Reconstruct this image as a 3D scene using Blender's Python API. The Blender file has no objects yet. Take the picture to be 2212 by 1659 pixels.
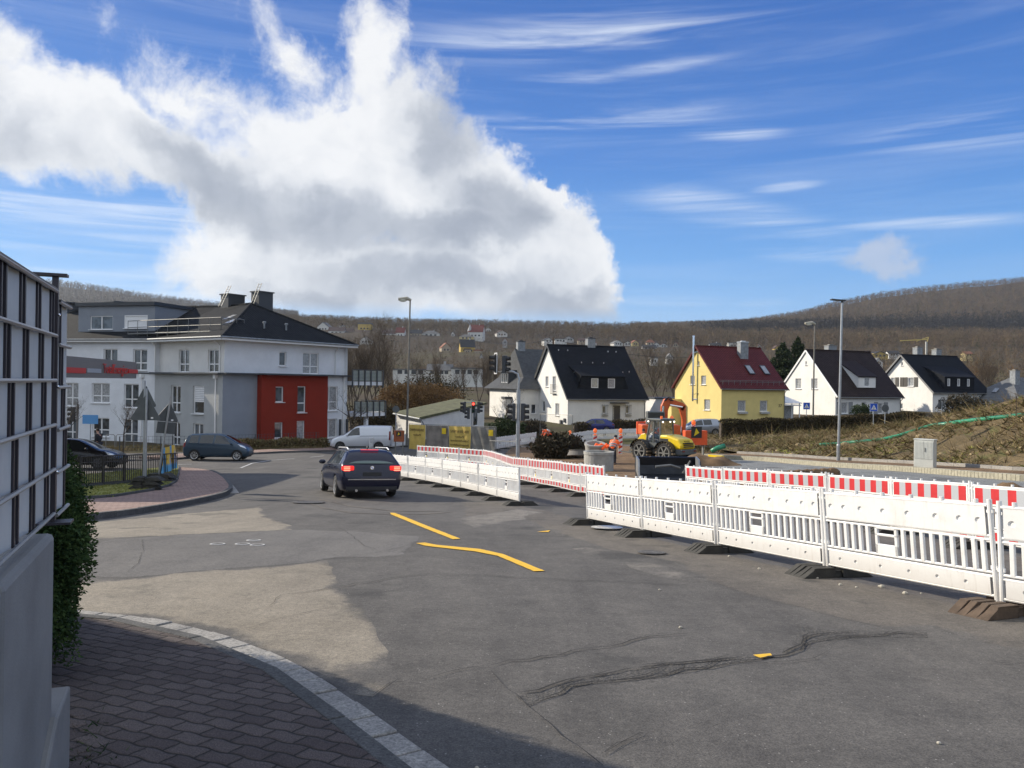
import bpy, bmesh, math, random
import numpy as np
from mathutils import Vector, Matrix
random.seed(7); RNG = np.random.default_rng(11)
R_ = math.radians
scene = bpy.context.scene
COL = scene.collection
# ---------------------------------------------------------------- camera
FPX = 1661.0; ROLL = R_(0.8); EYE = 1.65
cd_ = bpy.data.cameras.new('camera'); cam = bpy.data.objects.new('camera', cd_); COL.objects.link(cam)
cd_.sensor_width = 36; cd_.lens = 36 * FPX / 2212; cd_.clip_start = .05; cd_.clip_end = 9000
CM = Matrix.Rotation(math.pi/2, 3, 'X') @ Matrix.Rotation(ROLL, 3, 'Z')
cam.matrix_world = Matrix.Translation((0, 0, EYE)) @ CM.to_4x4()
scene.camera = cam
# ---------------------------------------------------------------- light
SUN_EL = R_(25); SUN_H = Vector((-.90, .436, 0)).normalized()
SUN = Vector((SUN_H.x*math.cos(SUN_EL), SUN_H.y*math.cos(SUN_EL), math.sin(SUN_EL)))
sl = bpy.data.lights.new('sun', 'SUN'); so = bpy.data.objects.new('sun', sl); COL.objects.link(so)
sl.energy = 5.0; sl.angle = R_(.5); sl.color = (1, .90, .74)
so.rotation_euler = SUN.to_track_quat('Z', 'Y').to_euler()
world = bpy.data.worlds.new("World"); scene.world = world; world.use_nodes = True
scene.view_settings.view_transform = 'Standard'; scene.view_settings.look = 'None'
scene.view_settings.exposure = 0.32; scene.view_settings.gamma = 1
cy = scene.cycles
cy.use_denoising = True; cy.max_bounces = 6; cy.diffuse_bounces = 3; cy.glossy_bounces = 3
cy.transmission_bounces = 4; cy.transparent_max_bounces = 12; cy.volume_bounces = 0
cy.caustics_reflective = False; cy.caustics_refractive = False
cy.sample_clamp_indirect = 6

# ---------------------------------------------------------------- pixel <-> place helpers (2212 px wide survey of the photo)
def ray(u, v): return CM @ Vector(((u-1106)/FPX, -(v-829.5)/FPX, -1))
def at(u, v, D):
    r = ray(u, v); return r*(D/r.y) + Vector((0, 0, EYE))
PY = [(-40,1.60),(0,1.60),(7,2.06),(15.4,2.80),(23,3.45),(35,4.25),(46,4.8),(58,5.12),(75,5.2),(95,4.95),(125,4.6),(160,3.5)]
_n = len(PY); _d = [(PY[i+1][1]-PY[i][1])/(PY[i+1][0]-PY[i][0]) for i in range(_n-1)]
_m = [_d[0]] + [((_d[i-1]+_d[i])/2 if _d[i-1]*_d[i] >= 0 else 0) for i in range(1, _n-1)] + [_d[-1]]
def prof(t):
    if t <= PY[0][0]: return PY[0][1]
    if t >= PY[-1][0]: return PY[-1][1]
    for i in range(_n-1):
        if t <= PY[i+1][0]:
            h = PY[i+1][0]-PY[i][0]; s = (t-PY[i][0])/h
            return ((2*s**3-3*s*s+1)*PY[i][1]+(s**3-2*s*s+s)*h*_m[i]+(-2*s**3+3*s*s)*PY[i+1][1]+(s**3-s*s)*h*_m[i+1])
def sstep(a, b, x):
    t = min(1, max(0, (x-a)/(b-a))); return t*t*(3-2*t)
def G(x, y):
    c = 0
    if x > 0:
        w = 1-sstep(45, 90, y); c = w*.033*x*sstep(8, 35, y)+(1-w)*.0012*min(x, 40)**2
    return EYE-prof(y)+c
def GP(u, v):
    r = ray(u, v); o = Vector((0, 0, EYE)); t = 1.
    while t < 400:
        p = o+r*t
        if p.z < G(p.x, p.y): break
        t *= 1.02
    a, b = t/1.02, t
    for _ in range(30):
        m = (a+b)/2; p = o+r*m
        if p.z < G(p.x, p.y): b = m
        else: a = m
    return o+r*a
def lerp(a, b, t): return a+(b-a)*t
def V(*a): return Vector(a)

# ---------------------------------------------------------------- objects: naming and tagging
def tag(o, label=None, cat=None, group=None, kind=None):
    if label: o['label'] = label
    if cat: o['category'] = cat
    if group: o['group'] = group
    if kind: o['kind'] = kind
    return o
def thing(name, label, cat, loc=(0,0,0), rz=0, group=None):
    o = bpy.data.objects.new(name, None); COL.objects.link(o); o.empty_display_size = .2
    o.location = loc; o.rotation_euler = (0, 0, rz)
    return tag(o, label, cat, group)
def copy_tree(o, loc=None, rz=None, label=None, parent=None):
    c = o.copy(); COL.objects.link(c)
    if parent is not None: c.parent = parent
    if loc is not None: c.location = loc
    if rz is not None: c.rotation_euler = (0, 0, rz)
    if label: c['label'] = label
    for ch in list(o.children): copy_tree(ch, parent=c)
    return c

class MB:
    """collects faces, links them as ONE mesh object"""
    def __init__(s): s.v = []; s.f = []; s.m = []; s.mi = 0; s.M = Matrix.Identity(4); s.sm = []; s.smooth = False
    def vert(s, p): s.v.append(tuple(s.M @ Vector(p))); return len(s.v)-1
    def face(s, idx): s.f.append(tuple(idx)); s.m.append(s.mi); s.sm.append(s.smooth)
    def poly(s, pts): s.face([s.vert(p) for p in pts])
    def box(s, c, size, rz=0, rx=0, ry=0):
        hx, hy, hz = size[0]/2, size[1]/2, size[2]/2
        T = Matrix.Translation(Vector(c)) @ Matrix.Rotation(rz,4,'Z') @ Matrix.Rotation(ry,4,'Y') @ Matrix.Rotation(rx,4,'X')
        i = [s.vert(T @ Vector((x*hx, y*hy, z*hz))) for x in (-1,1) for y in (-1,1) for z in (-1,1)]
        for q in ((0,1,3,2),(4,6,7,5),(0,4,5,1),(2,3,7,6),(0,2,6,4),(1,5,7,3)): s.face([i[k] for k in q])
    def bx(s, a, b):
        s.box([(a[k]+b[k])/2 for k in range(3)], [abs(b[k]-a[k]) for k in range(3)])
    def beam(s, p, q, w, h=None, up=(0,0,1)):
        p = Vector(p); q = Vector(q); h = h or w; d = (q-p)
        if d.length < 1e-6: return
        d.normalize(); up = Vector(up)
        if abs(d.dot(up)) > .98: up = Vector((0,1,0))
        a = d.cross(up).normalized()*w/2; b = a.cross(d).normalized()*h/2
        i = [s.vert(c+x*a+y*b) for c in (p, q) for x, y in ((-1,-1),(1,-1),(1,1),(-1,1))]
        for q_ in ((3,2,1,0),(4,5,6,7),(0,1,5,4),(1,2,6,5),(2,3,7,6),(3,0,4,7)): s.face([i[k] for k in q_])
    def tube(s, pts, r, n=8, cap=True):
        pts = [Vector(p) for p in pts]; k = len(pts)
        rs = r if isinstance(r, (list, tuple)) else [r]*k
        rings = []; a = None
        for j in range(k):
            d = (pts[min(j+1,k-1)]-pts[max(j-1,0)]);
            if d.length < 1e-9: d = Vector((0,0,1))
            d.normalize()
            if a is None:
                up = Vector((0,0,1)) if abs(d.z) < .95 else Vector((1,0,0)); a = d.cross(up).normalized()
            else:
                a = a-d*a.dot(d)
                a = a.normalized() if a.length > 1e-6 else d.orthogonal().normalized()
            b = d.cross(a)
            rings.append([s.vert(pts[j]+(a*math.cos(2*math.pi*t/n)+b*math.sin(2*math.pi*t/n))*rs[j]) for t in range(n)])
        for j in range(k-1):
            for t in range(n): s.face((rings[j][t], rings[j][(t+1)%n], rings[j+1][(t+1)%n], rings[j+1][t]))
        if cap: s.face(rings[0][::-1]); s.face(rings[-1])
    def cyl(s, c, r, h, n=16, r2=None, axis='Z'):
        c = Vector(c); d = {'X':V(1,0,0),'Y':V(0,1,0),'Z':V(0,0,1)}[axis]
        s.tube([c, c+d*h], [r, r if r2 is None else r2], n)
    def lathe(s, pr, n=16, c=(0,0,0)):
        c = Vector(c); rings = [[s.vert(c+Vector((r*math.cos(2*math.pi*t/n), r*math.sin(2*math.pi*t/n), z))) for t in range(n)] for r, z in pr]
        for j in range(len(pr)-1):
            for t in range(n): s.face((rings[j][t], rings[j][(t+1)%n], rings[j+1][(t+1)%n], rings[j+1][t]))
    def ball(s, c, r, n=10, sc=(1,1,1)):
        c = Vector(c); rings = []
        for j in range(1, n//2+2):
            th = math.pi*j/(n//2+2)
            rings.append([s.vert(c+Vector((r*sc[0]*math.sin(th)*math.cos(2*math.pi*t/n), r*sc[1]*math.sin(th)*math.sin(2*math.pi*t/n), r*sc[2]*math.cos(th)))) for t in range(n)])
        a = s.vert(c+Vector((0,0,r*sc[2]))); b = s.vert(c-Vector((0,0,r*sc[2])))
        for t in range(n): s.face((a, rings[0][t], rings[0][(t+1)%n])); s.face((b, rings[-1][(t+1)%n], rings[-1][t]))
        for j in range(len(rings)-1):
            for t in range(n): s.face((rings[j][t], rings[j+1][t], rings[j+1][(t+1)%n], rings[j][(t+1)%n]))
    def prism(s, pts, d):
        """closed outline pts extruded by vector d"""
        d = Vector(d); a = [s.vert(p) for p in pts]; b = [s.vert(Vector(p)+d) for p in pts]; n = len(pts)
        s.face(a[::-1]); s.face(b)
        for i in range(n): s.face((a[i], a[(i+1)%n], b[(i+1)%n], b[i]))
    def grid(s, fn, nu, nv):
        i = [[s.vert(fn(a/nu, b/nv)) for a in range(nu+1)] for b in range(nv+1)]
        for b in range(nv):
            for a in range(nu): s.face((i[b][a], i[b][a+1], i[b+1][a+1], i[b+1][a]))
    def build(s, name, mats, parent=None, loc=None, fix=True, uv=True, bevel=0, smooth=None):
        me = bpy.data.meshes.new(name); me.from_pydata(s.v, [], s.f)
        if not isinstance(mats, (list, tuple)): mats = [mats]
        for m in mats: me.materials.append(m)
        me.polygons.foreach_set('material_index', s.m)
        me.polygons.foreach_set('use_smooth', [True]*len(s.f) if smooth else s.sm)
        if fix:
            bm = bmesh.new(); bm.from_mesh(me); bmesh.ops.recalc_face_normals(bm, faces=bm.faces[:]); bm.to_mesh(me); bm.free()
        if uv: auto_uv(me)
        me.update()
        o = bpy.data.objects.new(name, me); COL.objects.link(o)
        if parent is not None: o.parent = parent
        if loc is not None: o.location = loc
        if bevel:
            b = o.modifiers.new('bevel', 'BEVEL'); b.width = bevel; b.segments = 2; b.limit_method = 'ANGLE'; b.angle_limit = R_(35)
        return o
def auto_uv(me):
    uvl = me.uv_layers.new(name='uv'); n = len(me.loops)
    co = np.empty(len(me.vertices)*3, 'f'); me.vertices.foreach_get('co', co); co = co.reshape(-1,3)
    lv = np.empty(n, 'i'); me.loops.foreach_get('vertex_index', lv)
    pn = np.empty(len(me.polygons)*3, 'f'); me.polygons.foreach_get('normal', pn); pn = pn.reshape(-1,3)
    lt = np.empty(len(me.polygons), 'i'); me.polygons.foreach_get('loop_total', lt)
    N = np.repeat(pn, lt, axis=0); U = np.stack([-N[:,1], N[:,0], np.zeros(n)], 1)
    L = np.linalg.norm(U, axis=1); flat = L < .05; U[flat] = (1,0,0); L[flat] = 1; U /= L[:,None]
    W = np.cross(N, U); W[flat] = (0,1,0); P = co[lv]
    uvl.data.foreach_set('uv', np.stack([(P*U).sum(1), (P*W).sum(1)], 1).astype('f').ravel())
def np_mesh(name, verts, quads, mat, parent=None, attr=None, tris=None, smooth=False):
    """big meshes from numpy: verts (n,3), quads (m,4) or tris (m,3); attr = per-vertex float 'rnd'"""
    me = bpy.data.meshes.new(name); F = quads if tris is None else tris; k = F.shape[1]
    me.vertices.add(len(verts)); me.vertices.foreach_set('co', verts.astype('f').ravel())
    me.loops.add(F.size); me.loops.foreach_set('vertex_index', F.astype('i').ravel())
    me.polygons.add(len(F)); me.polygons.foreach_set('loop_start', (np.arange(len(F))*k).astype('i'))
    if attr is not None:
        a = me.attributes.new('rnd', 'FLOAT', 'POINT'); a.data.foreach_set('value', attr.astype('f'))
    if smooth: me.polygons.foreach_set('use_smooth', np.ones(len(F), bool))
    for m in (mat if isinstance(mat, (list, tuple)) else [mat]): me.materials.append(m)
    me.update(calc_edges=True); me.validate()
    o = bpy.data.objects.new(name, me); COL.objects.link(o)
    if parent is not None: o.parent = parent
    return o
def text_mesh(name, body, size, mat, parent=None, loc=(0,0,0), rot=(0,0,0), extrude=.01, mirror=False, align='CENTER', width=None):
    cu = bpy.data.curves.new(name, 'FONT'); cu.body = body; cu.size = size; cu.extrude = extrude; cu.align_x = align; cu.resolution_u = 2
    to = bpy.data.objects.new(name, cu); COL.objects.link(to)
    dg = bpy.context.evaluated_depsgraph_get(); me = bpy.data.meshes.new_from_object(to.evaluated_get(dg)); bpy.data.objects.remove(to)
    me.name = name; me.materials.clear(); me.materials.append(mat)
    o = bpy.data.objects.new(name, me); COL.objects.link(o)
    xs = [v.co.x for v in me.vertices]
    k = 1 if width is None else width/(max(xs)-min(xs))
    for v in me.vertices: v.co.x *= (-k if mirror else k)
    if parent is not None: o.parent = parent
    o.location = loc; o.rotation_euler = rot
    return o

# ---------------------------------------------------------------- materials
class NT:
    def __init__(s, tree): s.t = tree; s.t.nodes.clear()
    def n(s, typ, **k):
        o = s.t.nodes.new(typ)
        for a, b in k.items():
            if a.startswith('i_'):
                key = a[2:]; key = int(key) if key.isdigit() else key
                o.inputs[key].default_value = b
            else: setattr(o, a, b)
        return o
    def l(s, a, b): s.t.links.new(a, b)
    def val(s, sock, x):
        if isinstance(x, (int, float)): sock.default_value = x
        elif isinstance(x, (tuple, list)): sock.default_value = x
        else: s.l(x, sock)
    def math(s, op, a, b=None, c=None, clamp=False):
        o = s.n('ShaderNodeMath', operation=op, use_clamp=clamp); s.val(o.inputs[0], a)
        if b is not None: s.val(o.inputs[1], b)
        if c is not None: s.val(o.inputs[2], c)
        return o.outputs[0]
    def mix(s, f, a, b, blend='MIX'):
        o = s.n('ShaderNodeMix', data_type='RGBA', blend_type=blend); s.val(o.inputs[0], f)
        s.val(o.inputs[6], c4(a) if isinstance(a, tuple) else a); s.val(o.inputs[7], c4(b) if isinstance(b, tuple) else b)
        return o.outputs[2]
    def ramp(s, f, stops, interp='LINEAR'):
        o = s.n('ShaderNodeValToRGB'); s.l(f, o.inputs[0]); cr = o.color_ramp; cr.interpolation = interp
        while len(cr.elements) < len(stops): cr.elements.new(1)
        for e, (p, c) in zip(cr.elements, stops): e.position = p; e.color = c4(c) if isinstance(c, tuple) else (c,c,c,1)
        return o.outputs[0]
    def smooth(s, x, a, b):
        o = s.n('ShaderNodeMapRange', interpolation_type='SMOOTHSTEP'); s.val(o.inputs[0], x); o.inputs[1].default_value = a; o.inputs[2].default_value = b
        return o.outputs[0]
    def noise(s, vec, scale, detail=4, rough=.55, dist=0, dim='3D'):
        o = s.n('ShaderNodeTexNoise', noise_dimensions=dim); s.l(vec, o.inputs['Vector']); o.inputs['Scale'].default_value = scale
        o.inputs['Detail'].default_value = detail; o.inputs['Roughness'].default_value = rough; o.inputs['Distortion'].default_value = dist
        return o
def c4(c): return tuple(c) if len(c) == 4 else (c[0], c[1], c[2], 1)
def mat(name, color, rough=.6, metal=0, noise=0, nscale=3, bump=0, bscale=60, spec=.5, coat=0, emit=None, estr=0, coord='Object', var2=0):
    m = bpy.data.materials.new(name); m.use_nodes = True; t = NT(m.node_tree)
    out = t.n('ShaderNodeOutputMaterial'); b = t.n('ShaderNodeBsdfPrincipled'); t.l(b.outputs[0], out.inputs[0])
    b.inputs['Roughness'].default_value = rough; b.inputs['Metallic'].default_value = metal
    b.inputs['Specular IOR Level'].default_value = spec; b.inputs['Coat Weight'].default_value = coat
    b.inputs['Base Color'].default_value = c4(color)
    if noise or bump:
        tc = t.n('ShaderNodeTexCoord').outputs[coord]
    if noise:
        nz = t.noise(tc, nscale, 5, .6).outputs[0]
        f = t.smooth(nz, .3, .7)
        lo = tuple(c*(1-noise) for c in color[:3]); hi = tuple(min(1, c*(1+noise*.7)) for c in color[:3])
        t.l(t.mix(f, lo, hi), b.inputs['Base Color'])
    if bump:
        bn = t.noise(tc, bscale, 3, .6).outputs[0]; bp = t.n('ShaderNodeBump'); bp.inputs['Strength'].default_value = bump; bp.inputs['Distance'].default_value = .02
        t.l(bn, bp.inputs['Height']); t.l(bp.outputs[0], b.inputs['Normal'])
    if emit: b.inputs['Emission Color'].default_value = c4(emit); b.inputs['Emission Strength'].default_value = estr
    return m
def glass_mat(name, color=(.02,.025,.03), rough=.05, var=True):
    """window: dark interior behind a reflecting pane"""
    m = mat(name, color, rough, spec=.9)
    if var:
        t = NT.__new__(NT); t.t = m.node_tree; b = [n for n in m.node_tree.nodes if n.type == 'BSDF_PRINCIPLED'][0]
        tc = t.n('ShaderNodeTexCoord').outputs['Object']; nz = t.noise(tc, .9, 2).outputs[0]
        t.l(t.mix(t.smooth(nz, .42, .6), color, tuple(c*4+.02 for c in color)), b.inputs['Base Color'])
    return m
def see_glass(name, tint=(.75,.85,.82), alpha=.25):
    m = bpy.data.materials.new(name); m.use_nodes = True; t = NT(m.node_tree)
    out = t.n('ShaderNodeOutputMaterial'); a = t.n('ShaderNodeBsdfTransparent'); a.inputs[0].default_value = c4(tint)
    g = t.n('ShaderNodeBsdfGlossy'); g.inputs['Roughness'].default_value = .03
    fr = t.n('ShaderNodeFresnel'); fr.inputs[0].default_value = 1.5
    f = t.math('ADD', fr.outputs[0], alpha*.25)
    mx = t.n('ShaderNodeMixShader'); t.l(f, mx.inputs[0]); t.l(a.outputs[0], mx.inputs[1]); t.l(g.outputs[0], mx.inputs[2]); t.l(mx.outputs[0], out.inputs[0])
    return m
def tile_mat(name, col, course=.34, pitch=.3, wave=True, rough=.6, var=.25):
    """roof tiles: courses up the slope, pans along it (UV is in metres)"""
    m = bpy.data.materials.new(name); m.use_nodes = True; t = NT(m.node_tree)
    out = t.n('ShaderNodeOutputMaterial'); b = t.n('ShaderNodeBsdfPrincipled'); t.l(b.outputs[0], out.inputs[0]); b.inputs['Roughness'].default_value = rough
    b.inputs['Specular IOR Level'].default_value = .1
    uv = t.n('ShaderNodeTexCoord').outputs['UV']; sx = t.n('ShaderNodeSeparateXYZ'); t.l(uv, sx.inputs[0])
    row = t.math('FRACT', t.math('DIVIDE', sx.outputs[1], course))
    u2 = t.math('DIVIDE', sx.outputs[0], pitch)
    pan = t.math('SINE', t.math('MULTIPLY', u2, 2*math.pi)) if wave else t.math('GREATER_THAN', t.math('FRACT', t.math('ADD', u2, t.math('MULTIPLY', t.math('FLOOR', t.math('DIVIDE', sx.outputs[1], course)), .5))), .06)
    h = t.math('ADD', t.math('MULTIPLY', t.math('SUBTRACT', 1, row), .7), t.math('MULTIPLY', pan, .25 if wave else .15))
    bp = t.n('ShaderNodeBump'); bp.inputs['Strength'].default_value = .9; bp.inputs['Distance'].default_value = .05; t.l(h, bp.inputs['Height']); t.l(bp.outputs[0], b.inputs['Normal'])
    br = t.n('ShaderNodeTexWhiteNoise', noise_dimensions='2D'); cx = t.n('ShaderNodeCombineXYZ'); t.l(t.math('FLOOR', u2), cx.inputs[0]); t.l(t.math('FLOOR', t.math('DIVIDE', sx.outputs[1], course)), cx.inputs[1]); t.l(cx.outputs[0], br.inputs['Vector'])
    nz = t.noise(uv, .8, 5, .65).outputs[0]
    f = t.math('ADD', t.math('MULTIPLY', br.outputs['Value'], .5), t.math('MULTIPLY', t.smooth(nz, .3, .7), .5))
    c = t.mix(f, tuple(x*(1-var) for x in col), tuple(x*(1+var) for x in col))
    edge = t.math('LESS_THAN', row, .12)
    t.l(t.mix(t.math('MULTIPLY', edge, .55), c, tuple(x*.3 for x in col)), b.inputs['Base Color'])
    return m
M = {}
M['white'] = mat('white_plastic', (.80,.80,.79), .45)
def grime(m, col, zmax=.32):
    t = NT.__new__(NT); t.t = m.node_tree; b = [n for n in m.node_tree.nodes if n.type == 'BSDF_PRINCIPLED'][0]
    P = t.n('ShaderNodeTexCoord').outputs['Object']; s = t.n('ShaderNodeSeparateXYZ'); t.l(P, s.inputs[0]); oi = t.n('ShaderNodeObjectInfo')
    ad = t.n('ShaderNodeVectorMath', operation='ADD'); t.l(P, ad.inputs[0]); t.l(oi.outputs['Location'], ad.inputs[1])
    n1 = t.noise(ad.outputs[0], 4, 6, .65).outputs[0]; mp = t.n('ShaderNodeMapping'); t.l(ad.outputs[0], mp.inputs[0]); mp.inputs['Scale'].default_value = (22, 22, 2.5); n2 = t.noise(mp.outputs[0], 1, 4, .6).outputs[0]
    f = t.math('ADD', t.math('MULTIPLY', t.smooth(n1, .45, .75), .22), t.math('MULTIPLY', t.smooth(n2, .52, .8), .22))
    f = t.math('ADD', f, t.math('MULTIPLY', t.smooth(t.math('ADD', s.outputs[2], t.math('MULTIPLY', t.math('SUBTRACT', n1, .5), .4)), zmax, 0), .35), clamp=True)
    t.l(t.mix(f, col, (.36,.31,.25)), b.inputs['Base Color'])

grime(M['white'], (.80,.80,.79))
M['refl_white'] = mat('reflective_silver', (.40,.42,.45), .45)
M['red_stripe'] = mat('reflective_red', (.52,.025,.03), .42, noise=.08, nscale=6)
M['rubber'] = mat('recycled_rubber', (.045,.043,.038), .85, noise=.35, nscale=5, bump=.4)
M['rubber_rust'] = mat('muddy_rubber', (.105,.073,.05), .9, noise=.3, nscale=6, bump=.4)
M['black'] = mat('black_plastic', (.018,.018,.02), .5)
M['tyre'] = mat('tyre_rubber', (.022,.022,.022), .85)
M['steel'] = mat('galvanised_steel', (.42,.44,.46), .38, .75, noise=.12, nscale=5)
M['dsteel'] = mat('dull_grey_steel', (.20,.20,.19), .55, .4, noise=.15)
M['alu'] = mat('bare_aluminium', (.62,.63,.65), .3, .8, noise=.06)
M['anth'] = mat('anthracite_metal', (.045,.05,.058), .5)
M['chrome'] = mat('chrome', (.8,.8,.82), .12, 1)
M['concrete'] = mat('pale_concrete', (.42,.41,.38), .85, noise=.14, nscale=5, bump=.3, bscale=40)
M['pvc'] = mat('white_pvc', (.8,.8,.8), .35)
M['glass'] = glass_mat('window_glass')
M['curtain'] = mat('net_curtain_behind_glass', (.34,.35,.36), .12, noise=.35, nscale=7, spec=.8)
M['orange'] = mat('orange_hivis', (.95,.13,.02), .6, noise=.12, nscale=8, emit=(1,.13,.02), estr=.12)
M['navy'] = mat('dark_navy_cloth', (.018,.02,.03), .85)
M['skin'] = mat('skin', (.45,.26,.19), .6)
M['yellow_m'] = mat('machine_yellow', (.78,.55,.01), .35, noise=.06, coat=.2)
M['orange_m'] = mat('machine_orange', (.62,.11,.02), .42, noise=.15, nscale=4)
M['grey_m'] = mat('machine_grey', (.09,.10,.10), .55, noise=.2)
M['lampglass'] = mat('lamp_cover', (.62,.6,.5), .25)
M['wood'] = mat('brown_wood', (.14,.09,.055), .75, noise=.3, nscale=8)
M['sign_blue'] = mat('sign_blue', (.01,.09,.55), .4)
M['sign_back'] = mat('grey_sign_back', (.10,.11,.115), .55, .3, noise=.12)
M['black_txt'] = mat('black_lettering', (.02,.02,.02), .6)
M['white_txt'] = mat('white_lettering', (.8,.8,.8), .5)
M['brown_txt'] = mat('dark_brown_lettering', (.10,.06,.02), .7)
# ---------------------------------------------------------------- sky: Nishita + clouds by direction
SKY_STR = 0.10
def build_sky():
    t = NT(world.node_tree); out = t.n('ShaderNodeOutputWorld'); bg = t.n('ShaderNodeBackground'); t.l(bg.outputs[0], out.inputs[0])
    bg.inputs[1].default_value = SKY_STR
    sk = t.n('ShaderNodeTexSky', sky_type='NISHITA', sun_disc=False)
    sk.sun_elevation = SUN_EL; sk.sun_rotation = math.atan2(SUN_H.x, SUN_H.y); sk.altitude = 300; sk.air_density = 1.0; sk.dust_density = .05; sk.ozone_density = 3
    hs = t.n('ShaderNodeHueSaturation'); hs.inputs['Saturation'].default_value = 1.16; hs.inputs['Value'].default_value = 1.0; t.l(sk.outputs[0], hs.inputs['Color'])
    GRAD = True
    d = t.n('ShaderNodeTexCoord').outputs['Generated']; s = t.n('ShaderNodeSeparateXYZ'); t.l(d, s.inputs[0])
    az = t.math('ARCTAN2', s.outputs[0], s.outputs[1]); el = t.math('ARCSINE', s.outputs[2])
    cx = t.n('ShaderNodeCombineXYZ'); t.l(az, cx.inputs[0]); t.l(el, cx.inputs[1]); P0 = cx.outputs[0]
    k0 = 1/SKY_STR
    gr = t.ramp(t.smooth(el, -.25, .75), [(0, (.10,.10,.09)), (.16, (.20,.24,.28)), (.22, (.27,.50,.82)), (.36, (.125,.345,.74)), (.55, (.054,.20,.585)), (.75, (.030,.132,.465)), (1, (.022,.10,.38))])
    gs = t.n('ShaderNodeVectorMath', operation='SCALE'); t.l(gr, gs.inputs[0]); gs.inputs[3].default_value = k0
    skyc = t.mix(.82, hs.outputs[0], gs.outputs[0])
    def ae(u, v):
        r = ray(u, v).normalized(); return math.atan2(r.x, r.y), math.asin(r.z)
    # warp for ragged edges
    w1 = t.noise(P0, 5.5, 9, .62); w2 = t.n('ShaderNodeVectorMath', operation='SUBTRACT'); t.l(w1.outputs['Color'], w2.inputs[0]); w2.inputs[1].default_value = (.5,.5,.5)
    w3 = t.n('ShaderNodeVectorMath', operation='SCALE'); t.l(w2.outputs[0], w3.inputs[0]); w3.inputs[3].default_value = .15
    w4 = t.n('ShaderNodeVectorMath', operation='ADD'); t.l(P0, w4.inputs[0]); t.l(w3.outputs[0], w4.inputs[1]); Pw = w4.outputs[0]
    def blob(P, u, v, ru, rv, rot=0, w=1.0):
        a, e = ae(u, v); k = 1/1661*math.cos(a)
        mp = t.n('ShaderNodeMapping', vector_type='TEXTURE'); t.l(P, mp.inputs[0])
        mp.inputs['Location'].default_value = (a, e, 0); mp.inputs['Rotation'].default_value = (0, 0, R_(-rot)); mp.inputs['Scale'].default_value = (ru*k, rv*k, 1)
        ln = t.n('ShaderNodeVectorMath', operation='LENGTH'); t.l(mp.outputs[0], ln.inputs[0])
        return t.math('MULTIPLY', t.math('SUBTRACT', 1, ln.outputs['Value']), w)
    def union(P, bl, k=.25):
        acc = None
        for b in bl:
            x = blob(P, *b); acc = x if acc is None else t.math('SMOOTH_MAX', acc, x, k)
        return acc
    big = union(Pw, [(1010,470,330,190,35),(815,112,72,130,12,.62),(850,315,185,175,30),(1165,600,185,110,10),(860,610,400,95,0),(560,570,210,110,0),
                     (690,360,190,120,35),(100,250,240,130,22),(330,335,190,90,20),(500,430,190,100,25),(470,215,190,55,35,.30),(620,110,160,55,40,.32),(20,90,80,90,0,.45),(1225,540,85,125,-20),(1190,420,40,60,-30),(300,300,160,80,30,.8),(620,470,230,110,20),(760,440,200,120,10),(430,250,120,60,35,.5)], .3)
    # flat base near the ridge
    _, eb = ae(1000, 705); base = t.smooth(t.math('SUBTRACT', el, t.math('MULTIPLY', w1.outputs['Fac'], .02)), eb-.012, eb+.02)
    n1 = t.noise(P0, 13, 12, .66, .35)
    dens = t.math('ADD', big, t.math('MULTIPLY', t.math('SUBTRACT', n1.outputs['Fac'], .5), .95))
    # wispy fibres, rising to the upper left
    mp = t.n('ShaderNodeMapping'); t.l(Pw, mp.inputs[0]); mp.inputs['Rotation'].default_value = (0,0,R_(-40)); mp.inputs['Scale'].default_value = (1, .35, 1)
    fb = t.noise(mp.outputs[0], 22, 8, .65)
    dens = t.math('ADD', dens, t.math('MULTIPLY', t.math('SUBTRACT', fb.outputs['Fac'], .5), .45))
    crisp = t.smooth(az, -.12, .03)
    soft_, hard_ = t.smooth(dens, -.10, .36), t.smooth(dens, -.04, .24)
    a_big = t.math('MULTIPLY', t.math('ADD', t.math('MULTIPLY', soft_, t.math('SUBTRACT', 1, crisp)), t.math('MULTIPLY', hard_, crisp)), t.math('MULTIPLY', base, .95))
    # small cloud on the right
    sc_ = union(Pw, [(1900,553,85,34,4),(1955,562,60,26,0),(1860,556,50,22,0)], .2)
    sd = t.math('ADD', sc_, t.math('MULTIPLY', t.math('SUBTRACT', n1.outputs['Fac'], .5), .7))
    a_small = t.math('MULTIPLY', t.smooth(sd, -.05, .75), .62)
    # cirrus streaks
    mc = t.n('ShaderNodeMapping'); t.l(P0, mc.inputs[0]); mc.inputs['Scale'].default_value = (1.2, 21, 1); mc.inputs['Rotation'].default_value = (0,0,R_(3))
    ci = t.noise(mc.outputs[0], 1.5, 9, .62, .6)
    reg = union(P0, [(1270,265,330,34,-2),(1580,285,120,18,4),(2080,285,260,36,2),(1700,404,75,11,-2),(1480,516,250,14,0),(1560,455,260,40,14),(1450,650,160,13,0),(1650,655,70,11,0),(300,470,520,150,4),(200,640,420,60,0),(150,560,400,60,0),(1250,70,420,50,-4),(1780,540,160,26,2),(1990,480,220,16,2),(1250,170,330,16,-5)], .15)
    cirr = t.math('MULTIPLY', t.smooth(ci.outputs['Fac'], .38, .78), t.smooth(reg, -.25, .75))
    veil = t.math('MULTIPLY', t.smooth(ci.outputs['Fac'], .42, .85), .16)
    a_ci = t.math('ADD', t.math('MULTIPLY', cirr, .66), veil, clamp=True)
    # light and grey inside the cloud: thick places away from the sun go grey, thin rims stay white
    off = t.n('ShaderNodeVectorMath', operation='ADD'); t.l(Pw, off.inputs[0]); off.inputs[1].default_value = (.02, -.018, 0)
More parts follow.
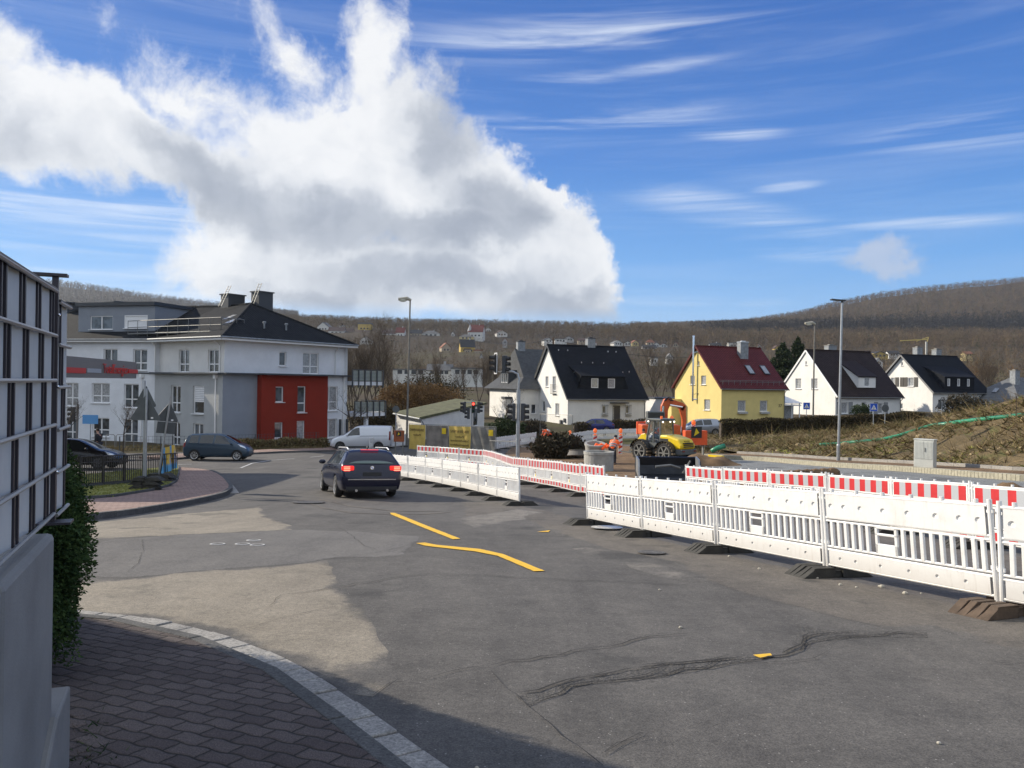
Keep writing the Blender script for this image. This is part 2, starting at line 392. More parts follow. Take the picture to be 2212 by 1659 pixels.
    na = t.noise(Pw, 6.5, 5, .5); nb = t.noise(off.outputs[0], 6.5, 5, .5)
    relief = t.math('SUBTRACT', na.outputs['Fac'], nb.outputs['Fac'])
    dark = union(Pw, [(1080,450,150,75,20,1.3),(900,510,330,60,-3,1.25),(1190,655,170,45,0,1.3),(520,460,170,60,20,1.0),(900,600,330,50,0,.9),(960,300,90,120,20,.9),(740,500,240,60,10,1.1),(420,370,140,50,22,.7),(700,640,250,40,0,.8),(80,290,160,60,20,.5)], .3)
    g = t.math('ADD', t.math('MULTIPLY', t.smooth(dark, -.55, .8), .80), t.math('MULTIPLY', relief, 1.7))
    g = t.math('ADD', g, t.math('MULTIPLY', t.math('SUBTRACT', n1.outputs['Fac'], .5), .20), clamp=True)
    cc = t.ramp(g, [(0, (.77,.775,.78)), (.3, (.62,.64,.67)), (.65, (.42,.45,.50)), (1, (.29,.32,.38))])
    k = 1/SKY_STR
    def sc(c, f):
        o = t.n('ShaderNodeVectorMath', operation='SCALE'); t.l(c, o.inputs[0]); o.inputs[3].default_value = f; return o.outputs[0]
    col = t.mix(a_ci, skyc, (.72*k, .78*k, .86*k))
    col = t.mix(a_small, col, (.50*k, .53*k, .60*k))
    col = t.mix(a_big, col, sc(cc, k))
    # unseen bright cloud deck added behind the camera and overhead as fill light
    dk = t.noise(P0, 2.2, 6, .6)
    back = t.math('MULTIPLY', t.math('MAXIMUM', t.smooth(t.math('MULTIPLY', s.outputs[1], -1), -.25, .35), t.smooth(s.outputs[2], .72, .92)), t.math('MULTIPLY', t.smooth(s.outputs[2], .02, .15), t.smooth(dk.outputs['Fac'], .25, .5)))
    col = t.mix(back, col, (.60*k, .66*k, .75*k))
    t.l(col, bg.inputs[0])
    world.cycles.sampling_method = 'MANUAL'; world.cycles.sample_map_resolution = 512
build_sky()
# ---------------------------------------------------------------- ground materials
from mathutils.geometry import delaunay_2d_cdt
def ground_mat(name, c1, c2, c3=None, fine=90, med=3.0, big=.35, bump=.35, rough=.9, speck=.5, speckc=(.45,.43,.40), blend=None):
    m = bpy.data.materials.new(name); m.use_nodes = True; t = NT(m.node_tree)
    out = t.n('ShaderNodeOutputMaterial'); b = t.n('ShaderNodeBsdfPrincipled'); t.l(b.outputs[0], out.inputs[0]); b.inputs['Roughness'].default_value = rough; b.inputs['Specular IOR Level'].default_value = .3
    P = t.n('ShaderNodeTexCoord').outputs['Object']
    a = t.noise(P, big, 6, .6, .3).outputs[0]; n2 = t.noise(P, med, 6, .65).outputs[0]; n3 = t.noise(P, fine, 3, .7).outputs[0]
    f = t.math('ADD', t.math('MULTIPLY', t.smooth(a, .3, .7), .55), t.math('MULTIPLY', t.smooth(n2, .3, .7), .45))
    col = t.mix(f, c1, c2)
    mp = t.n('ShaderNodeMapping'); t.l(P, mp.inputs[0]); mp.inputs['Scale'].default_value = (1.0, .16, 1); mp.inputs['Rotation'].default_value = (0,0,R_(-18))
    st = t.noise(mp.outputs[0], 1.7, 5, .65).outputs[0]; col = t.mix(1., col, t.ramp(st, [(.3, (.82,.82,.83)), (.5, (1,1,1)), (.72, (1.13,1.12,1.10))]), 'MULTIPLY')
    if c3: col = t.mix(t.smooth(t.noise(P, big*2.3, 5, .6).outputs[0], .55, .7), col, c3)
    n4 = t.noise(P, 21, 4, .7).outputs[0]; col = t.mix(1., col, t.ramp(n4, [(.3, (.80,.80,.80)), (.5, (1,1,1)), (.7, (1.22,1.21,1.19))]), 'MULTIPLY')
    if blend:
        bcol = t.mix(f, blend[0], blend[1]); bcol = t.mix(1., bcol, t.ramp(st, [(.3, (.82,.82,.83)), (.5, (1,1,1)), (.72, (1.13,1.12,1.10))]), 'MULTIPLY'); bcol = t.mix(1., bcol, t.ramp(n4, [(.3, (.80,.80,.80)), (.5, (1,1,1)), (.7, (1.22,1.21,1.19))]), 'MULTIPLY'); bcol = t.mix(t.smooth(t.noise(P, .22*2.3, 5, .6).outputs[0], .55, .7), bcol, blend[2])
        at_ = t.n('ShaderNodeAttribute', attribute_name='edge'); e1 = t.math('MULTIPLY', t.math('SUBTRACT', t.noise(P, .9, 6, .62).outputs[0], .5), .9); e2 = t.math('MULTIPLY', t.math('SUBTRACT', t.noise(P, 11, 4, .6).outputs[0], .5), .10)
        col = t.mix(t.smooth(t.math('ADD', at_.outputs['Fac'], t.math('ADD', e1, e2)), -.02, -.02+blend[3]), bcol, col)
    col = t.mix(1.0, col, t.ramp(n3, [(.25, (.45,.45,.45)), (.5, (1,1,1)), (.75, (1.55,1.52,1.48))]), 'MULTIPLY')
    if speck:
        vo = t.n('ShaderNodeTexVoronoi', feature='F1'); t.l(P, vo.inputs['Vector']); vo.inputs['Scale'].default_value = 26
        sp = t.math('LESS_THAN', vo.outputs['Distance'], .13); wn = t.math('GREATER_THAN', t.noise(P, 9, 2).outputs[0], .56)
        col = t.mix(t.math('MULTIPLY', t.math('MULTIPLY', sp, wn), speck), col, speckc)
    t.l(col, b.inputs['Base Color'])
    bp = t.n('ShaderNodeBump'); bp.inputs['Strength'].default_value = bump; bp.inputs['Distance'].default_value = .012
    t.l(t.math('ADD', n3, t.math('MULTIPLY', n2, .8)), bp.inputs['Height']); t.l(bp.outputs[0], b.inputs['Normal'])
    return m
M['asphalt'] = ground_mat('dark_asphalt', (.080,.076,.072), (.135,.127,.118), (.062,.060,.058), big=.22)
M['asph_beige'] = ground_mat('worn_beige_asphalt', (.205,.180,.143), (.285,.252,.203), (.16,.145,.118), big=.5, speck=.3, blend=((.080,.076,.072), (.135,.127,.118), (.062,.060,.058), .16))
M['asph_grey'] = ground_mat('repaired_grey_asphalt', (.115,.110,.105), (.16,.152,.143), big=.5, speck=.25, blend=((.080,.076,.072), (.135,.127,.118), (.062,.060,.058), .03))
M['asph_strip'] = ground_mat('brownish_worn_asphalt', (.098,.089,.079), (.155,.139,.121), (.075,.07,.064), big=.7, speck=.35, blend=((.080,.076,.072), (.135,.127,.118), (.062,.060,.058), .10))
M['asph_pale'] = ground_mat('pale_crumbled_asphalt', (.15,.14,.125), (.23,.21,.185), (.09,.085,.08), big=1.5, med=6, speck=.4, blend=((.080,.076,.072), (.135,.127,.118), (.062,.060,.058), .25))
M['asph_rough'] = ground_mat('crazed_dark_asphalt', (.045,.043,.041), (.085,.080,.075), (.03,.029,.028), big=2.5, med=9, fine=45, bump=1.6, speck=.3, blend=((.080,.076,.072), (.135,.127,.118), (.062,.060,.058), .22))
M['crack'] = mat('crack_dirt', (.018,.017,.016), .95)
M['tape'] = mat('yellow_marking_tape', (.86,.50,.01), .5, noise=.08, nscale=9)
M['line'] = mat('worn_white_paint', (.55,.54,.52), .7, noise=.25, nscale=5)
M['soil'] = ground_mat('dug_soil', (.13,.082,.045), (.24,.155,.085), (.08,.055,.035), med=2, big=.4, bump=1, speck=.3)
M['gravel'] = ground_mat('grey_gravel', (.15,.16,.165), (.26,.265,.26), (.10,.10,.10), fine=24, med=8, bump=1.5, speck=.6)
M['earthgrass'] = ground_mat('rough_grass_and_earth', (.085,.064,.034), (.165,.122,.064), (.095,.100,.032), fine=18, med=1.6, big=.3, bump=1.2, speck=0)
M['grass'] = ground_mat('lawn', (.17,.19,.045), (.29,.28,.085), (.12,.14,.04), fine=40, med=3, bump=.8, speck=0)
M['kerb'] = ground_mat('kerb_stone', (.26,.25,.235), (.36,.345,.32), fine=60, med=5, speck=.2)
M['kerb_d'] = ground_mat('dark_kerb', (.075,.075,.075), (.12,.12,.118), fine=60, med=5, speck=.2)
def terrain_mat():
    m = bpy.data.materials.new('valley_and_hills'); m.use_nodes = True; t = NT(m.node_tree)
    out = t.n('ShaderNodeOutputMaterial'); b = t.n('ShaderNodeBsdfPrincipled'); t.l(b.outputs[0], out.inputs[0]); b.inputs['Roughness'].default_value = .95; b.inputs['Specular IOR Level'].default_value = .1
    P = t.n('ShaderNodeTexCoord').outputs['Object']
    a = t.noise(P, .02, 7, .65).outputs[0]; c = t.noise(P, .25, 6, .7).outputs[0]
    col = t.mix(t.smooth(a, .42, .58), (.058,.046,.032), (.075,.078,.03)); col = t.mix(t.smooth(c, .3, .7), col, (.085,.064,.042))
    sx = t.n('ShaderNodeSeparateXYZ'); t.l(P, sx.inputs[0])
    col = t.mix(t.smooth(sx.outputs[1], 380, 640), col, t.mix(t.smooth(c, .3, .7), (.05,.04,.03), (.085,.068,.05)))
    t.l(col, b.inputs['Base Color']); return m
M['terrain'] = terrain_mat()
def paver_mat(name, c1, c2, w, h, wave, joint=(.03,.027,.024), rot=0, speck=.0, bump=.8):
    m = bpy.data.materials.new(name); m.use_nodes = True; t = NT(m.node_tree)
    out = t.n('ShaderNodeOutputMaterial'); b = t.n('ShaderNodeBsdfPrincipled'); t.l(b.outputs[0], out.inputs[0]); b.inputs['Roughness'].default_value = .9; b.inputs['Specular IOR Level'].default_value = .25
    P = t.n('ShaderNodeTexCoord').outputs['Object']
    mp = t.n('ShaderNodeMapping'); t.l(P, mp.inputs[0]); mp.inputs['Rotation'].default_value = (0,0,rot)
    s = t.n('ShaderNodeSeparateXYZ'); t.l(mp.outputs[0], s.inputs[0])
    x, y = s.outputs[0], s.outputs[1]
    if wave:   # zig-zag edged blocks
        x2 = t.math('ADD', x, t.math('MULTIPLY', t.math('SINE', t.math('MULTIPLY', y, 2*math.pi/h)), wave*.35))
        y = t.math('ADD', y, t.math('MULTIPLY', t.math('SINE', t.math('MULTIPLY', x, 2*math.pi/w)), wave)); x = x2
    r = t.math('DIVIDE', y, h); ri = t.math('FLOOR', r); rf = t.math('FRACT', r)
    cx = t.math('ADD', t.math('DIVIDE', x, w), t.math('MULTIPLY', ri, .5)); ci = t.math('FLOOR', cx); cf = t.math('FRACT', cx)
    ex = t.math('MULTIPLY', t.math('MINIMUM', cf, t.math('SUBTRACT', 1, cf)), w); ey = t.math('MULTIPLY', t.math('MINIMUM', rf, t.math('SUBTRACT', 1, rf)), h)
    e = t.math('MINIMUM', ex, ey); e = t.math('ADD', e, t.math('MULTIPLY', t.math('SUBTRACT', t.noise(P, 25, 3).outputs[0], .5), .006))
    j = t.smooth(e, .002, .009)
    wn = t.n('ShaderNodeTexWhiteNoise', noise_dimensions='2D'); cc = t.n('ShaderNodeCombineXYZ'); t.l(ci, cc.inputs[0]); t.l(ri, cc.inputs[1]); t.l(cc.outputs[0], wn.inputs['Vector'])
    n3 = t.noise(P, 150, 3, .7).outputs[0]; n1 = t.noise(P, 1.2, 5, .6).outputs[0]
    f = t.math('ADD', t.math('MULTIPLY', wn.outputs['Value'], .6), t.math('MULTIPLY', t.smooth(n1, .3, .7), .4))
    col = t.mix(f, c1, c2); col = t.mix(1., col, t.ramp(n3, [(.25, (.4,.4,.42)), (.5, (1,1,1)), (.72, (1.9,1.85,1.8))]), 'MULTIPLY')
    col = t.mix(j, joint, col); t.l(col, b.inputs['Base Color'])
    bp = t.n('ShaderNodeBump'); bp.inputs['Strength'].default_value = bump; bp.inputs['Distance'].default_value = .012
    t.l(t.math('ADD', t.math('MULTIPLY', t.smooth(e, 0, .02), 1.), t.math('MULTIPLY', n3, .35)), bp.inputs['Height']); t.l(bp.outputs[0], b.inputs['Normal'])
    return m
M['pavers'] = paver_mat('reddish_wave_pavers', (.066,.053,.051), (.135,.112,.104), .20, .112, .007, rot=R_(24))
M['brickpave'] = paver_mat('pink_brick_paving', (.23,.155,.13), (.36,.26,.22), .2, .1, 0, joint=(.12,.09,.08), rot=R_(20), bump=.4)
# ---------------------------------------------------------------- terrain sheet to the horizon
TD = [180, 250, 400, 600, 750, 900, 1000, 1500, 2000, 3000]
TU = {-500:(858,843,800,745,712,700,690,660,625,None), 0:(858,843,800,745,712,700,690,650,611,None), 130:(858,843,800,745,712,700,692,652,613,None), 300:(858,843,800,745,714,703,696,666,641,None), 450:(858,843,800,745,712,705,700,680,660,None),
      600:(858,843,800,745,700,694,690,684,678,None), 900:(858,843,800,748,712,705,706,708,712,None), 1250:(858,842,800,752,718,711,712,714,716,None), 1430:(858,842,798,756,728,718,716,710,712,None),
      1600:(858,840,795,758,738,722,715,703,706,None), 1720:(858,838,794,758,738,722,713,685,690,None), 1800:(858,838,793,758,738,722,712,663,670,None), 1900:(858,836,792,757,738,722,712,643,648,None),
      2000:(858,836,790,757,738,722,711,630,634,None), 2212:(858,834,788,756,738,720,708,610,614,None), 2700:(858,834,788,756,738,718,704,600,604,None)}
TUK = sorted(TU); TZ = []
for u in TUK:
    row = [EYE-3.4]
    for D, v in zip(TD[1:], TU[u][1:]): row.append(row[-1]-60 if v is None else at(u, v, D).z)
    TZ.append(row)
TZ = np.array(TZ); TXK = [math.atan2(ray(u, 829).x, ray(u, 829).y) for u in TUK]
def Hfar(x, y):
    a = math.atan2(x, y) if y > 0 else math.copysign(1.5, x); D = max(y, math.hypot(x, y)*.55)
    col = [np.interp(D, TD, TZ[i]) for i in range(len(TUK))]
    z = float(np.interp(a, TXK, col))
    w = sstep(.75, 1.3, abs(a)); return z*(1-w)+(-1.5)*w
def H(x, y):
    D = math.hypot(x, y)
    if D < 120 or y < 0: return G(x, y)
    w = sstep(120, 200, D); return G(x, y)*(1-w)+Hfar(x, y)*w
def build_ground():
    az = [R_(a) for a in range(-180, -50, 6)]+[R_(-50+.5*i) for i in range(200)]+[R_(a) for a in range(50, 180, 6)]
    rr = [0.]+[2+i*1.2 for i in range(60)]+[76+4*i for i in range(32)]+[210+20*i for i in range(40)]+[1020+60*i for i in range(18)]+[2200,2600,3100,4000,5500,7500]
    vs = []; 
    for r in rr:
        for a in az:
            x, y = r*math.sin(a), r*math.cos(a)
            low = .10 if r < 70 else .04
            n = 0 if r < 140 else (math.sin(x*.031+y*.017)*1.2+math.sin(x*.011-y*.023)*2.0)*min(1, (r-140)/300)
            z = H(x, y)-low+n
            if r > 3500: z = min(z, 0)
            vs.append((x, y, z))
    n = len(az); q = []
    for i in range(len(rr)-1):
        for j in range(n): q.append((i*n+j, i*n+(j+1)%n, (i+1)*n+(j+1)%n, (i+1)*n+j))
    o = np_mesh('ground', np.array(vs), np.array(q)[:, ::-1], M['terrain'], smooth=True); tag(o, kind='structure'); return o
build_ground()
# ---------------------------------------------------------------- sheets laid on the ground
def cpx(x0, y0, s, pts): return [((x0+x*s)/1.8228, (y0+y*s)/1.8228) for x, y in pts]
def g2(pts): return [GP(u, v).xy for u, v in pts]
def jag(pts, amp, seg):
    o = []; f1, f2 = random.uniform(0,9), random.uniform(0,9)
    if amp > .02: seg = min(seg, .16)
    for i in range(len(pts)):
        a = Vector(pts[i]); b = Vector(pts[(i+1) % len(pts)]); k = max(1, int((b-a).length/seg)); nrm = Vector((-(b-a).y, (b-a).x)).normalized() if (b-a).length > 0 else Vector((0,0))
        for j in range(k):
            q = a.lerp(b, j/k); w = math.sin(q.x*2.1+f1)*math.sin(q.y*1.7+f2)*amp*1.6 if amp > .02 else 0
            o.append(q+nrm*(random.uniform(-amp, amp)*(.6 if j else .3)+w*(.5 if j else 0)))
    return o
def sheet(mb, poly, off, step=1.5, zf=None):
    zf = zf or G
    xs = [p[0] for p in poly]; ys = [p[1] for p in poly]; pts = [Vector((p[0], p[1])) for p in poly]
    ed = [(i, (i+1) % len(poly)) for i in range(len(poly))]
    x = math.floor(min(xs)/step)*step+.37*step
    while x < max(xs):
        y = math.floor(min(ys)/step)*step+.41*step
        while y < max(ys): pts.append(Vector((x, y))); y += step
        x += step
    r = delaunay_2d_cdt(pts, ed, [], 1, 1e-5)
    idx = [mb.vert((p.x, p.y, zf(p.x, p.y)+(off(p.x, p.y) if callable(off) else off))) for p in r[0]]
    for f in r[2]:
        a, b, c = [r[0][k] for k in f[:3]]
        ff = f if (b-a).cross(c-a) > 0 else f[::-1]
        mb.face([idx[k] for k in ff])
def lay(name, poly, off, m, step=1.5, kind='structure'):
    mb = MB(); sheet(mb, poly, off, step); o = mb.build(name, m, fix=False, uv=False); tag(o, kind=kind); return o
def ribbon(mb, pts, w, off, seg=.25, jit=.03):
    """crack or line following the ground along world xy points"""
    P = []
    for i in range(len(pts)-1):
        a, b = Vector(pts[i]), Vector(pts[i+1]); k = max(1, int((b-a).length/seg))
        for j in range(k): P.append(a.lerp(b, j/k))
    P.append(Vector(pts[-1])); prev = None
    for i, p in enumerate(P):
        d = (P[min(i+1, len(P)-1)]-P[max(i-1, 0)]); nr = Vector((-d.y, d.x)).normalized(); q = p+nr*random.uniform(-jit, jit)
        ww = w*random.uniform(.35, 1.3) if jit else w
        if jit and i in (0, len(P)-1): ww = .003
        cur = [mb.vert((*(q+nr*ww*s), G(*(q+nr*ww*s))+off)) for s in (-.5, .5)]
        if prev: mb.face((prev[0], cur[0], cur[1], prev[1]))
        prev = cur
# asphalt: base sheet, patches and cracks are one road
rd = MB(); EDGE = {}
sheet(rd, [(-75,-16),(45,-16),(45,30),(22,30),(16,52),(12,64),(-6,66),(-11,61.5),(-17,56),(-25,51.5),(-75,44)], 0, 1.2)
def patch(px, mi, off, amp=.05, seg=.3):
    rd.mi = mi; poly = jag(g2(px), amp, seg); k0 = len(rd.v); sheet(rd, poly, off, .45)
    A = np.array([tuple(p) for p in poly]); B = np.roll(A, -1, 0); d = B-A; L2 = (d**2).sum(1)+1e-12
    for k in range(k0, len(rd.v)):
        p = np.array(rd.v[k][:2]); t = np.clip(((p-A)*d).sum(1)/L2, 0, 1); e = EDGE[k] = float(np.sqrt((((A+d*t[:,None])-p)**2).sum(1).min())); q = rd.v[k]; rd.v[k] = (q[0], q[1], q[2]-off+.001+(off-.001)*min(1, e/.25))
patch(cpx(0,1800,.738,[(300,360),(460,350),(1000,300),(1385,262),(1430,320),(1500,345),(1555,370),(1560,387),(1000,412),(520,440),(470,490),(380,500)]), 1, .004)
patch(cpx(0,1800,.738,[(360,520),(480,478),(522,443),(1000,414),(1620,387)])+[(800,1150),(905,1158),(870,1200),(705,1208),(662,1216),(440,1232),(277,1249),(180,1246),(150,1235)], 2, .004)
patch([(120,1262),(180,1247),(277,1250),(440,1233),(662,1217),(707,1209),(718,1240),(748,1274),(777,1300),(787,1315),(803,1348),(818,1382),(837,1408),(852,1445),(861,1467),(807,1504),(760,1500),(620,1420),(480,1368),(330,1340),(185,1328),(100,1320)], 1, .004)
patch([(1000,1128),(1130,1120),(1230,1160),(1330,1190),(1440,1215),(1640,1290),(1800,1330),(1960,1362),(2020,1352),(2240,1420),(2290,1380),(2290,1330),(2140,1305),(1760,1240),(1530,1190),(1390,1160),(1270,1125),(1100,1085),(1000,1085)], 3, .004, .06)
patch(cpx(2200,1750,.8282,[(60,495),(150,487),(280,510),(250,525),(110,520)]), 4, .008)
patch(cpx(2200,1750,.8282,[(310,560),(420,560),(560,595),(640,620),(760,645),(640,655),(520,640),(420,610),(340,585)]), 4, .008)
patch([(985,1120),(1120,1095),(1180,1108),(1100,1130),(1020,1140)], 4, .008)
rd.mi = 5
CRK = 1
S4 = (1200,2200,.678); S5 = (2532,2200,.678)
CR = [(S4,[(1300,860),(1400,815),(1500,790),(1560,750),(1700,715),(1900,700),(2080,680),(2212,655)],.05),(S5,[(0,705),(105,685),(250,650),(480,615),(640,585),(810,560),(900,530),(1000,480),(1150,460),(1350,445),(1500,435),(1650,445)],.045),
      (S4,[(1060,630),(1200,605),(1380,575),(1560,545),(1760,515),(1900,480),(2000,455),(2212,445)],.03),(S4,[(0,205),(100,185),(250,155),(430,130),(560,105),(750,92),(900,95),(1250,110),(1600,130),(2212,155)],.028),
      (S4,[(1720,1130),(1850,1070),(1980,1030)],.03),(S5,[(820,560),(900,500),(1000,440),(1150,428),(1250,430)],.05),(S5,[(520,600),(700,615),(850,605),(1000,590),(1080,550)],.02),(S4,[(380,800),(500,735),(700,700),(850,655),(1060,630)],.018),
      (S4,[(1230,780),(1450,745),(1620,690),(1900,640),(2212,610)],.05),(S5,[(0,630),(200,610),(400,590),(560,570)],.05),(S5,[(1990,600),(2100,610),(2212,625)],.03),
      ((0,1800,.738),[(1430,800),(1500,740),(1626,725),(1750,705)],.015),((0,1800,.738),[(1330,920),(1480,870),(1626,835),(1800,800)],.015),((0,1800,.738),[(680,618),(740,570),(765,500),(760,440)],.018),
      (S4,[(1090,660),(1180,760),(1300,860),(1500,1040),(1720,1215)],.016),(S5,[(0,150),(300,160),(580,180)],.014),((1200,1700,.5425),[(240,690),(330,750),(430,830),(520,860)],.02),((1200,1700,.5425),[(0,940),(300,915),(520,880),(760,830),(1000,800)],.016)]
for (x0,y0,s_), pts, w in CR: 
    for q_ in range(2 if w > .025 else 1):
        pp = [Vector(p)+Vector((random.gauss(0,.02),random.gauss(0,.02)))*(q_ > 0)*(2 if w > .04 else 1) for p in g2(cpx(x0,y0,s_,pts))]
        ribbon(rd, pp[q_ if len(pp) > 4 else 0:], w*(.34 if q_ == 0 else .16), .012+.0006*q_, .13, .036 if w > .02 else .018)
    if False:
        for p in g2(cpx(x0,y0,s_,pts)): 
            a_ = random.uniform(0,6.3); ribbon(rd, [p, Vector(p)+Vector((math.cos(a_),math.sin(a_)))*random.uniform(.15,.5), Vector(p)+Vector((math.cos(a_+.6),math.sin(a_+.6)))*random.uniform(.4,.9)], .012, .0145, .08, .02)
rd.mi = 3
for q_ in ([(640,1078),(700,1098),(760,1108),(850,1112)],[(690,1078),(760,1094),(850,1104),(960,1105)],[(830,1108),(900,1112),(985,1106)]): ribbon(rd, g2(q_), .16, .006, .3, .012)
rd.mi = 6
ribbon(rd, g2([(520,1011),(545,1001),(582,995),(636,991)]), .12, .012, .5, 0); ribbon(rd, g2([(670,988),(700,985)]), .12, .012, .5, 0)
ribbon(rd, g2([(385,1004),(415,1003)]), .14, .012, .5, 0); ribbon(rd, g2([(150,1023),(350,1013)]), .15, .012, .5, 0)
DK = 7
for x0,y0,s_,pts in ((*S4,[(1230,800),(1400,760),(1560,720),(1750,670),(1950,640),(2212,600),(2212,650),(2080,680),(1900,700),(1700,715),(1560,750),(1500,790),(1400,815),(1300,860)]),(*S5,[(0,620),(250,600),(500,565),(700,570),(640,590),(480,615),(250,650),(105,690),(0,705)]),(*S5,[(880,370),(1000,400),(1150,420),(1350,425),(1650,425),(1650,460),(1350,455),(1150,470),(1000,485),(870,540),(800,565),(870,500),(900,420)])):
    patch(cpx(x0,y0,s_,pts), DK, .003, .03)
rdo = rd.build('road', [M['asphalt'],M['asph_beige'],M['asph_grey'],M['asph_strip'],M['asph_pale'],M['crack'],M['line'],M['asph_rough']], fix=False, uv=False); tag(rdo, kind='structure')
ea = rdo.data.attributes.new('edge', 'FLOAT', 'POINT'); ea.data.foreach_set('value', [EDGE.get(k, 1.) for k in range(len(rd.v))])
# yellow tape marks
S2 = (1200,1700,.5425)
tp = MB()
for s_, pts in ((S2,[(620,590),(655,592),(900,690),(1130,780),(1075,784),(850,695),(625,602)]),(S2,[(808,812),(870,808),(960,825),(1275,855),(1440,892),(1742,1015),(1662,1017),(1400,905),(1235,872),(930,838),(870,830)]),
                (S2,[(1685,730),(1782,718),(1770,730)]),(S5,[(638,565),(740,556),(752,572),(690,588)])):
    sheet(tp, jag(g2(cpx(*s_, pts)), .006, .12), .0095, .5)
tag(tp.build('lane_marking', M['tape'], fix=False, uv=False), kind='structure')
# ---------------------------------------------------------------- pavements and kerbs
def pave(name, poly, h, m, step=1.0):
    mb = MB(); sheet(mb, poly, h, step)
    n = len(poly)
    for i in range(n):
        a, b = poly[i], poly[(i+1) % n]
        mb.poly([(a[0],a[1],G(*a)-.1),(b[0],b[1],G(*b)-.1),(b[0],b[1],G(*b)+h),(a[0],a[1],G(*a)+h)])
    return tag(mb.build(name, m, fix=False, uv=False), kind='structure')
def kerb_run(name, pts, w, h, m, blk=0, gap=.012, side=1, base=-.08):
    """kerb stones along world xy points; blk>0 = separate stones with joints"""
    mb = MB(); P = [Vector(p) for p in pts]; L = [0]
    for i in range(len(P)-1): L.append(L[-1]+(P[i+1]-P[i]).length)
    def pos(s):
        s = min(max(s, 0), L[-1]-1e-6)
        i = max(k for k in range(len(P)-1) if L[k] <= s); t = (s-L[i])/(L[i+1]-L[i]); p = P[i].lerp(P[i+1], t)
        q0 = P[i+1]-P[i]; nr = Vector((-q0.y, q0.x)).normalized()
        if 0 < i and t < .5: e = P[i]-P[i-1]; nr = (nr*(.5+t)+Vector((-e.y, e.x)).normalized()*(.5-t)).normalized()
        if i < len(P)-2 and t >= .5: e = P[i+2]-P[i+1]; nr = (nr*(1.5-t)+Vector((-e.y, e.x)).normalized()*(t-.5)).normalized()
        return p, nr
    blk = blk or .6; k = max(1, int(L[-1]/blk)); st = L[-1]/k
    for i in range(k):
        a, b = i*st+gap/2, (i+1)*st-gap/2; r = []
        dz = random.uniform(-.006, .006)
        for s in (a, b):
            p, nr = pos(s)
            for q in (p, p+nr*w*side): r.append((q.x, q.y))
        z = [G(*q) for q in r]; bot = [mb.vert((*q, zz+base)) for q, zz in zip(r, z)]; top = [mb.vert((*q, zz+h+dz)) for q, zz in zip(r, z)]
        for f in ((0,1,3,2),(0,2,2+0,0)): pass
        mb.face((top[0], top[1], top[3], top[2])); mb.face((bot[0], bot[1], top[1], top[0])); mb.face((bot[2], top[2], top[3], bot[3])); mb.face((bot[0], top[0], top[2], bot[2])); mb.face((bot[1], bot[3], top[3], top[1]))
    return tag(mb.build(name, m, uv=False, bevel=.008), kind='structure')
gut = g2([(60,1312),(185,1320),(300,1333),(380,1347),(450,1364),(515,1384),(575,1406),(640,1436),(700,1472),(760,1512),(830,1562),(900,1612),(960,1652),(1040,1712)])
inn = [ (p[0]+o[0], p[1]+o[1]) for p, o in zip(gut, [(0,0)]*len(gut))]
kerb_run('gutter_stones', gut, .16, .012, M['kerb'], .26, .014, -1)
def offs(pts, d):
    o = []
    for i, p in enumerate(pts):
        e = Vector(pts[min(i+1, len(pts)-1)])-Vector(pts[max(i-1, 0)]); n = Vector((-e.y, e.x)).normalized(); o.append(Vector(p)+n*d)
    return o
kin = offs(gut, -.165); kerb_run('kerb', kin, .10, .035, M['kerb_d'], 1.0, .006, -1)
pin = offs(gut, -.265)
pave('pavement', [tuple(p) for p in pin]+[(.3,.8),(-1,-3),(-3.2,-3),(-3.4,3),(-4.6,6.5)], .028, M['pavers'], .8)
# island of pink brick with lawn
ko = g2([(60,1136),(185,1126),(250,1118),(330,1106),(400,1093),(450,1083),(485,1073),(502,1063),(503,1055),(496,1045),(485,1034),(470,1025),(450,1019),(425,1016),(395,1014)])
kerb_run('kerb', ko, .13, .13, M['kerb_d'], 1.0, .008, 1)
ki = offs(ko, .13)
lawn = g2([(60,1098),(165,1091),(250,1083),(330,1069),(368,1058),(383,1047),(388,1030),(387,1012)])
pave('pavement', [tuple(p) for p in ki]+[tuple(p) for p in lawn[::-1]], .12, M['brickpave'])
kerb_run('lawn_edging', lawn, .06, .19, M['kerb_d'], 1.0, .006, 1)
lw = [tuple(p) for p in offs(lawn, .06)]
LAWN = lw+[tuple(p) for p in g2([(150,1036)])]+[(-26,24),(-22,14)]
pave('lawn', LAWN, .15, M['grass'])
kerb_run('gutter_stones', g2([(517,1066),(508,1054),(498,1043),(486,1033)]), .34, .02, M['kerb'], .4, .02, 1)
# far pavement in front of the flats
fk = g2([(380,993),(450,987),(534,982),(620,978),(708,976),(760,974),(830,970)])
kerb_run('kerb', fk, .14, .12, M['kerb_d'], 1.0, .008, 1)
pave('pavement', [tuple(p) for p in offs(fk, .14)]+[tuple(p) for p in offs(fk, 2.6)[::-1]], .11, M['brickpave'])
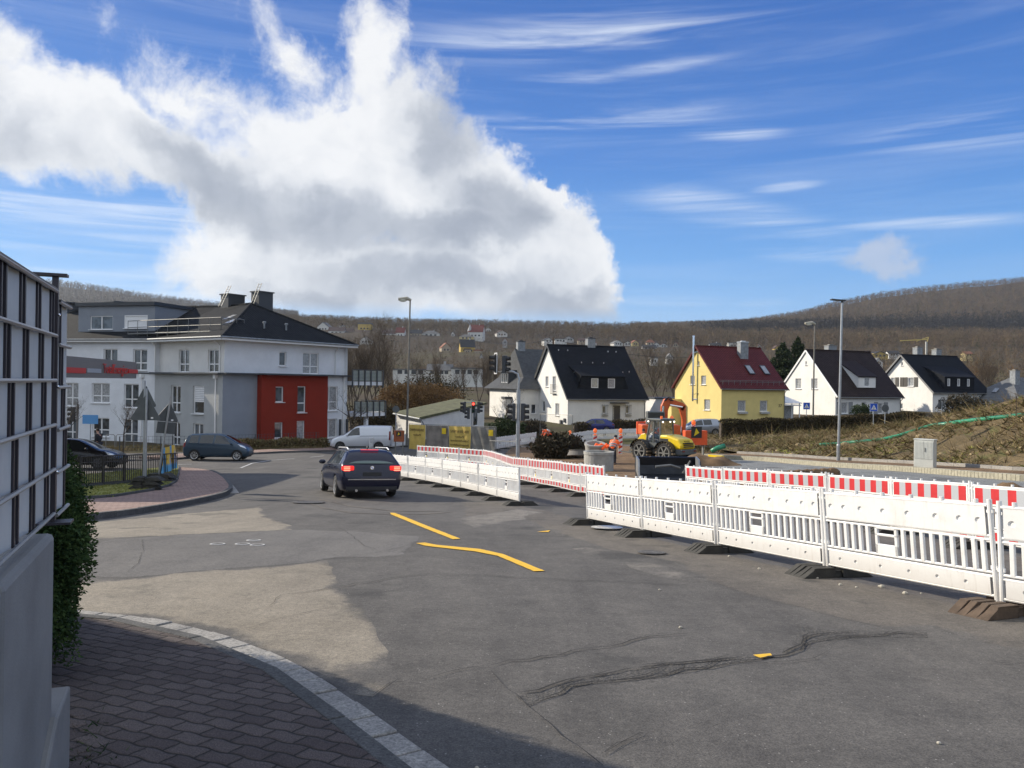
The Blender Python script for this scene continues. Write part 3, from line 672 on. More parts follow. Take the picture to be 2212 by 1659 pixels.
# building site on the right: soil, gravel bed, paver edge, kerb
pave('soil', [(1.5,33),(6,27),(13,27),(15,40),(13,58),(8,64),(0,62),(-1,45)], .02, M['soil'])
ke = g2([(1525,989),(1660,997),(1810,1010),(1980,1021),(2110,1032),(2212,1040)])+[Vector((27,18)), Vector((32,8))]
ku = g2([(1595,986),(1700,993),(1810,1001),(1980,1011),(2110,1020),(2212,1028)])
ku = ku+[Vector((29.5,20)), Vector((35,8))]
pave('gravel_bed', [tuple(p) for p in ke[::-1]]+[(9,50),(8.5,40),(9,30),(12,20),(15,8)], .035, M['gravel'])
kerb_run('paver_edge', ke[::-1], .35, .26, mat('cream_pavers', (.40,.37,.28), .85, noise=.2, nscale=9), .16, .012, 1)
kerb_run('kerb', ku[::-1], .14, .34, M['kerb'], 1.0, .01, 1)
pave('sand_strip', [tuple(p) for p in offs(ke,.3)]+[tuple(p) for p in ku[::-1]], .20, M['soil'], .8)
# embankment behind the kerb
EB = [(1500,985,70,3,.0),(1595,984,52,12,.25),(1700,990,48,14,1.0),(1810,999,47,14,1.9),(1900,1004,46,14,2.6),(1980,1009,45,14,3.1),(2110,1018,44,14,3.9),(2212,1026,43,14,4.6),(2350,1036,42,14,5.0)]
def build_bank():
    rows = []
    for i, p in enumerate(ku): pass
    base = [Vector((13.0,62)), Vector((14.2,55))]+list(ku)
    # crest heights by photo outline
    crest = [.35, .55, .9, 1.6, 2.5, 3.6, 4.7, 5.6, 6.0, 6.0]
    nb = len(base); tot = []
    def pos(s):
        f = s*(nb-1); i = min(int(f), nb-2); t = f-i
        c = crest[i]*(1-t)+crest[i+1]*t
        e = base[i+1]-base[i]; n = Vector((-e.y, e.x)).normalized()
        if n.x < 0: n = -n
        return base[i].lerp(base[i+1], t), n, c
    def fn(a, b):
        p, n, c = pos(a); d = b*15; q = p+n*(d+.14)
        prof_ = sstep(0, .75, b)**.8 if b < .75 else 1-.15*sstep(.75, 1, b)
        z = G(*q)+.25+c*prof_+.16*math.sin(q.x*2.1+q.y*1.3)*math.sin(q.y*1.7-q.x*.6)*min(1, b*6)+.10*math.sin(q.x*5.3+q.y*4.1)*min(1, b*6)
        return (q.x, q.y, z)
    mb = MB(); mb.smooth = True; mb.grid(fn, 120, 40); o = mb.build('embankment', M['earthgrass'], uv=False); tag(o, kind='structure')
    from mathutils.bvhtree import BVHTree
    return fn, BVHTree.FromPolygons([v.co.copy() for v in o.data.vertices], [tuple(p.vertices) for p in o.data.polygons])
bank_fn, BANK = build_bank()
def on_bank(u, v, D=55, up=.06):
    h = BANK.ray_cast(Vector((0,0,EYE)), ray(u, v).normalized())[0]
    return (h if h is not None else at(u, v, D))+Vector((0,0,up))

kerb_run('border_stones', g2([(176,1530),(186,1560),(196,1600),(208,1660),(220,1720)]),   .07, .03, M['pavers'], .075, .012, -1)
# ---------------------------------------------------------------- construction barriers
def GPh(u, v, h):
    """place whose point h above the ground is seen at (u, v)"""
    r = ray(u, v); o = Vector((0, 0, EYE)); t = 1.
    while t < 400:
        p = o+r*t
        if p.z < G(p.x, p.y)+h: break
        t *= 1.01
    a, b = t/1.01, t
    for _ in range(30):
        m = (a+b)/2; p = o+r*m
        if p.z < G(p.x, p.y)+h: b = m
        else: a = m
    return (o+r*a).xy
def dimple_board(mb, x0, x1, z0, z1, y, spots, r, depth):
    """board front at y (facing -y) with round cups pressed in"""
    xs = sorted(spots); half = min((z1-z0)/2*.98, r*1.6); zc = (z0+z1)/2; cuts = [x0]
    for x in xs: cuts += [x-half, x+half]
    cuts.append(x1)
    for i in range(0, len(cuts)-1, 2): mb.poly([(cuts[i],y,z0),(cuts[i+1],y,z0),(cuts[i+1],y,z1),(cuts[i],y,z1)])
    for x in xs:
        sq = []; n = 12
        for k in range(n):
            a = 2*math.pi*(k+.5)/n; c, s = math.cos(a), math.sin(a); m = half/max(abs(c), abs(s)); sq.append((x+c*m, y, zc+s*m))
        o = [mb.vert(p) for p in sq]; i1 = [mb.vert((x+r*math.cos(2*math.pi*(k+.5)/n), y, zc+r*math.sin(2*math.pi*(k+.5)/n))) for k in range(n)]
        i2 = [mb.vert((x+r*.72*math.cos(2*math.pi*(k+.5)/n), y+depth, zc+r*.72*math.sin(2*math.pi*(k+.5)/n))) for k in range(n)]
        for k in range(n):
            j = (k+1) % n; mb.face((o[k], o[j], i1[j], i1[k])); mb.face((i1[k], i1[j], i2[j], i2[k]))
        mb.face(i2)
        mb.poly([(x-half,y,z0),(x+half,y,z0),(x+half,y,zc-half),(x-half,y,zc-half)]); mb.poly([(x-half,y,zc+half),(x+half,y,zc+half),(x+half,y,z1),(x-half,y,z1)])
def make_panel(film):
    """2 m plastic barrier panel; local x along, front -y. film=True: the striped face is the front"""
    t = thing('barrier_panel', 'x', 'barrier')
    fy = -1 if not film else 1
    def board(name, z0, z1, spots, r, ns, off):
        mb = MB()
        if not film:
            dimple_board(mb, .04, 1.96, z0, z1, -.018, spots, r, .014)
            mb.poly([(.04,.018,z0),(1.96,.018,z0),(1.96,.018,z1),(.04,.018,z1)])
            ysf = .021
        else:
            mb.bx((.04,-.015,z0),(1.96,.018,z1)); ysf = -.018
        for z in (z0, z1): mb.bx((.04,-.018 if not film else -.015,z-.003),(1.96,.018,z+.003))
        w = (1.92-.06)/ns
        for k in range(ns):
            mb.mi = 1 if (k+off) % 2 == 0 else 2
            a = .07+k*w; b = a+w
            mb.poly([(a,ysf,z0+.02),(b,ysf,z0+.02),(b,ysf,z1-.02),(a,ysf,z1-.02)])
        mb.mi = 0
        return mb
    top = board('top_board', .66, .965, [.11,.30,.53,.83,1.13,1.45,1.70,1.89], .034, 11, 0)
    for k in range(6):
        x = .13+k*.348; top.mi = 0; top.cyl((x,0,.985), .021, .055, 8)
    top.tube([(.02,0,.978),(1.98,0,.978)], .021, 8); top.tube([(.02,0,.655),(1.98,0,.655)], .017, 8)
    top.build('top_board', [M['white'],M['red_stripe'],M['refl_white']], t, fix=False)
    s = MB(); s.tube([(.02,0,.612),(1.98,0,.612)], .017, 8); s.tube([(.02,0,.268),(1.98,0,.268)], .017, 8)
    xs = [.10,.20,.30,.40,.50,.60]+[1.05,1.16,1.27,1.38,1.49,1.60,1.71,1.82,1.91]
    for x in xs: s.bx((x-.021,-.017,.27),(x+.021,.017,.61))
    s.bx((.70,-.014,.27),(.98,.014,.40)); s.bx((.70,-.014,.27),(.735,.014,.61)); s.bx((.945,-.014,.27),(.98,.014,.61)); s.bx((.70,-.014,.50),(.98,.014,.53)); s.bx((.70,-.014,.585),(.98,.014,.61))
    if film:
        s.mi = 1; s.bx((.86,-.0165,.295),(.94,-.0145,.385))
    s.build('slat_grid', [M['white'], mat('yellow_sticker',(.75,.55,.02),.5)], t, bevel=.006)
    b = board('bottom_board', .035, .215, [.20,.42,.75,1.10,1.42,1.72], .022, 11, 0)
    b.tube([(.02,0,.225),(1.98,0,.225)], .016, 8); b.tube([(.02,0,.022),(1.98,0,.022)], .018, 8)
    b.build('bottom_board', [M['white'],M['red_stripe'],M['refl_white']], t, fix=False)
    for x in (.0, 2.0):
        p = MB(); p.tube([(x,0,-.06),(x,0,1.045)], [.023,.023], 10); p.bx((x-.03,-.012,.30),(x+.03,.012,.34)); p.bx((x-.03,-.012,.90),(x+.03,.012,.93))
        p.build('end_post', M['white'], t)
    return t
PAN_W = make_panel(False); PAN_R = make_panel(True)
def make_foot(m):
    mb = MB()
    def half(x0, x1, slope):
        pr = [(x0,0),(x1,0),(x1,.115),(x0+slope,.115)] if slope > 0 else [(x0,0),(x1,0),(x1+slope,.115),(x0,.115)]
        for a, b in ((-.2,-.11),(-.09,-.02),(.02,.09),(.11,.2)):
            mb.prism([(x, a, z) for x, z in pr], (0, b-a, 0))
        mb.prism([(x, -.195, z*.75) for x, z in pr], (0, .39, 0))
    half(-.43, -.05, .16); half(.05, .43, -.16); mb.bx((-.06,-.17,0),(.06,.17,.08)); mb.bx((-.3,-.2,.09),(.3,-.19,.112))
    for q_ in range(len(mb.v)): mb.v[q_] = (mb.v[q_][0]*1.1, mb.v[q_][1], mb.v[q_][2])
    o = mb.build('rubber_foot', m, bevel=.008); return o
FOOT = make_foot(M['rubber']); FOOT2 = make_foot(M['rubber_rust'])
PW, PR = [PAN_W], [PAN_R]; FT = [FOOT]; FT2 = [FOOT2]
def take(lst, first):
    """first call hands out the prototype itself, later calls a copy"""
    if lst: return lst.pop()
    return copy_tree(first)
ORD = ['leftmost','second from the left','third from the left','fourth from the left','fifth from the left','sixth from the left','seventh from the left','eighth from the left','ninth from the left','tenth from the left','eleventh from the left','twelfth from the left','thirteenth from the left','fourteenth from the left']
def ordn(i, n):
    return 'rightmost' if i == n-1 else ORD[i]
def row(pts, film, desc, group, foot='dark rubber foot', ft=None, fdesc='', rust=-1):
    """chain of 2.05 m panels through world xy joints, left to right as seen"""
    n = len(pts)-1
    for i in range(n):
        a, b = Vector(pts[i]), Vector(pts[i+1]); d = (b-a); za, zb = G(*a), G(*b)
        o = take(PR if film else PW, PAN_R if film else PAN_W)
        o.location = (a.x, a.y, za+.115); L = d.length
        ang = math.atan2(d.y, d.x); slope = math.atan2(zb-za, L)
        o.rotation_euler = (random.uniform(-.03,.03), -slope+random.uniform(-.008,.008), ang+random.uniform(-.008,.008)); o.scale = (L/2.05, 1, .885)
        tag(o, f'{ordn(i, n)} panel of the {desc}', 'barrier', group)
    for i in range(n+1):
        a = Vector(pts[i]); d = (Vector(pts[min(i+1, n)])-Vector(pts[max(i-1, 0)]))
        if i == rust: o = take(FT2, FOOT2); lab = f'brown muddy rubber foot under the right end of the {fdesc}'
        else: o = take(FT, FOOT); lab = f'{ordn(i, n+1)} dark rubber foot under the {fdesc}'
        o.location = (a.x, a.y, G(*a)+.004); gx = (G(a.x+.3, a.y)-G(a.x-.3, a.y))/.6; gy = (G(a.x, a.y+.3)-G(a.x, a.y-.3))/.6
        nz = Vector((-gx, -gy, 1)).normalized(); ang = math.atan2(d.y, d.x)+math.pi/2+random.uniform(-.12,.12)
        xq = Vector((math.cos(ang), math.sin(ang), 0)); xq = (xq-nz*xq.dot(nz)).normalized(); yq = nz.cross(xq)
        o.rotation_euler = Matrix((xq, yq, nz)).transposed().to_euler()
        tag(o, lab, 'barrier foot', 'rubber feet under the '+fdesc)
def chain(a, b, n, bow=0):
    a, b = Vector(a), Vector(b); d = b-a; nr = Vector((-d.y, d.x))
    return [a.lerp(b, i/n)+nr*bow*math.sin(math.pi*i/n) for i in range(n+1)]
def resample(pts, step=2.05):
    P = [Vector(p) for p in pts]; out = [P[0].copy()]; i = 0; cur = P[0].copy()
    while i < len(P)-1:
        need = step; 
        # walk until straight distance equals step
        j = i; found = False
        while j < len(P)-1:
            a, b = (cur if j == i else P[j]), P[j+1]
            if (b-out[-1]).length >= step:
                lo, hi = 0., 1.
                for _ in range(30):
                    m = (lo+hi)/2
                    if (a.lerp(b, m)-out[-1]).length < step: lo = m
                    else: hi = m
                cur = a.lerp(b, hi); out.append(cur.copy()); i = j; found = True; break
            j += 1
        if not found: break
    return out
HB = .135
near = [GPh(u, v, HB) for u, v in ((1270,1118),(1387,1139),(1528,1172),(1755,1221),(2130,1287))]
dn = (near[-1]-near[-2]).normalized()
near_r = resample([near[0], near[4], near[4]+dn*4.6], 2.2)
row(near_r, False, 'large near white barrier row on the right', 'white barrier panels of the near row', fdesc='near white barrier row', rust=4)
w2 = [GPh(u, v, HB) for u, v in ((1123,1081),(1009,1054.3),(923.5,1037.6),(886.5,1031))]
dw = (w2[-1]-w2[-2]).normalized()
w2r = resample(w2+[w2[-1]+dw*3+Vector((-.2,0)), w2[-1]+dw*6+Vector((-.3,0))])[::-1]
row(w2r, False, 'white barrier row beside the dark blue estate car', 'white barrier panels beside the estate car', fdesc='white barrier row beside the estate car')
rb = [GPh(1308,1072,HB), GPh(1228,1056.5,HB), GPh(1170,1044,HB), GPh(1112,1034,HB)]
rb2 = [GPh(u, v, 0.985) for u, v in ((1053,972.8),(1001.5,970),(971,967.5),(909,963.6),(858,961))]
rbr = resample(rb+rb2)[::-1]
row(rbr, True, 'striped barrier row running towards the concrete ring', 'striped barrier panels of the middle row', fdesc='middle striped barrier row')
ra = [GPh(u, v, 0.985) for u, v in ((1485,1007.8),(1627,1017),(1824,1029),(2067,1046.4))]
da = (ra[-1]-ra[-2]).normalized()
row(resample(ra+[ra[-1]+da*5]), True, 'striped barrier row behind the large near white row', 'striped barrier panels of the near row', fdesc='near striped barrier row')
# far rows in front of the houses
rc = [GPh(u, v, 0.985) for u, v in ((1020,951),(1108,941),(1160,934))]
row(resample(rc, 2.05), False, 'shaded barrier row left of the bush', 'far barrier panels left of the bush', fdesc='far barrier row left of the bush')
rd_ = [GPh(u, v, 0.985) for u, v in ((1234,937),(1286,929),(1380,926),(1455,922))]
row(resample(rd_, 2.05), False, 'shaded barrier row below the white house front door', 'far barrier panels below the white house', fdesc='far barrier row below the white house')
re_ = [at(798,968,56).xy, at(842,956,60).xy, at(880,954,62).xy]
row(resample(re_, 2.05), False, 'far barrier row behind the white van', 'far barrier panels beside the van', fdesc='far barrier row beside the van')
# ---------------------------------------------------------------- building kit
def clip(poly, a, b, c):
    """keep a*x+b*z<=c"""
    o = []
    for i in range(len(poly)):
        p, q = poly[i], poly[(i+1) % len(poly)]; fp, fq = a*p[0]+b*p[1]-c, a*q[0]+b*q[1]-c
        if fp <= 0: o.append(p)
        if fp*fq < 0: t = fp/(fp-fq); o.append((p[0]+(q[0]-p[0])*t, p[1]+(q[1]-p[1])*t))
    return o
def wall(mb, O, u, n, outline, openings, depth=.16):
    """vertical wall: O origin, u unit direction along, n outward; outline convex (x,z); openings are real holes with reveals"""
    O = Vector(O); u = Vector(u); n = Vector(n); P = lambda x, z, d=0: O+u*x+Vector((0,0,z))-n*d
    xs = sorted({p[0] for p in outline} | {o[0] for o in openings} | {o[1] for o in openings}); zs = sorted({p[1] for p in outline} | {o[2] for o in openings} | {o[3] for o in openings})
    cw = sum(outline[i][0]*outline[(i+1)%len(outline)][1]-outline[(i+1)%len(outline)][0]*outline[i][1] for i in range(len(outline)))
    ol = outline if cw > 0 else outline[::-1]
    for i in range(len(xs)-1):
        for j in range(len(zs)-1):
            cx, cz = (xs[i]+xs[i+1])/2, (zs[j]+zs[j+1])/2
            if any(o[0] < cx < o[1] and o[2] < cz < o[3] for o in openings): continue
            q = [(xs[i],zs[j]),(xs[i+1],zs[j]),(xs[i+1],zs[j+1]),(xs[i],zs[j+1])]
            for k in range(len(ol)):
                p, r = ol[k], ol[(k+1) % len(ol)]; a, b = (r[1]-p[1]), -(r[0]-p[0]); q = clip(q, a, b, a*p[0]+b*p[1]+1e-9)
                if len(q) < 3: break
            if len(q) >= 3: mb.poly([P(*p) for p in q])
    for x0, x1, z0, z1 in [o[:4] for o in openings]:
        for a, b in (((x0,z0),(x1,z0)),((x1,z0),(x1,z1)),((x1,z1),(x0,z1)),((x0,z1),(x0,z0))):
            mb.poly([P(*a), P(*b), P(*b, depth), P(*a, depth)])
def window(par, O, u, n, o, depth=.16, style='', frame=None, glass=None, sill=True):
    O = Vector(O); u = Vector(u); n = Vector(n); x0, x1, z0, z1 = o[:4]; frame = frame or M['pvc']
    P = lambda x, z, d=0: O+u*x+Vector((0,0,z))-n*d
    g = MB(); g.poly([P(x0,z0,depth),P(x1,z0,depth),P(x1,z1,depth),P(x0,z1,depth)])
    w = g.build('door_pane' if 'd' in style else 'window', glass or M['glass'], par)
    f = MB(); t = .075; dd = depth-.03
    def bar(a, b, wd): f.beam(a, b, wd, .06, up=n)
    bar(P(x0,z0+t/2,dd),P(x1,z0+t/2,dd),t); bar(P(x0,z1-t/2,dd),P(x1,z1-t/2,dd),t); bar(P(x0+t/2,z0+t,dd),P(x0+t/2,z1-t,dd),t); bar(P(x1-t/2,z0+t,dd),P(x1-t/2,z1-t,dd),t)
    if 'm' in style: xm = (x0+x1)/2; bar(P(xm,z0+t,dd),P(xm,z1-t,dd),t*1.3)
    if 't' in style: zm = z0+(z1-z0)*.36; bar(P(x0+t,zm,dd+.004),P(x1-t,zm,dd+.004),t*1.2)
    f.build('window_frame', frame, w)
    if sill:
        s = MB(); s.beam(P(x0-.06,z0-.03,-.03),P(x1+.06,z0-.03,-.03),.24,.05); s.build('sill', M['pvc'] if sill is True else sill, w)
    if 'r' in style:
        r = MB(); k = 9; zt = z1; zb = z0+(z1-z0)*.42
        for i in range(k): r.beam(P(x0+t,zt-(zt-zb)*(i+.5)/k,depth-.07),P(x1-t,zt-(zt-zb)*(i+.5)/k,depth-.07),.03,(zt-zb)/k*.85)
        r.build('roller_shutter', M['pvc'], w)
    if 'c' in style:
        c = MB(); c.bx((0,0,0),(.01,.01,.01))
    return w
def slab(mb, pts, th):
    """roof slab from coplanar outline: top face at pts, thickness downwards along normal"""
    p = [Vector(q) for q in pts]; n = (p[1]-p[0]).cross(p[2]-p[0]).normalized()
    if n.z < 0: n = -n
    mb.prism([tuple(q) for q in p], tuple(-n*th))
def gable_house(name, label, loc, rz, L, Wd, he, hr, wm, rm, front=[], gable=[], right=[], ov=.35, vg=.2, th=.16, wallname='wall', sill=True, vergem=None, backfull=True):
    t = thing(name, label, 'house', loc, rz)
    b = MB(); hw = Wd/2
    fo = [f[:4] for f in front]; go = [g[:4] for g in gable]
    wall(b, (0,0,0), (1,0,0), (0,-1,0), [(0,-1.2),(L,-1.2),(L,he),(0,he)], fo)
    wall(b, (0,Wd,0), (0,-1,0), (-1,0,0), [(0,-1.2),(Wd,-1.2),(Wd,he),(hw,hr),(0,he)], [(Wd-g[1],Wd-g[0],g[2],g[3]) for g in go])
    wall(b, (L,0,0), (0,1,0), (1,0,0), [(0,-1.2),(Wd,-1.2),(Wd,he),(hw,hr),(0,he)], [])
    wall(b, (L,Wd,0), (-1,0,0), (0,1,0), [(0,-1.2),(L,-1.2),(L,he),(0,he)], [])
    b.build(wallname, wm, t, fix=False)
    for f in front: window(t, (0,0,0), (1,0,0), (0,-1,0), f, style=f[4] if len(f) > 4 else '', glass=M[f[5]] if len(f) > 5 else None, sill=sill)
    for g in gable: window(t, (0,Wd,0), (0,-1,0), (-1,0,0), (Wd-g[1],Wd-g[0],g[2],g[3]), style=g[4] if len(g) > 4 else '', glass=M[g[5]] if len(g) > 5 else None, sill=sill)
    k = (hr-he)/hw
    r = MB(); up = .10
    slab(r, [(-vg,-ov,he-ov*k+up),(L+vg,-ov,he-ov*k+up),(L+vg,hw+.02,hr+up+.02*k),(-vg,hw+.02,hr+up+.02*k)], th)
    slab(r, [(-vg,Wd+ov,he-ov*k+up),(L+vg,Wd+ov,he-ov*k+up),(L+vg,hw-.02,hr+up+.02*k-.004),(-vg,hw-.02,hr+up+.02*k-.004)], th)
    r.tube([(-vg,hw,hr+up+.05),(L+vg,hw,hr+up+.05)], .09, 6)
    roof = r.build('roof', rm, t)
    gt = MB(); zg = he-ov*k+up-.1
    gt.tube([(-vg,-ov-.06,zg),(L+vg,-ov-.06,zg)], .07, 6); gt.tube([(L-.12,-ov,zg-.05),(L-.12,-.08,zg-.4),(L-.12,-.08,-.5)], .05, 6)
    gt.build('gutter', M['dsteel'], t)
    if vergem:
        v = MB()
        for a, c in (((-vg-.01,-ov,he-ov*k+.02),(-vg-.01,hw,hr+.02)),((-vg-.01,Wd+ov,he-ov*k+.02),(-vg-.01,hw,hr+.02))): v.beam(a, c, .04, .22)
        v.build('verge_board', vergem, t)
    return t, roof, k
def chimney(roof, x, y, z0, z1, w, d, m, cap=None):
    c = MB(); c.bx((x-w/2,y-d/2,z0),(x+w/2,y+d/2,z1)); o = c.build('chimney', m, roof)
    c = MB(); c.bx((x-w/2-.06,y-d/2-.06,z1),(x+w/2+.06,y+d/2+.06,z1+.09)); c.bx((x-w/4,y-d/4,z1+.09),(x+w/4,y+d/4,z1+.22)); c.build('chimney_cap', cap or M['dsteel'], o)
    return o
def dormer(t, roof, x0, x1, zb, zt, yf, k, he, wm, rm, wins, flare=0, rise=.25, ov=.2, frame=None):
    """shed dormer: front wall at depth yf; its flatter roof runs back into the main slope"""
    ym = lambda z: (z-he)/k           # where the main roof reaches height z
    b = MB(); wall(b, (x0,yf,0), (1,0,0), (0,-1,0), [(-flare,zb),(x1-x0+flare,zb),(x1-x0,zt),(0,zt)], [(a-x0,c-x0,z0,z1) for a, c, z0, z1 in [w[:4] for w in wins]], .08)
    yb = ym(zt)
    # roof back edge
    s = rise; yr = (zt-he+ -yf*s)/(k-s) if k > s else yb; zr = he+k*yr
    for x, f in ((x0, -flare), (x1, flare)):
        b.poly([(x+f,yf,zb),(x,yf,zt),(x,yr,zr),(x+f*.3,max(yf,ym(zb)),zb)])
    d = b.build('dormer', wm, t, fix=True)
    for w in wins: window(d, (x0,yf,0), (1,0,0), (0,-1,0), (w[0]-x0,w[1]-x0,w[2],w[3]), depth=.08, glass=M['curtain'], sill=False)
    r = MB(); slab(r, [(x0-.15,yf-ov,zt-ov*s+.08),(x1+.15,yf-ov,zt-ov*s+.08),(x1+.15+flare*.6,yr+.35,zr+.35*s+.10),(x0-.15-flare*.6,yr+.35,zr+.35*s+.10)], .12)
    r.build('dormer_roof', rm, d)
    return d
def facade_mat(name, c, n=.06):
    return mat(name, c, .9, noise=n, nscale=.8, bump=.25, bscale=45, spec=.2)
M['render_w'] = facade_mat('white_render', (.76,.75,.72)); M['render_w2'] = facade_mat('aged_white_render', (.72,.71,.68), .08)
M['render_y'] = facade_mat('yellow_render', (.70,.57,.23)); M['render_g'] = facade_mat('grey_render', (.42,.43,.43)); M['render_b'] = facade_mat('bluish_grey_render', (.26,.285,.325))
M['render_r'] = facade_mat('red_render', (.25,.028,.015)); M['render_l'] = facade_mat('light_grey_render', (.74,.76,.79))
M['slate'] = tile_mat('black_slate', (.014,.016,.021), .22, .25, False, .8)
M['slate_g'] = tile_mat('grey_slate', (.085,.088,.092), .25, .3, False, .6)
M['tile_r'] = tile_mat('dark_red_tiles', (.105,.022,.022), .36, .26, True, .5, .2)
M['tile_b'] = tile_mat('brown_black_tiles', (.032,.022,.020), .36, .26, True, .6, .3)
M['tile_a'] = tile_mat('anthracite_tiles', (.019,.021,.024), .36, .28, True, .8, .25)
M['tile_g'] = tile_mat('mid_grey_tiles', (.15,.155,.16), .36, .28, True, .6, .15)
M['moss'] = mat('mossy_roofing', (.115,.115,.055), .95, noise=.4, nscale=1.6, bump=.5, bscale=14)
M['lead'] = mat('lead_grey_slate_cladding', (.24,.26,.28), .6, noise=.25, nscale=4)
# ---------------------------------------------------------------- houses beyond the site (all share a street grid, turned about 20 degrees)
TH = R_(20)
def corner(u, D): p = at(u, 840, D); return (p.x, p.y, G(p.x, p.y))
# white house with the big black roof
t, roof, k = gable_house('house', 'white house under a huge black slate roof with wide dormer', corner(1227, 95), TH, 10.9, 12.6, 3.5, 10.0, M['render_w'], M['slate'],
    front=[(4.8,5.3,1.35,2.3),(8.1,8.6,1.35,2.3)], gable=[(6.3,7.3,4.6,5.95,'','curtain'),(3.8,4.9,4.1,5.95,'','curtain'),(7.4,8.4,1.3,2.7),(2.6,3.9,.95,2.5,'','curtain')], ov=.4, vg=.28, vergem=M['anth'])
H1 = t
d = MB(); d.bx((6.2,-.03,.1),(7.25,.02,2.35)); dr = d.build('door', mat('dark_blue_door',(.02,.026,.045),.35), t)
h = MB(); h.bx((6.24,-.06,.35),(6.36,-.03,2.2)); h.build('door_light', M['curtain'], dr)
c = MB(); c.bx((5.8,-1.0,2.62),(8.0,.02,2.78)); c.build('door_canopy', M['anth'], t)
c = MB()
for x in (4.68, 7.98):
    for q in range(4): c.tube([(x+q*.25,-.16,1.2),(x+q*.25,-.16,2.5)], .02, 5)
    for z in (1.3,2.35): c.tube([(x-.1,-.16,z),(x+.86,-.16,z)], .02, 5)
    c.bx((x,-.18,1.02),(x+.85,.02,1.1))
c.build('window_grille', M['dsteel'], t)
chimney(roof, 6.1, 6.5, 8.9, 11.1, 1.1, .8, M['lead'], M['anth'])
dormer(t, roof, 2.2, 8.2, 4.15, 6.05, .8, k, 3.5, M['slate'], M['slate'], [(3.55,4.55,4.55,5.75),(5.9,6.9,4.55,5.75)], flare=.75, rise=.45)
s = MB()
for x, z in ((1,9.2),(2.3,9.2),(8.2,9.2),(9.4,9.2),(2,6.3),(3.6,7.6),(5.2,7.6),(6.8,7.6),(9.0,6.4),(10,6.5)): y = (z-3.5)/k; s.box((x,y-.12,z+.22), (.1,.05,.18))
s.build('roof_hook', M['alu'], t)
bl = MB()
for q in range(9): bl.tube([(-.28,3.6+q*.17,3.75),(-.28,3.6+q*.17,4.9)], .012, 5)
bl.tube([(-.05,3.6,4.9),(-.3,3.6,4.9),(-.3,4.96,4.9),(-.05,4.96,4.9)], .02, 5); bl.bx((-.3,3.6,3.68),(0,4.96,3.75)); bl.build('balcony_railing', M['dsteel'], t)
mb = MB(); mb.bx((-.2,.5,.2),(0,.9,.7)); mb.bx((-.25,1.5,-.1),(0,1.95,.45)); mb.build('letter_box', M['anth'], t)
# villa with the grey slate hip roof, left of it
vl = corner(1124, 103); t = thing('house', 'white villa with grey slate hip roof and oriel window', 'house', vl, TH)
Wv, Lv, he = 13.0, 3.3, 4.3
b = MB(); wall(b, (0,Wv,0), (0,-1,0), (-1,0,0), [(0,-1.2),(Wv,-1.2),(Wv,he),(0,he)], [(7.2,8.2,1.1,2.6)]); wall(b, (0,0,0), (1,0,0), (0,-1,0), [(0,-1.2),(Lv,-1.2),(Lv,he),(0,he)], [(1.6,2.3,.9,2.2)])
wall(b, (Lv,0,0), (0,1,0), (1,0,0), [(0,-1.2),(Wv,-1.2),(Wv,he),(0,he)], []); wall(b, (Lv,Wv,0), (-1,0,0), (0,1,0), [(0,-1.2),(Lv,-1.2),(Lv,he),(0,he)], [])
b.build('wall', M['render_w2'], t, fix=False)
window(t, (0,Wv,0), (0,-1,0), (-1,0,0), (7.2,8.2,1.1,2.6), glass=M['curtain']); window(t, (0,0,0), (1,0,0), (0,-1,0), (1.6,2.3,.9,2.2))
r = MB(); o = .75; zr = 9.9
A, B, C_, D_ = (-o,-o,he-.1), (Lv+o,-o,he-.1), (Lv+o,Wv+o,he-.1), (-o,Wv+o,he-.1); a1, b1, c1, d1 = (.9,1.2,he+1.5),(Lv-.9,1.2,he+1.5),(Lv-.9,Wv-1.2,he+1.5),(.9,Wv-1.2,he+1.5)
E1, E2 = (1.5,Wv*.5,zr), (Lv+2.6,Wv*.5,zr)
for q in ((A,B,b1,a1),(B,C_,c1,b1),(C_,D_,d1,c1),(D_,A,a1,d1)): r.poly(q)
for q in ((a1,b1,E2,E1),(b1,c1,E2),(c1,d1,E1,E2),(d1,a1,E1)): r.poly(q)
r.poly((A,D_,C_,B)); roof = r.build('roof', M['slate_g'], t)
chimney(roof, 2.4, Wv*.5, zr-.8, zr+1.0, 1.1, .8, M['lead'], M['anth'])
dm = MB(); wall(dm, (-.1,7.9,0), (0,-1,0), (-1,0,0), [(0,he+.5),(3.3,he+.5),(3.3,he+2.3),(0,he+2.3)], [(.25,.95,he+.75,he+2.1),(1.1,1.8,he+.75,he+2.1),(2.0,2.9,he+.75,he+2.1)], .1)
dm.poly([(-.1,4.6,he+.5),(-.1,4.6,he+2.3),(1.6,4.6,he+2.3),(.6,4.6,he+.5)]); dm.poly([(-.1,7.9,he+.5),(-.1,7.9,he+2.3),(1.6,7.9,he+2.3),(.6,7.9,he+.5)]); dm = dm.build('dormer', M['anth'], t, fix=False)
for o_ in ((.25,.95),(1.1,1.8),(2.0,2.9)): window(dm, (-.1,7.9,0), (0,-1,0), (-1,0,0), (*o_,he+.75,he+2.1), depth=.1, sill=False)
r = MB(); r.box((.7,6.25,he+2.42), (2.2,3.9,.16), ry=R_(-6)); r.build('dormer_roof', M['slate_g'], dm)
oy = MB(); oy.prism([(0,3.2,.6),(-.75,3.6,.6),(-.75,4.9,.6),(0,5.3,.6)], (0,0,2.2)); oy.prism([(0,3.4,-.2),(-.4,3.8,-.2),(-.4,4.7,-.2),(0,5.1,-.2)], (0,0,.8)); oy = oy.build('oriel', M['render_w2'], t)
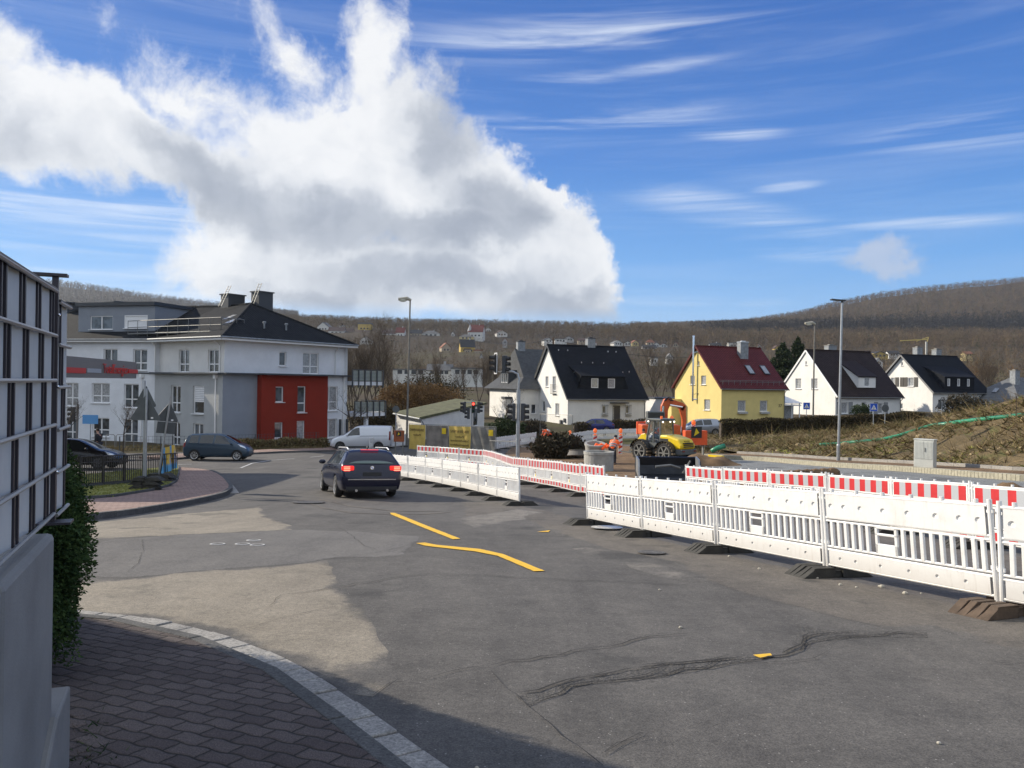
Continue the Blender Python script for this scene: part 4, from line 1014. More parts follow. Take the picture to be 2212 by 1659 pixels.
for q in ((3.66,4.2),(4.3,4.84)): window(oy, (-.76,0,0), (0,1,0), (-1,0,0), (*q,1.35,2.65), depth=-.02, sill=False, glass=M['curtain'])
r = MB(); r.prism([(0,3.0,2.8),(-.95,3.45,2.8),(-.95,5.05,2.8),(0,5.5,2.8)], (0,0,.3)); r.build('oriel_roof', M['anth'], oy)
g = MB(); g.tube([(-.75,-.75,he-.15),(-.1,-.1,he-.5),(-.1,-.1,-.8)], .05, 6); g.build('downpipe', M['anth'], t)
# low garage with the mossy roof
P4 = [at(850,890,75), at(907,901,70), at(1052,869,84), at(985,861,89)]
t = thing('garage', 'low white garage under a mossy sloping roof', 'garage', (P4[1].x,P4[1].y,G(P4[1].x,P4[1].y)), 0)
o_ = Vector(t.location); L4 = [p-o_ for p in P4]; cen = sum(L4, Vector())/4
ins = [p+(Vector((cen.x,cen.y,p.z))-p)*.06-Vector((0,0,.25)) for p in L4]
b = MB()
for i in range(4):
    p, q = ins[i], ins[(i+1)%4]; b.poly([(p.x,p.y,-1),(q.x,q.y,-1),tuple(q),tuple(p)])
b.build('wall', M['render_w2'], t)
r = MB(); slab(r, L4, .22); r.build('roof', M['moss'], t)
r = MB(); r.tube([tuple(L4[0]+Vector((0,-.08,-.16))), tuple(L4[1]+Vector((0,-.08,-.16)))], .09, 6); r.tube([tuple(L4[1]+Vector((.1,0,-.2))), tuple(L4[1]+Vector((.35,.2,-.7))), tuple(L4[1]+Vector((.35,.2,-3)))], .05, 6); r.build('gutter', M['lead'], t)
w = MB(); a = ins[1].lerp(ins[2], .78); e = (ins[2]-ins[1]).normalized(); n_ = Vector((e.y,-e.x,0)).normalized()
window(t, (a.x,a.y,0), (e.x,e.y,0), (n_.x,n_.y,0), (0,1.3,.7,2.6), depth=-.03)
# yellow house
t, roof, k = gable_house('house', 'yellow house with a dark red tiled roof and steel flue', corner(1558.6, 82), TH, 9.5, 10.5, 4.3, 9.3, M['render_y'], M['tile_r'],
    front=[(2.4,3.6,1.2,2.55,'','curtain'),(5.7,6.85,1.2,2.55,'','curtain')], gable=[(4.8,5.25,6.9,7.45),(5.8,6.85,4.45,5.6,'','curtain'),(3.3,4.4,4.45,5.6,'','curtain'),(2.35,3.65,1.25,2.6,'','curtain')], ov=.4, vg=.3, vergem=M['tile_r'])
chimney(roof, 6.0, 4.0, 7.2, 10.0, 1.2, .75, M['lead'], M['alu'])
for x in (5.2, 7.5):
    s = MB(); z0, z1 = 5.75, 6.9; y0, y1 = (z0-4.3)/k, (z1-4.3)/k; nn = Vector((0,-k,1)).normalized()
    s.prism([Vector((x,y0,z0))+nn*.16, Vector((x+.85,y0,z0))+nn*.16, Vector((x+.85,y1,z1))+nn*.16, Vector((x,y1,z1))+nn*.16], tuple(nn*.06)); f = s.build('skylight', M['anth'], roof)
    s = MB(); s.poly([Vector((x+.1,y0+.1,z0+.1*k))+nn*.225, Vector((x+.75,y0+.1,z0+.1*k))+nn*.225, Vector((x+.75,y1-.1,z1-.1*k))+nn*.225, Vector((x+.1,y1-.1,z1-.1*k))+nn*.225]); s.build('pane', M['curtain'], f)
s = MB()
for z in (4.62,4.8): s.tube([(-.1,(z-4.3)/k-.15,z+.22),(9.6,(z-4.3)/k-.15,z+.22)], .025, 5)
for q in range(12): s.beam((.2+q*.84,.05,4.45),(.2+q*.84,-.02,4.98), .04)
s.build('snow_guard', M['dsteel'], t)
s = MB(); s.tube([(-.4,5.6,2.3),(-.4,5.6,10.6)], .12, 10); s.tube([(-.4,5.6,2.55),(0,5.2,2.55)], .1, 8); s.tube([(-.4,5.6,10.6),(-.4,5.6,10.75)], .15, 10)
for z in (3.2,8.6): s.beam((-.4,5.5,z),(0,4.9,z+.1), .05)
s.build('flue', M['chrome'], t)
s = MB()
for x in (2.35, 5.65): s.bx((x,-.35,.92),(x+1.35,-.05,1.15))
s.build('flower_box', M['concrete'], t)
text_mesh('house_number', '37', .55, M['brown_txt'], t, (8.75,-.02,1.75), (R_(90),0,0))
s = MB(); s.bx((-1.5,8.9,-1),(-.05,10.4,2.5)); s.build('annex', M['render_y'], t)
s = MB(); s.bx((9.56,.4,1.9),(12.4,4.2,2.05)); s.box((10.9,2.2,2.75), (2.9,4.2,.08), rx=R_(14)); [s.bx((x,.5,-1),(x+.1,.6,2.4)) for x in (9.7,11.0,12.2)]; s.build('porch', M['pvc'], t)
s = MB(); s.bx((9.6,1.6,-1),(12.2,1.7,1.9)); s.build('porch_window', M['curtain'], t)
t.scale = (.872,)*3; t.location.z = at(1558.6, 840, 82).z-4.3*.872+.3
# flat garage between the two
c = corner(1440, 103); t = thing('garage', 'flat roofed white garage between the white and yellow house', 'garage', c, TH)
s = MB(); s.bx((0,0,-1),(8.6,6,2.6)); s.build('wall', M['render_w'], t); s = MB(); s.bx((-.15,-.15,2.605),(8.75,6.1,2.8)); s.build('roof', M['anth'], t)
s = MB(); s.bx((1.0,-.03,.3),(2.6,.005,2.0)); s.build('window', M['glass'], t); s = MB(); s.bx((5.6,-.03,-.5),(8.2,.005,2.1)); s.build('garage_door', M['pvc'], t)
# white house behind the tall silver lamp post
t, roof, k = gable_house('house', 'white house with brown-black tiled roof behind the silver lamp post', corner(1805, 92), TH, 10.2, 10.2, 2.6, 7.9, M['render_w'], M['tile_b'],
    front=[(.9,1.9,.2,1.55,'','curtain'),(4.0,4.7,.6,1.6),(6.6,7.4,.2,1.5,'','curtain')], gable=[(5.95,7.0,3.1,4.4,'','curtain'),(3.05,4.15,3.1,4.4,'','curtain'),(4.95,5.25,6.1,6.55)], ov=.45, vg=.12, vergem=M['pvc'])
chimney(roof, 5.0, 6.4, 6.4, 8.7, 1.3, .8, M['lead'])
dormer(t, roof, 3.9, 6.6, 3.35, 4.75, .45, k, 2.6, M['render_w'], M['tile_b'], [(4.8,5.65,3.5,4.6)], rise=.55)
m_ = mat('grey_shutters',(.25,.26,.27),.7)
for x in (.2,2.0,5.9,7.5): s = MB(); s.bx((x,-.06,.15),(x+.6,-.005,1.6)); s.build('shutter', m_, t)
# white house with grey shutters
t, roof, k = gable_house('house', 'white house with dark shutters and slate clad dormer, right half', corner(2015, 103), TH, 10, 10.1, 2.9, 7.7, M['render_w'], M['slate'],
    gable=[(3.1,4.0,3.4,4.6,'','curtain'),(6.3,7.0,3.4,4.6,'','curtain'),(4.95,5.3,6.3,6.8),(4.9,5.8,.2,1.0)], front=[(1.0,2.2,.3,1.7)], ov=.4, vg=.35, vergem=mat('pale_slate_verge',(.2,.2,.2),.7))
chimney(roof, 3.4, 5.6, 6.6, 8.9, 1.0, .8, M['lead']); chimney(roof, 7.0, 5.6, 6.6, 8.7, 1.0, .8, M['lead'])
dormer(t, roof, 2.0, 7.4, 2.95, 4.75, -.1, k, 2.9, M['slate'], M['slate'], [(2.5,3.0,3.5,4.5),(4.3,4.8,3.5,4.5),(6.1,6.6,3.5,4.5)], rise=.4)
m_ = mat('dark_shutters',(.06,.055,.05),.7)
for y in (4.1,4.75,2.4,5.6): s = MB(); s.bx((-.06,y,3.35),(-.005,y+.6,4.65)); s.build('shutter', m_, t)
# grey hipped house at the right edge
t = thing('house', 'white house with mid grey hipped roof at the right edge', 'house', corner(2203, 100), TH); Wv, Lv, he, zr = 9.0, 11, 2.7, 6.4
gz = at(2203, 876, 100).z - t.location.z; t.location.z += gz-he+.1
b = MB(); wall(b, (0,Wv,0), (0,-1,0), (-1,0,0), [(0,-2.2),(Wv,-2.2),(Wv,he),(0,he)], [(5.2,7.6,.6,1.9)]); wall(b, (0,0,0), (1,0,0), (0,-1,0), [(0,-2.2),(Lv,-2.2),(Lv,he),(0,he)], []); wall(b, (Lv,0,0), (0,1,0), (1,0,0), [(0,-2.2),(Wv,-2.2),(Wv,he),(0,he)], [])
b.build('wall', M['render_w'], t, fix=False); window(t, (0,Wv,0), (0,-1,0), (-1,0,0), (5.2,7.6,.6,1.9), style='m', frame=M['wood'])
r = MB(); o = .6; A, B, C_, D_ = (-o,-o,he), (Lv+o,-o,he), (Lv+o,Wv+o,he), (-o,Wv+o,he); E1, E2 = (4.4,Wv/2,zr), (Lv-4.4,Wv/2,zr)
for q in ((A,B,E2,E1),(B,C_,E2),(C_,D_,E1,E2),(D_,A,E1),(A,D_,C_,B)): r.poly(q)
roof = r.build('roof', M['tile_g'], t); chimney(roof, 3.6, 3.4, 5.2, 7.2, .9, .8, M['lead'])
s = MB(); s.box((1.6,4.6,4.55), (.8,.6,.08), ry=R_(-41)); s.build('skylight', M['curtain'], roof)
# ---------------------------------------------------------------- block of flats on the left
def flats():
    er = Vector((.57,.8216,0)); ex = Vector((-.8216,.57,0)); A = at(480, 900, 58); A.z = -3.85
    rz = math.atan2(er.y, er.x); t = thing('apartment_block', 'three storey white and grey apartment block with red cube bay', 'apartment block', A, rz)
    inv = t.matrix_basis.inverted() if False else (Matrix.Translation(A) @ Matrix.Rotation(rz,4,'Z')).inverted()
    def hit(u, v, O, n):
        o = inv @ Vector((0,0,EYE)); d = inv.to_3x3() @ ray(u, v); return o+d*((Vector(O)-o).dot(Vector(n))/d.dot(Vector(n)))
    def ops(rects, x0, y0, s, O, uu, n):
        r = []
        for q in rects:
            a = hit((x0+q[0]*s)/1.8228, (y0+q[1]*s)/1.8228, O, n); b = hit((x0+q[2]*s)/1.8228, (y0+q[3]*s)/1.8228, O, n)
            xa, xb = (a-Vector(O)).dot(Vector(uu)), (b-Vector(O)).dot(Vector(uu)); r.append((min(xa,xb), max(xa,xb), min(a.z,b.z), max(a.z,b.z), *q[4:]))
        return r
    C1, C2 = (1050,1300,.3014), (200,1100,.6329); PZ, EZ, RZ = 5.95, 8.75, 12.1; Lr, Lm, BD, xa_, xb_ = 12.6, 9.2, 14.0, 3.1, 9.86; si = .4
    def side(name, O, uu, n, L, z0, z1, op, m, dep=.17):
        b = MB(); wall(b, O, uu, n, [(0,z0),(L,z0),(L,z1),(0,z1)], op, dep); o = b.build(name, m, t, fix=False)
        for q in op: window(t, O, uu, n, q, dep, style=q[4] if len(q) > 4 else '', glass=M[q[5]] if len(q) > 5 else None)
        return o
    X, Y = (1,0,0), (0,1,0)
    # right facade: blue grey, red cube, pale grey
    side('wall', (0,0,0), X, (0,-1,0), xa_, -1, PZ, [], M['render_b'])
    o = ops([(720,733,925,1050,'mt','curtain'),(710,1163,918,1400,'m','curtain')], *C1, (xb_,0,0), X, (0,-1,0)); side('wall', (xb_,0,0), X, (0,-1,0), Lr-xb_, -1, PZ, o, M['render_l'])
    o = ops([(118,738,222,940),(405,733,510,1075,'t'),(105,1207,212,1410),(395,1187,497,1490,'d','curtain')], *C1, (xa_,-.55,0), X, (0,-1,0)); side('wall', (xa_,-.55,0), X, (0,-1,0), xb_-xa_, -1, PZ, o, M['render_r'])
    b = MB()
    for x in (xa_, xb_): b.poly([(x,-.55,-1),(x,0,-1),(x,0,PZ),(x,-.55,PZ)])
    b.build('bay_side', M['render_r'], t)
    o = ops([(168,280,258,470),(475,292,680,575,'mt','curtain')], *C1, (0,si,0), X, (0,-1,0)); side('wall', (si,si,0), X, (0,-1,0), Lr-si, PZ, EZ, [(q[0]-si,q[1]-si,*q[2:]) for q in o], M['render_l'])
    # left facade of the corner part (faces the sun at a glancing angle)
    WO = Vector((0,Lm,0)); 
    def flip(op, L): return [(L-q[1], L-q[0], *q[2:]) for q in op]
    o = ops([(748,660,806,830,'mt'),(885,663,952,838,'r'),(755,888,803,1035,'mt'),(885,895,948,980,'m')], *C2, (0,0,0), Y, (-1,0,0)); side('wall', (0,Lm,0), (0,-1,0), (-1,0,0), Lm, -1, PZ, flip(o, Lm), M['render_g'])
    o = ops([(797,437,860,578,'mt'),(978,437,1043,578,'mt')], *C2, (si,0,0), Y, (-1,0,0)); side('wall', (si,Lm,0), (0,-1,0), (-1,0,0), Lm-si, PZ, EZ, flip(o, Lm), M['render_w'])
    b = MB(); b.poly([(0,Lm,PZ),(si,Lm,PZ),(si,Lm,EZ),(0,Lm,EZ)]); b.poly([(0,Lm-.02,PZ),(0,Lm+.3,PZ),(0,Lm+.3,EZ),(0,Lm-.02,EZ)]); b.build('wall', M['render_l'], t)
    # wing further left, turned a little
    wa = R_(20); wd = Vector((-math.sin(wa), math.cos(wa), 0)); wn = Vector((-math.cos(wa), -math.sin(wa), 0)); WL = 24
    o = ops([(90,643,170,790,'mt','curtain'),(255,645,365,770,'mt','curtain'),(455,650,545,800,'mt'),(258,860,362,980,'mt'),(455,868,540,1015,'mt'),(328,432,413,565,'mt'),(512,435,598,567,'mt'),(-60,645,20,790,'mt'),(90,862,170,1000,'mt')], *C2, WO, wd, wn)
    side('wall', WO+wd*WL, -wd, wn, WL, -1, EZ, flip(o, WL), M['render_l'])
    # rear and end walls
    b = MB(); b.poly([(Lr,0,-1),(Lr,BD,-1),(Lr,BD,EZ),(Lr,0,EZ)]); e = WO+wd*WL; q = e-wn*BD; b.poly([(Lr,BD,-1),(q.x,q.y,-1),(q.x,q.y,EZ),(Lr,BD,EZ)]); b.poly([tuple(e+Vector((0,0,-1))),tuple(q+Vector((0,0,-1))),tuple(q+Vector((0,0,EZ))),tuple(e+Vector((0,0,EZ)))])
    b.build('rear_wall', M['render_l'], t)
    p = MB()
    for a, c, w in (((-.06,-.06,PZ+.05),(xa_,-.06,PZ+.05),.9),((xa_-.1,-.6,PZ+.06),(xb_+.1,-.6,PZ+.06),1.1),((xb_,-.06,PZ+.05),(Lr+.1,-.06,PZ+.05),.9),((-.06,-.1,PZ+.045),(-.06,Lm,PZ+.045),.9)): p.beam(a, c, w, .12)
    a = WO+wn*.03+Vector((0,0,PZ+.02)); p.beam(a, a+wd*3.2, .12, .1); p.build('parapet_cap', M['anth'], t)
    # roof: hip at the corner, ridge running left
    r = MB(); ov = .75; PK = (6.4,5.4,RZ); e0 = (-ov+.3,-ov+.3,EZ); e1 = (Lr+ov,-ov+.3,EZ); n1 = (-ov+.3,Lm+.2,EZ); w0 = WO+wn*(ov-.3); w1 = w0+wd*(WL+.5); K2 = (6.6,Lm+1.0,RZ); wr = WO-wn*7.0; K3 = wr+wd*(WL+.5)
    r.poly([e0,e1,PK]); r.poly([e0,PK,K2,n1]); r.poly([n1,K2,(K3.x,K3.y,RZ),(w1.x,w1.y,EZ)])
    b1 = (Lr+ov,BD+ov,EZ); b2 = WO-wn*(BD+ov)+wd*(WL+.5); r.poly([e1,b1,K2,PK]); r.poly([b1,(b2.x,b2.y,EZ),(K3.x,K3.y,RZ),K2])
    r.poly([(w1.x,w1.y,EZ),(K3.x,K3.y,RZ),(b2.x,b2.y,EZ)])
    r.tube([e0,PK], .13, 6); r.tube([e1,PK], .13, 6); r.tube([PK,K2,(K3.x,K3.y,RZ)], .13, 6)
    roof = r.build('roof', M['tile_a'], t)
    f = MB(); z = EZ-.12
    for a, c in ((e0,e1),(e0,n1),(n1,(w1.x,w1.y,EZ))):
        a = Vector(a); c = Vector(c); f.beam((a.x,a.y,z),(c.x,c.y,z), .1, .22)
    f.poly([(e0[0],e0[1],z-.1),(e1[0],e1[1],z-.1),(Lr,si+.1,z-.1),(si+.1,si+.1,z-.1)]); f.poly([(e0[0],e0[1],z-.1),(si+.1,si+.1,z-.1),(si+.1,Lm,z-.1),(n1[0],n1[1],z-.1)])
    f.build('eaves_board', M['pvc'], t)
    g = MB(); g.tube([(e0[0]-.1,e0[1]-.1,EZ-.02),(e1[0],e1[1]-.1,EZ-.02)], .08, 6); g.tube([(e0[0]-.1,e0[1]-.1,EZ-.02),(n1[0]-.1,n1[1],EZ-.02),(w1.x-.1,w1.y,EZ-.02)], .08, 6); g.build('gutter', M['lead'], t)
    for pts in ([(-.5,.9,EZ-.1),(si-.08,.9,EZ-.6),(si-.08,.9,PZ+.1)],[(-.45,Lm-.1,EZ-.1),(-.08,Lm-.1,EZ-.6),(-.1,Lm-.1,PZ)],[(-.1,.75,PZ-.3),(-.1,.75,-.9)],[(Lr-1.1,-.4,EZ-.1),(Lr-1.1,si-.1,EZ-.6),(Lr-1.1,si-.1,PZ)],[(Lr-.5,-.1,PZ-.3),(Lr-.5,-.1,-.9)],[tuple(WO+wd*1.2+wn*.1+Vector((0,0,PZ-.3))),tuple(WO+wd*1.2+wn*.1+Vector((0,0,-.9)))]):
        s = MB(); s.tube(pts, .055, 8)
        if len(pts) == 2: s.box(Vector(pts[0])+Vector((0,0,.1)), (.3,.3,.3))
        s.build('downpipe', M['pvc'], t)
    # big box dormer on the wing, its windows and the roof terrace rail
    k = (RZ-EZ)/7.4
    D0 = hit(335, 655, WO-wn*1.3, wn); s0 = (D0-WO).dot(wd); D1 = hit(170, 655, WO-wn*1.3, wn); s1 = (D1-WO).dot(wd); zt = D0.z
    DP = lambda s, d, z: tuple(WO+wd*s-wn*d+Vector((0,0,z)))
    dz0 = EZ+.45; O = Vector(DP(s1,1.3,0)); op = ops([(245,228,385,312,'m'),(460,222,600,300,'m','pvcg')], *C2, tuple(O), -wd, wn) if False else None
    b = MB(); wins = []
    for q in ((245,228,385,312),(460,224,602,304)):
        a = hit((200+q[0]*.6329)/1.8228, (1100+q[1]*.6329)/1.8228, O, wn); c = hit((200+q[2]*.6329)/1.8228, (1100+q[3]*.6329)/1.8228, O, wn)
        wins.append(((a-O).dot(-wd), (c-O).dot(-wd), c.z, a.z))
    L = s1-s0; wall(b, O, -wd, wn, [(0,dz0),(L,dz0),(L,zt),(0,zt)], wins, .12)
    for s in (s0, s1): b.poly([DP(s,1.3,dz0),DP(s,1.3,zt),DP(s,7.2,zt),DP(s,6.6,RZ-.3),DP(s,2.2,dz0)])
    dm = b.build('dormer', M['render_b'], t, fix=False)
    window(dm, O, -wd, wn, wins[0], .12, 'm'); window(dm, O, -wd, wn, wins[1], .05, '', glass=M['pvc'])
    b = MB(); slab(b, [DP(s0-.15,1.05,zt+.12),DP(s1+.15,1.05,zt+.12),DP(s1+.15,7.3,zt+.12),DP(s0-.15,7.3,zt+.12)], .3); b.build('dormer_roof', M['anth'], dm)
    rl = MB(); zf = EZ+.55; zr = zf+1.05; a0, a1 = DP(s0+2.2,.75,0), (1.2,.6,0); pa, pb = Vector(a0), Vector((.9,1.6,0)); pc = Vector((3.2,1.9,0))
    for z in (zf,zf+.5,zr): rl.tube([tuple(pa+Vector((0,0,z))), tuple(pb+Vector((0,0,z))), tuple(pc+Vector((0,0,z)))], .035, 5)
    for i in range(10): q = pa.lerp(pb, i/9); rl.tube([tuple(q+Vector((0,0,zf-.35))), tuple(q+Vector((0,0,zr)))], .025, 5)
    for i in range(4): q = pb.lerp(pc, i/3); rl.tube([tuple(q+Vector((0,0,zf))), tuple(q+Vector((0,0,zr)))], .025, 5)
    for i in range(12): q = pa.lerp(pb, i/12); q2 = pa.lerp(pb, (i+.9)/12); rl.beam(q+Vector((.3,0,zf-.05)), q2+Vector((.3,0,zf-.05)), .7, .06)
    rl.build('terrace_railing', M['dsteel'], t)
    for u, v in ((575,1325),(556,1330)):
        x, y = (2.6,2.6) if u > 560 else (3.6,4.3); z = EZ+(x+.3)*k; s = MB(); s.box((x,y,z+.14), (1.2,.8,.1), ry=-math.atan(k)); fr = s.build('skylight', M['anth'], roof); s = MB(); s.box((x,y,z+.2), (1.0,.62,.03), ry=-math.atan(k)); s.build('pane', M['curtain'], fr)
    for x, y, a, c, h in ((8.6,6.8,1.5,1.1,1.25),(7.0,8.8,1.7,1.1,.95)):
        s = MB(); s.bx((x-a/2,y-c/2,RZ-1.6),(x+a/2,y+c/2,RZ+h)); ch = s.build('chimney', M['anth'], roof); s = MB(); s.bx((x-a/2-.1,y-c/2-.1,RZ+h),(x+a/2+.1,y+c/2+.1,RZ+h+.1)); s.build('chimney_cap', M['anth'], ch)
        s = MB(); b0 = Vector((x-a/2-.9,y-c/2-.1,RZ-.2)); b1 = Vector((x-a/2+.05,y-c/2-.1,RZ+h+.75))
        for dy in (-.2,.2): s.beam(b0+Vector((0,dy,0)), b1+Vector((0,dy,0)), .045)
        for i in range(9): q = b0.lerp(b1, (i+.5)/9); s.beam(q+Vector((0,-.2,0)), q+Vector((0,.2,0)), .035)
        s.build('roof_ladder', M['dsteel'], roof)
    for s_ in (9.5, 15.0):
        q = WO+wd*s_-wn*6.5; s = MB(); s.bx((q.x-.6,q.y-.6,RZ-.6),(q.x+.6,q.y+.6,RZ+.45)); s.bx((q.x-.9,q.y-.9,RZ+.45),(q.x+.9,q.y+.9,RZ+.55)); s.build('chimney', M['anth'], roof)
    for x, y in ((4.6,1.2),(6.8,1.2)):
        z = EZ+(y+.45)*(RZ-EZ)/5.65; s = MB(); s.tube([(x,y,z),(x,y,z+.45)], .07, 8); s.tube([(x-.12,y,z+.5),(x+.12,y,z+.5)], .09, 8); s.build('roof_vent', M['lead'], roof)
    # balconies at the right end
    for z, x0, x1 in ((5.55,Lr-.2,Lr+3.6),(2.75,Lr+.1,Lr+4.0)):
        s = MB(); s.bx((x0+.3,-.8,z-.35),(x1,2.4,z)); bal = s.build('balcony', M['render_l'], t)
        s = MB(); 
        for i in range(6): x = x0+(x1-x0)*i/5; s.bx((x-.05,-.9,z-.55),(x+.05,-.82,z+1.05))
        s.bx((x0,-.9,z+1.0),(x1,-.82,z+1.06)); s.bx((x1-.02,-.9,z+1.0),(x1+.06,2.4,z+1.06))
        for i in range(8): s.tube([(x0,-.86,z+.12*i),(x1,-.86,z+.12*i)], .012, 4)
        s.build('balcony_railing', M['anth'], bal)
        s = MB(); s.bx((x0+.1,-.78,z+.05),(x1-.1,-.76,z+.95)); s.build('balcony_panel', mat('milky_glass',(.38,.42,.38),.25), bal)
    for x in (Lr+2.0,):
        s = MB(); s.bx((x-.15,-.5,-1),(x+.15,-.2,2.4)); s.build('balcony_post', M['render_l'], t)
    s = MB(); s.box((Lr-1,-.25,.6),(.12,.2,3.2)); s.box((Lr-.2,-.25,.6),(.12,.2,3.2)); s.build('privacy_screen', M['anth'], t)
    return t
flats()
# ---------------------------------------------------------------- vehicles: body lofted through cross sections
class Body:
    """stations: (x, zs,ws, zm,wm, zb,wb, zg,wg, zr): sill, flank, belt, roof edge, roof centre"""
    def __init__(s, st):
        s.X = np.array([q[0] for q in st], float)
        prof_ = []
        for q in st:
            _, zs, ws, zm, wm, zb, wb, zg, wg, zr = q
            prof_.append([(ws*.9,zs),(ws,zs+.03),((ws+wm)/2+.015,(zs+zm)/2),(wm,zm),((wm+wb)/2+.012,(zm+zb)/2),(wb,zb),((wb+wg)/2+.012,(zb+zg)/2),(wg,zg),(wg*.8,zg+(zr-zg)*.62),(wg*.45,zg+(zr-zg)*.93),(0,zr)])
        s.P = np.array(prof_)          # n, 11, 2
        s.nv = s.P.shape[1]-1
    def at(s, x, v, side=1):
        x = min(max(x, s.X[0]), s.X[-1]); i = min(max(int(np.searchsorted(s.X, x))-1, 0), len(s.X)-2); t = (x-s.X[i])/(s.X[i+1]-s.X[i])
        n = len(s.X); a, b, c, d = s.P[max(i-1,0)], s.P[i], s.P[i+1], s.P[min(i+2,n-1)]
        h = s.X[i+1]-s.X[i]; m0 = (c-a)/(s.X[i+1]-s.X[max(i-1,0)])*h; m1 = (d-b)/(s.X[min(i+2,n-1)]-s.X[i])*h
        lim = np.abs(c-b)*2.2+1e-4; m0 = np.clip(m0, -lim, lim); m1 = np.clip(m1, -lim, lim)
        q = (2*t**3-3*t*t+1)*b+(t**3-2*t*t+t)*m0+(-2*t**3+3*t*t)*c+(t**3-t*t)*m1
        j = min(int(v), s.nv-1); f = v-j; p = q[j]*(1-f)+q[j+1]*f
        return Vector((x, p[0]*side, p[1]))
    def patch(s, mb, xb0, xb1, xt0, xt1, v0, v1, off=.006, nu=8, nv=4, sides=(1,-1), full=False):
        for sd in ((1,) if full else sides):
            g = []
            for b in range(nv+1):
                fv = b/nv; r = []
                for a in range(nu+1):
                    fu = a/nu
                    if full: # across the whole top: a runs left edge -> right edge
                        w = fu*2-1; v = v0+(v1-v0)*(1-abs(w)); x = xb0+(xt0-xb0)*fv; p = s.at(x, v, 1 if w >= 0 else -1); n = s.nrm(x, v, 1 if w >= 0 else -1)
                    else:
                        x = (xb0*(1-fv)+xt0*fv)*(1-fu)+(xb1*(1-fv)+xt1*fv)*fu; v = v0+(v1-v0)*fv; p = s.at(x, v, sd); n = s.nrm(x, v, sd)
                    r.append(mb.vert(p+n*off))
                g.append(r)
            for b in range(nv):
                for a in range(nu): mb.face((g[b][a], g[b][a+1], g[b+1][a+1], g[b+1][a]))
    def nrm(s, x, v, sd):
        e = .02; a = s.at(x+e, v, sd)-s.at(x-e, v, sd); v1, v0 = min(v+.15, s.nv), max(v-.15, 0); b = s.at(x, v1, sd)-s.at(x, v0, sd)
        n = a.cross(b)*sd
        if n.length < 1e-7: return Vector((0,0,1))
        n.normalize(); c = Vector((0, s.at(x, v, sd).y, .25 if v > 5 else 0))
        return n if n.dot(c) >= 0 else -n
    def mesh(s, name, m, parent, wheels, wr, nu=90):
        xs = sorted(set(list(np.linspace(s.X[0], s.X[-1], nu))+list(s.X))); vs_ = [i*.5 for i in range(s.nv*2+1)]
        mb = MB(); mb.smooth = True; idx = {}
        for sd in (1,-1):
            for i, x in enumerate(xs):
                for j, v in enumerate(vs_):
                    if sd == -1 and j == len(vs_)-1: idx[sd,i,j] = idx[1,i,j]; continue
                    p = s.at(x, v, sd); ins = False
                    for wx in wheels:
                        d = Vector((p.x-wx, p.z-wr)); 
                        if j < 12 and d.length < wr*1.13:
                            ins = True; d = d.normalized()*wr*1.13 if d.length > 1e-6 else Vector((0,wr*1.13)); q = Vector((wx+d.x, p.y, wr+d.y))
                    idx[sd,i,j] = (mb.vert(q if ins else p), ins)
        for sd in (1,-1):
            for i in range(len(xs)-1):
                for j in range(len(vs_)-1):
                    f = [idx[sd,i,j], idx[sd,i+1,j], idx[sd,i+1,j+1], idx[sd,i,j+1]]
                    if all(k[1] for k in f): continue
                    mb.face([k[0] for k in f])
        for i in (0, len(xs)-1):
            l = [idx[1,i,j][0] for j in range(len(vs_))]+[idx[-1,i,j][0] for j in range(len(vs_)-2,-1,-1)]; mb.face(l)
        return mb.build(name, m, parent, uv=False)
def wheel_obj(parent, x, y, r, w, out, rim_m, spokes=8):
    n = 22
    rim = MB(); s = out
    pr = [(.02,.035),(r*.2,.03),(r*.62,.012),(r*.66,.03),(r*.68,-.02),(r*.68,-w)]
    rim.smooth = False
    # hub + spokes + rim ring, axle along y
    def ring(r0, y0, r1, y1):
        a = [rim.vert((x+r0*math.cos(2*math.pi*k/n), y+s*y0, r+r0*math.sin(2*math.pi*k/n))) for k in range(n)]; b = [rim.vert((x+r1*math.cos(2*math.pi*k/n), y+s*y1, r+r1*math.sin(2*math.pi*k/n))) for k in range(n)]
        for k in range(n): rim.face((a[k], a[(k+1)%n], b[(k+1)%n], b[k]))
    ring(r*.60,.0,r*.70,.012); ring(r*.60,0,r*.60,-.08); ring(.005,.02,r*.17,.02); ring(r*.17,.02,r*.17,-.05)
    for k in range(spokes):
        a = 2*math.pi*k/spokes; c, q = math.cos(a), math.sin(a); rim.beam((x+c*r*.14,y+s*.004,r+q*r*.14),(x+c*r*.62,y-s*.004,r+q*r*.62), r*.11 if spokes > 5 else r*.16, .03, up=(0,1,0))
    w_ = rim.build('wheel', rim_m, parent, uv=False)
    t = MB(); t.smooth = True
    prf = [(r*.68,0.005),(r*.76,.018),(r*.93,.012),(r,-.03),(r,-w+.03),(r*.93,-w),(r*.6,-w)]
    rg = [[t.vert((x+a*math.cos(2*math.pi*k/n), y+s*b, r+a*math.sin(2*math.pi*k/n))) for k in range(n)] for a, b in prf]
    for i in range(len(prf)-1):
        for k in range(n): t.face((rg[i][k], rg[i][(k+1)%n], rg[i+1][(k+1)%n], rg[i+1][k]))
    t.face([t.vert((x+r*.62*math.cos(2*math.pi*k/n), y-s*.07, r+r*.62*math.sin(2*math.pi*k/n))) for k in range(n)])
    t.build('tyre', M['tyre'], w_, uv=False)
    return w_
def paint(name, c, metal=.3, rough=.28): return mat(name, c, rough, metal, spec=.5, coat=.35)
M['carglass'] = mat('dark_car_glass', (.012,.016,.018), .04, spec=1.0)
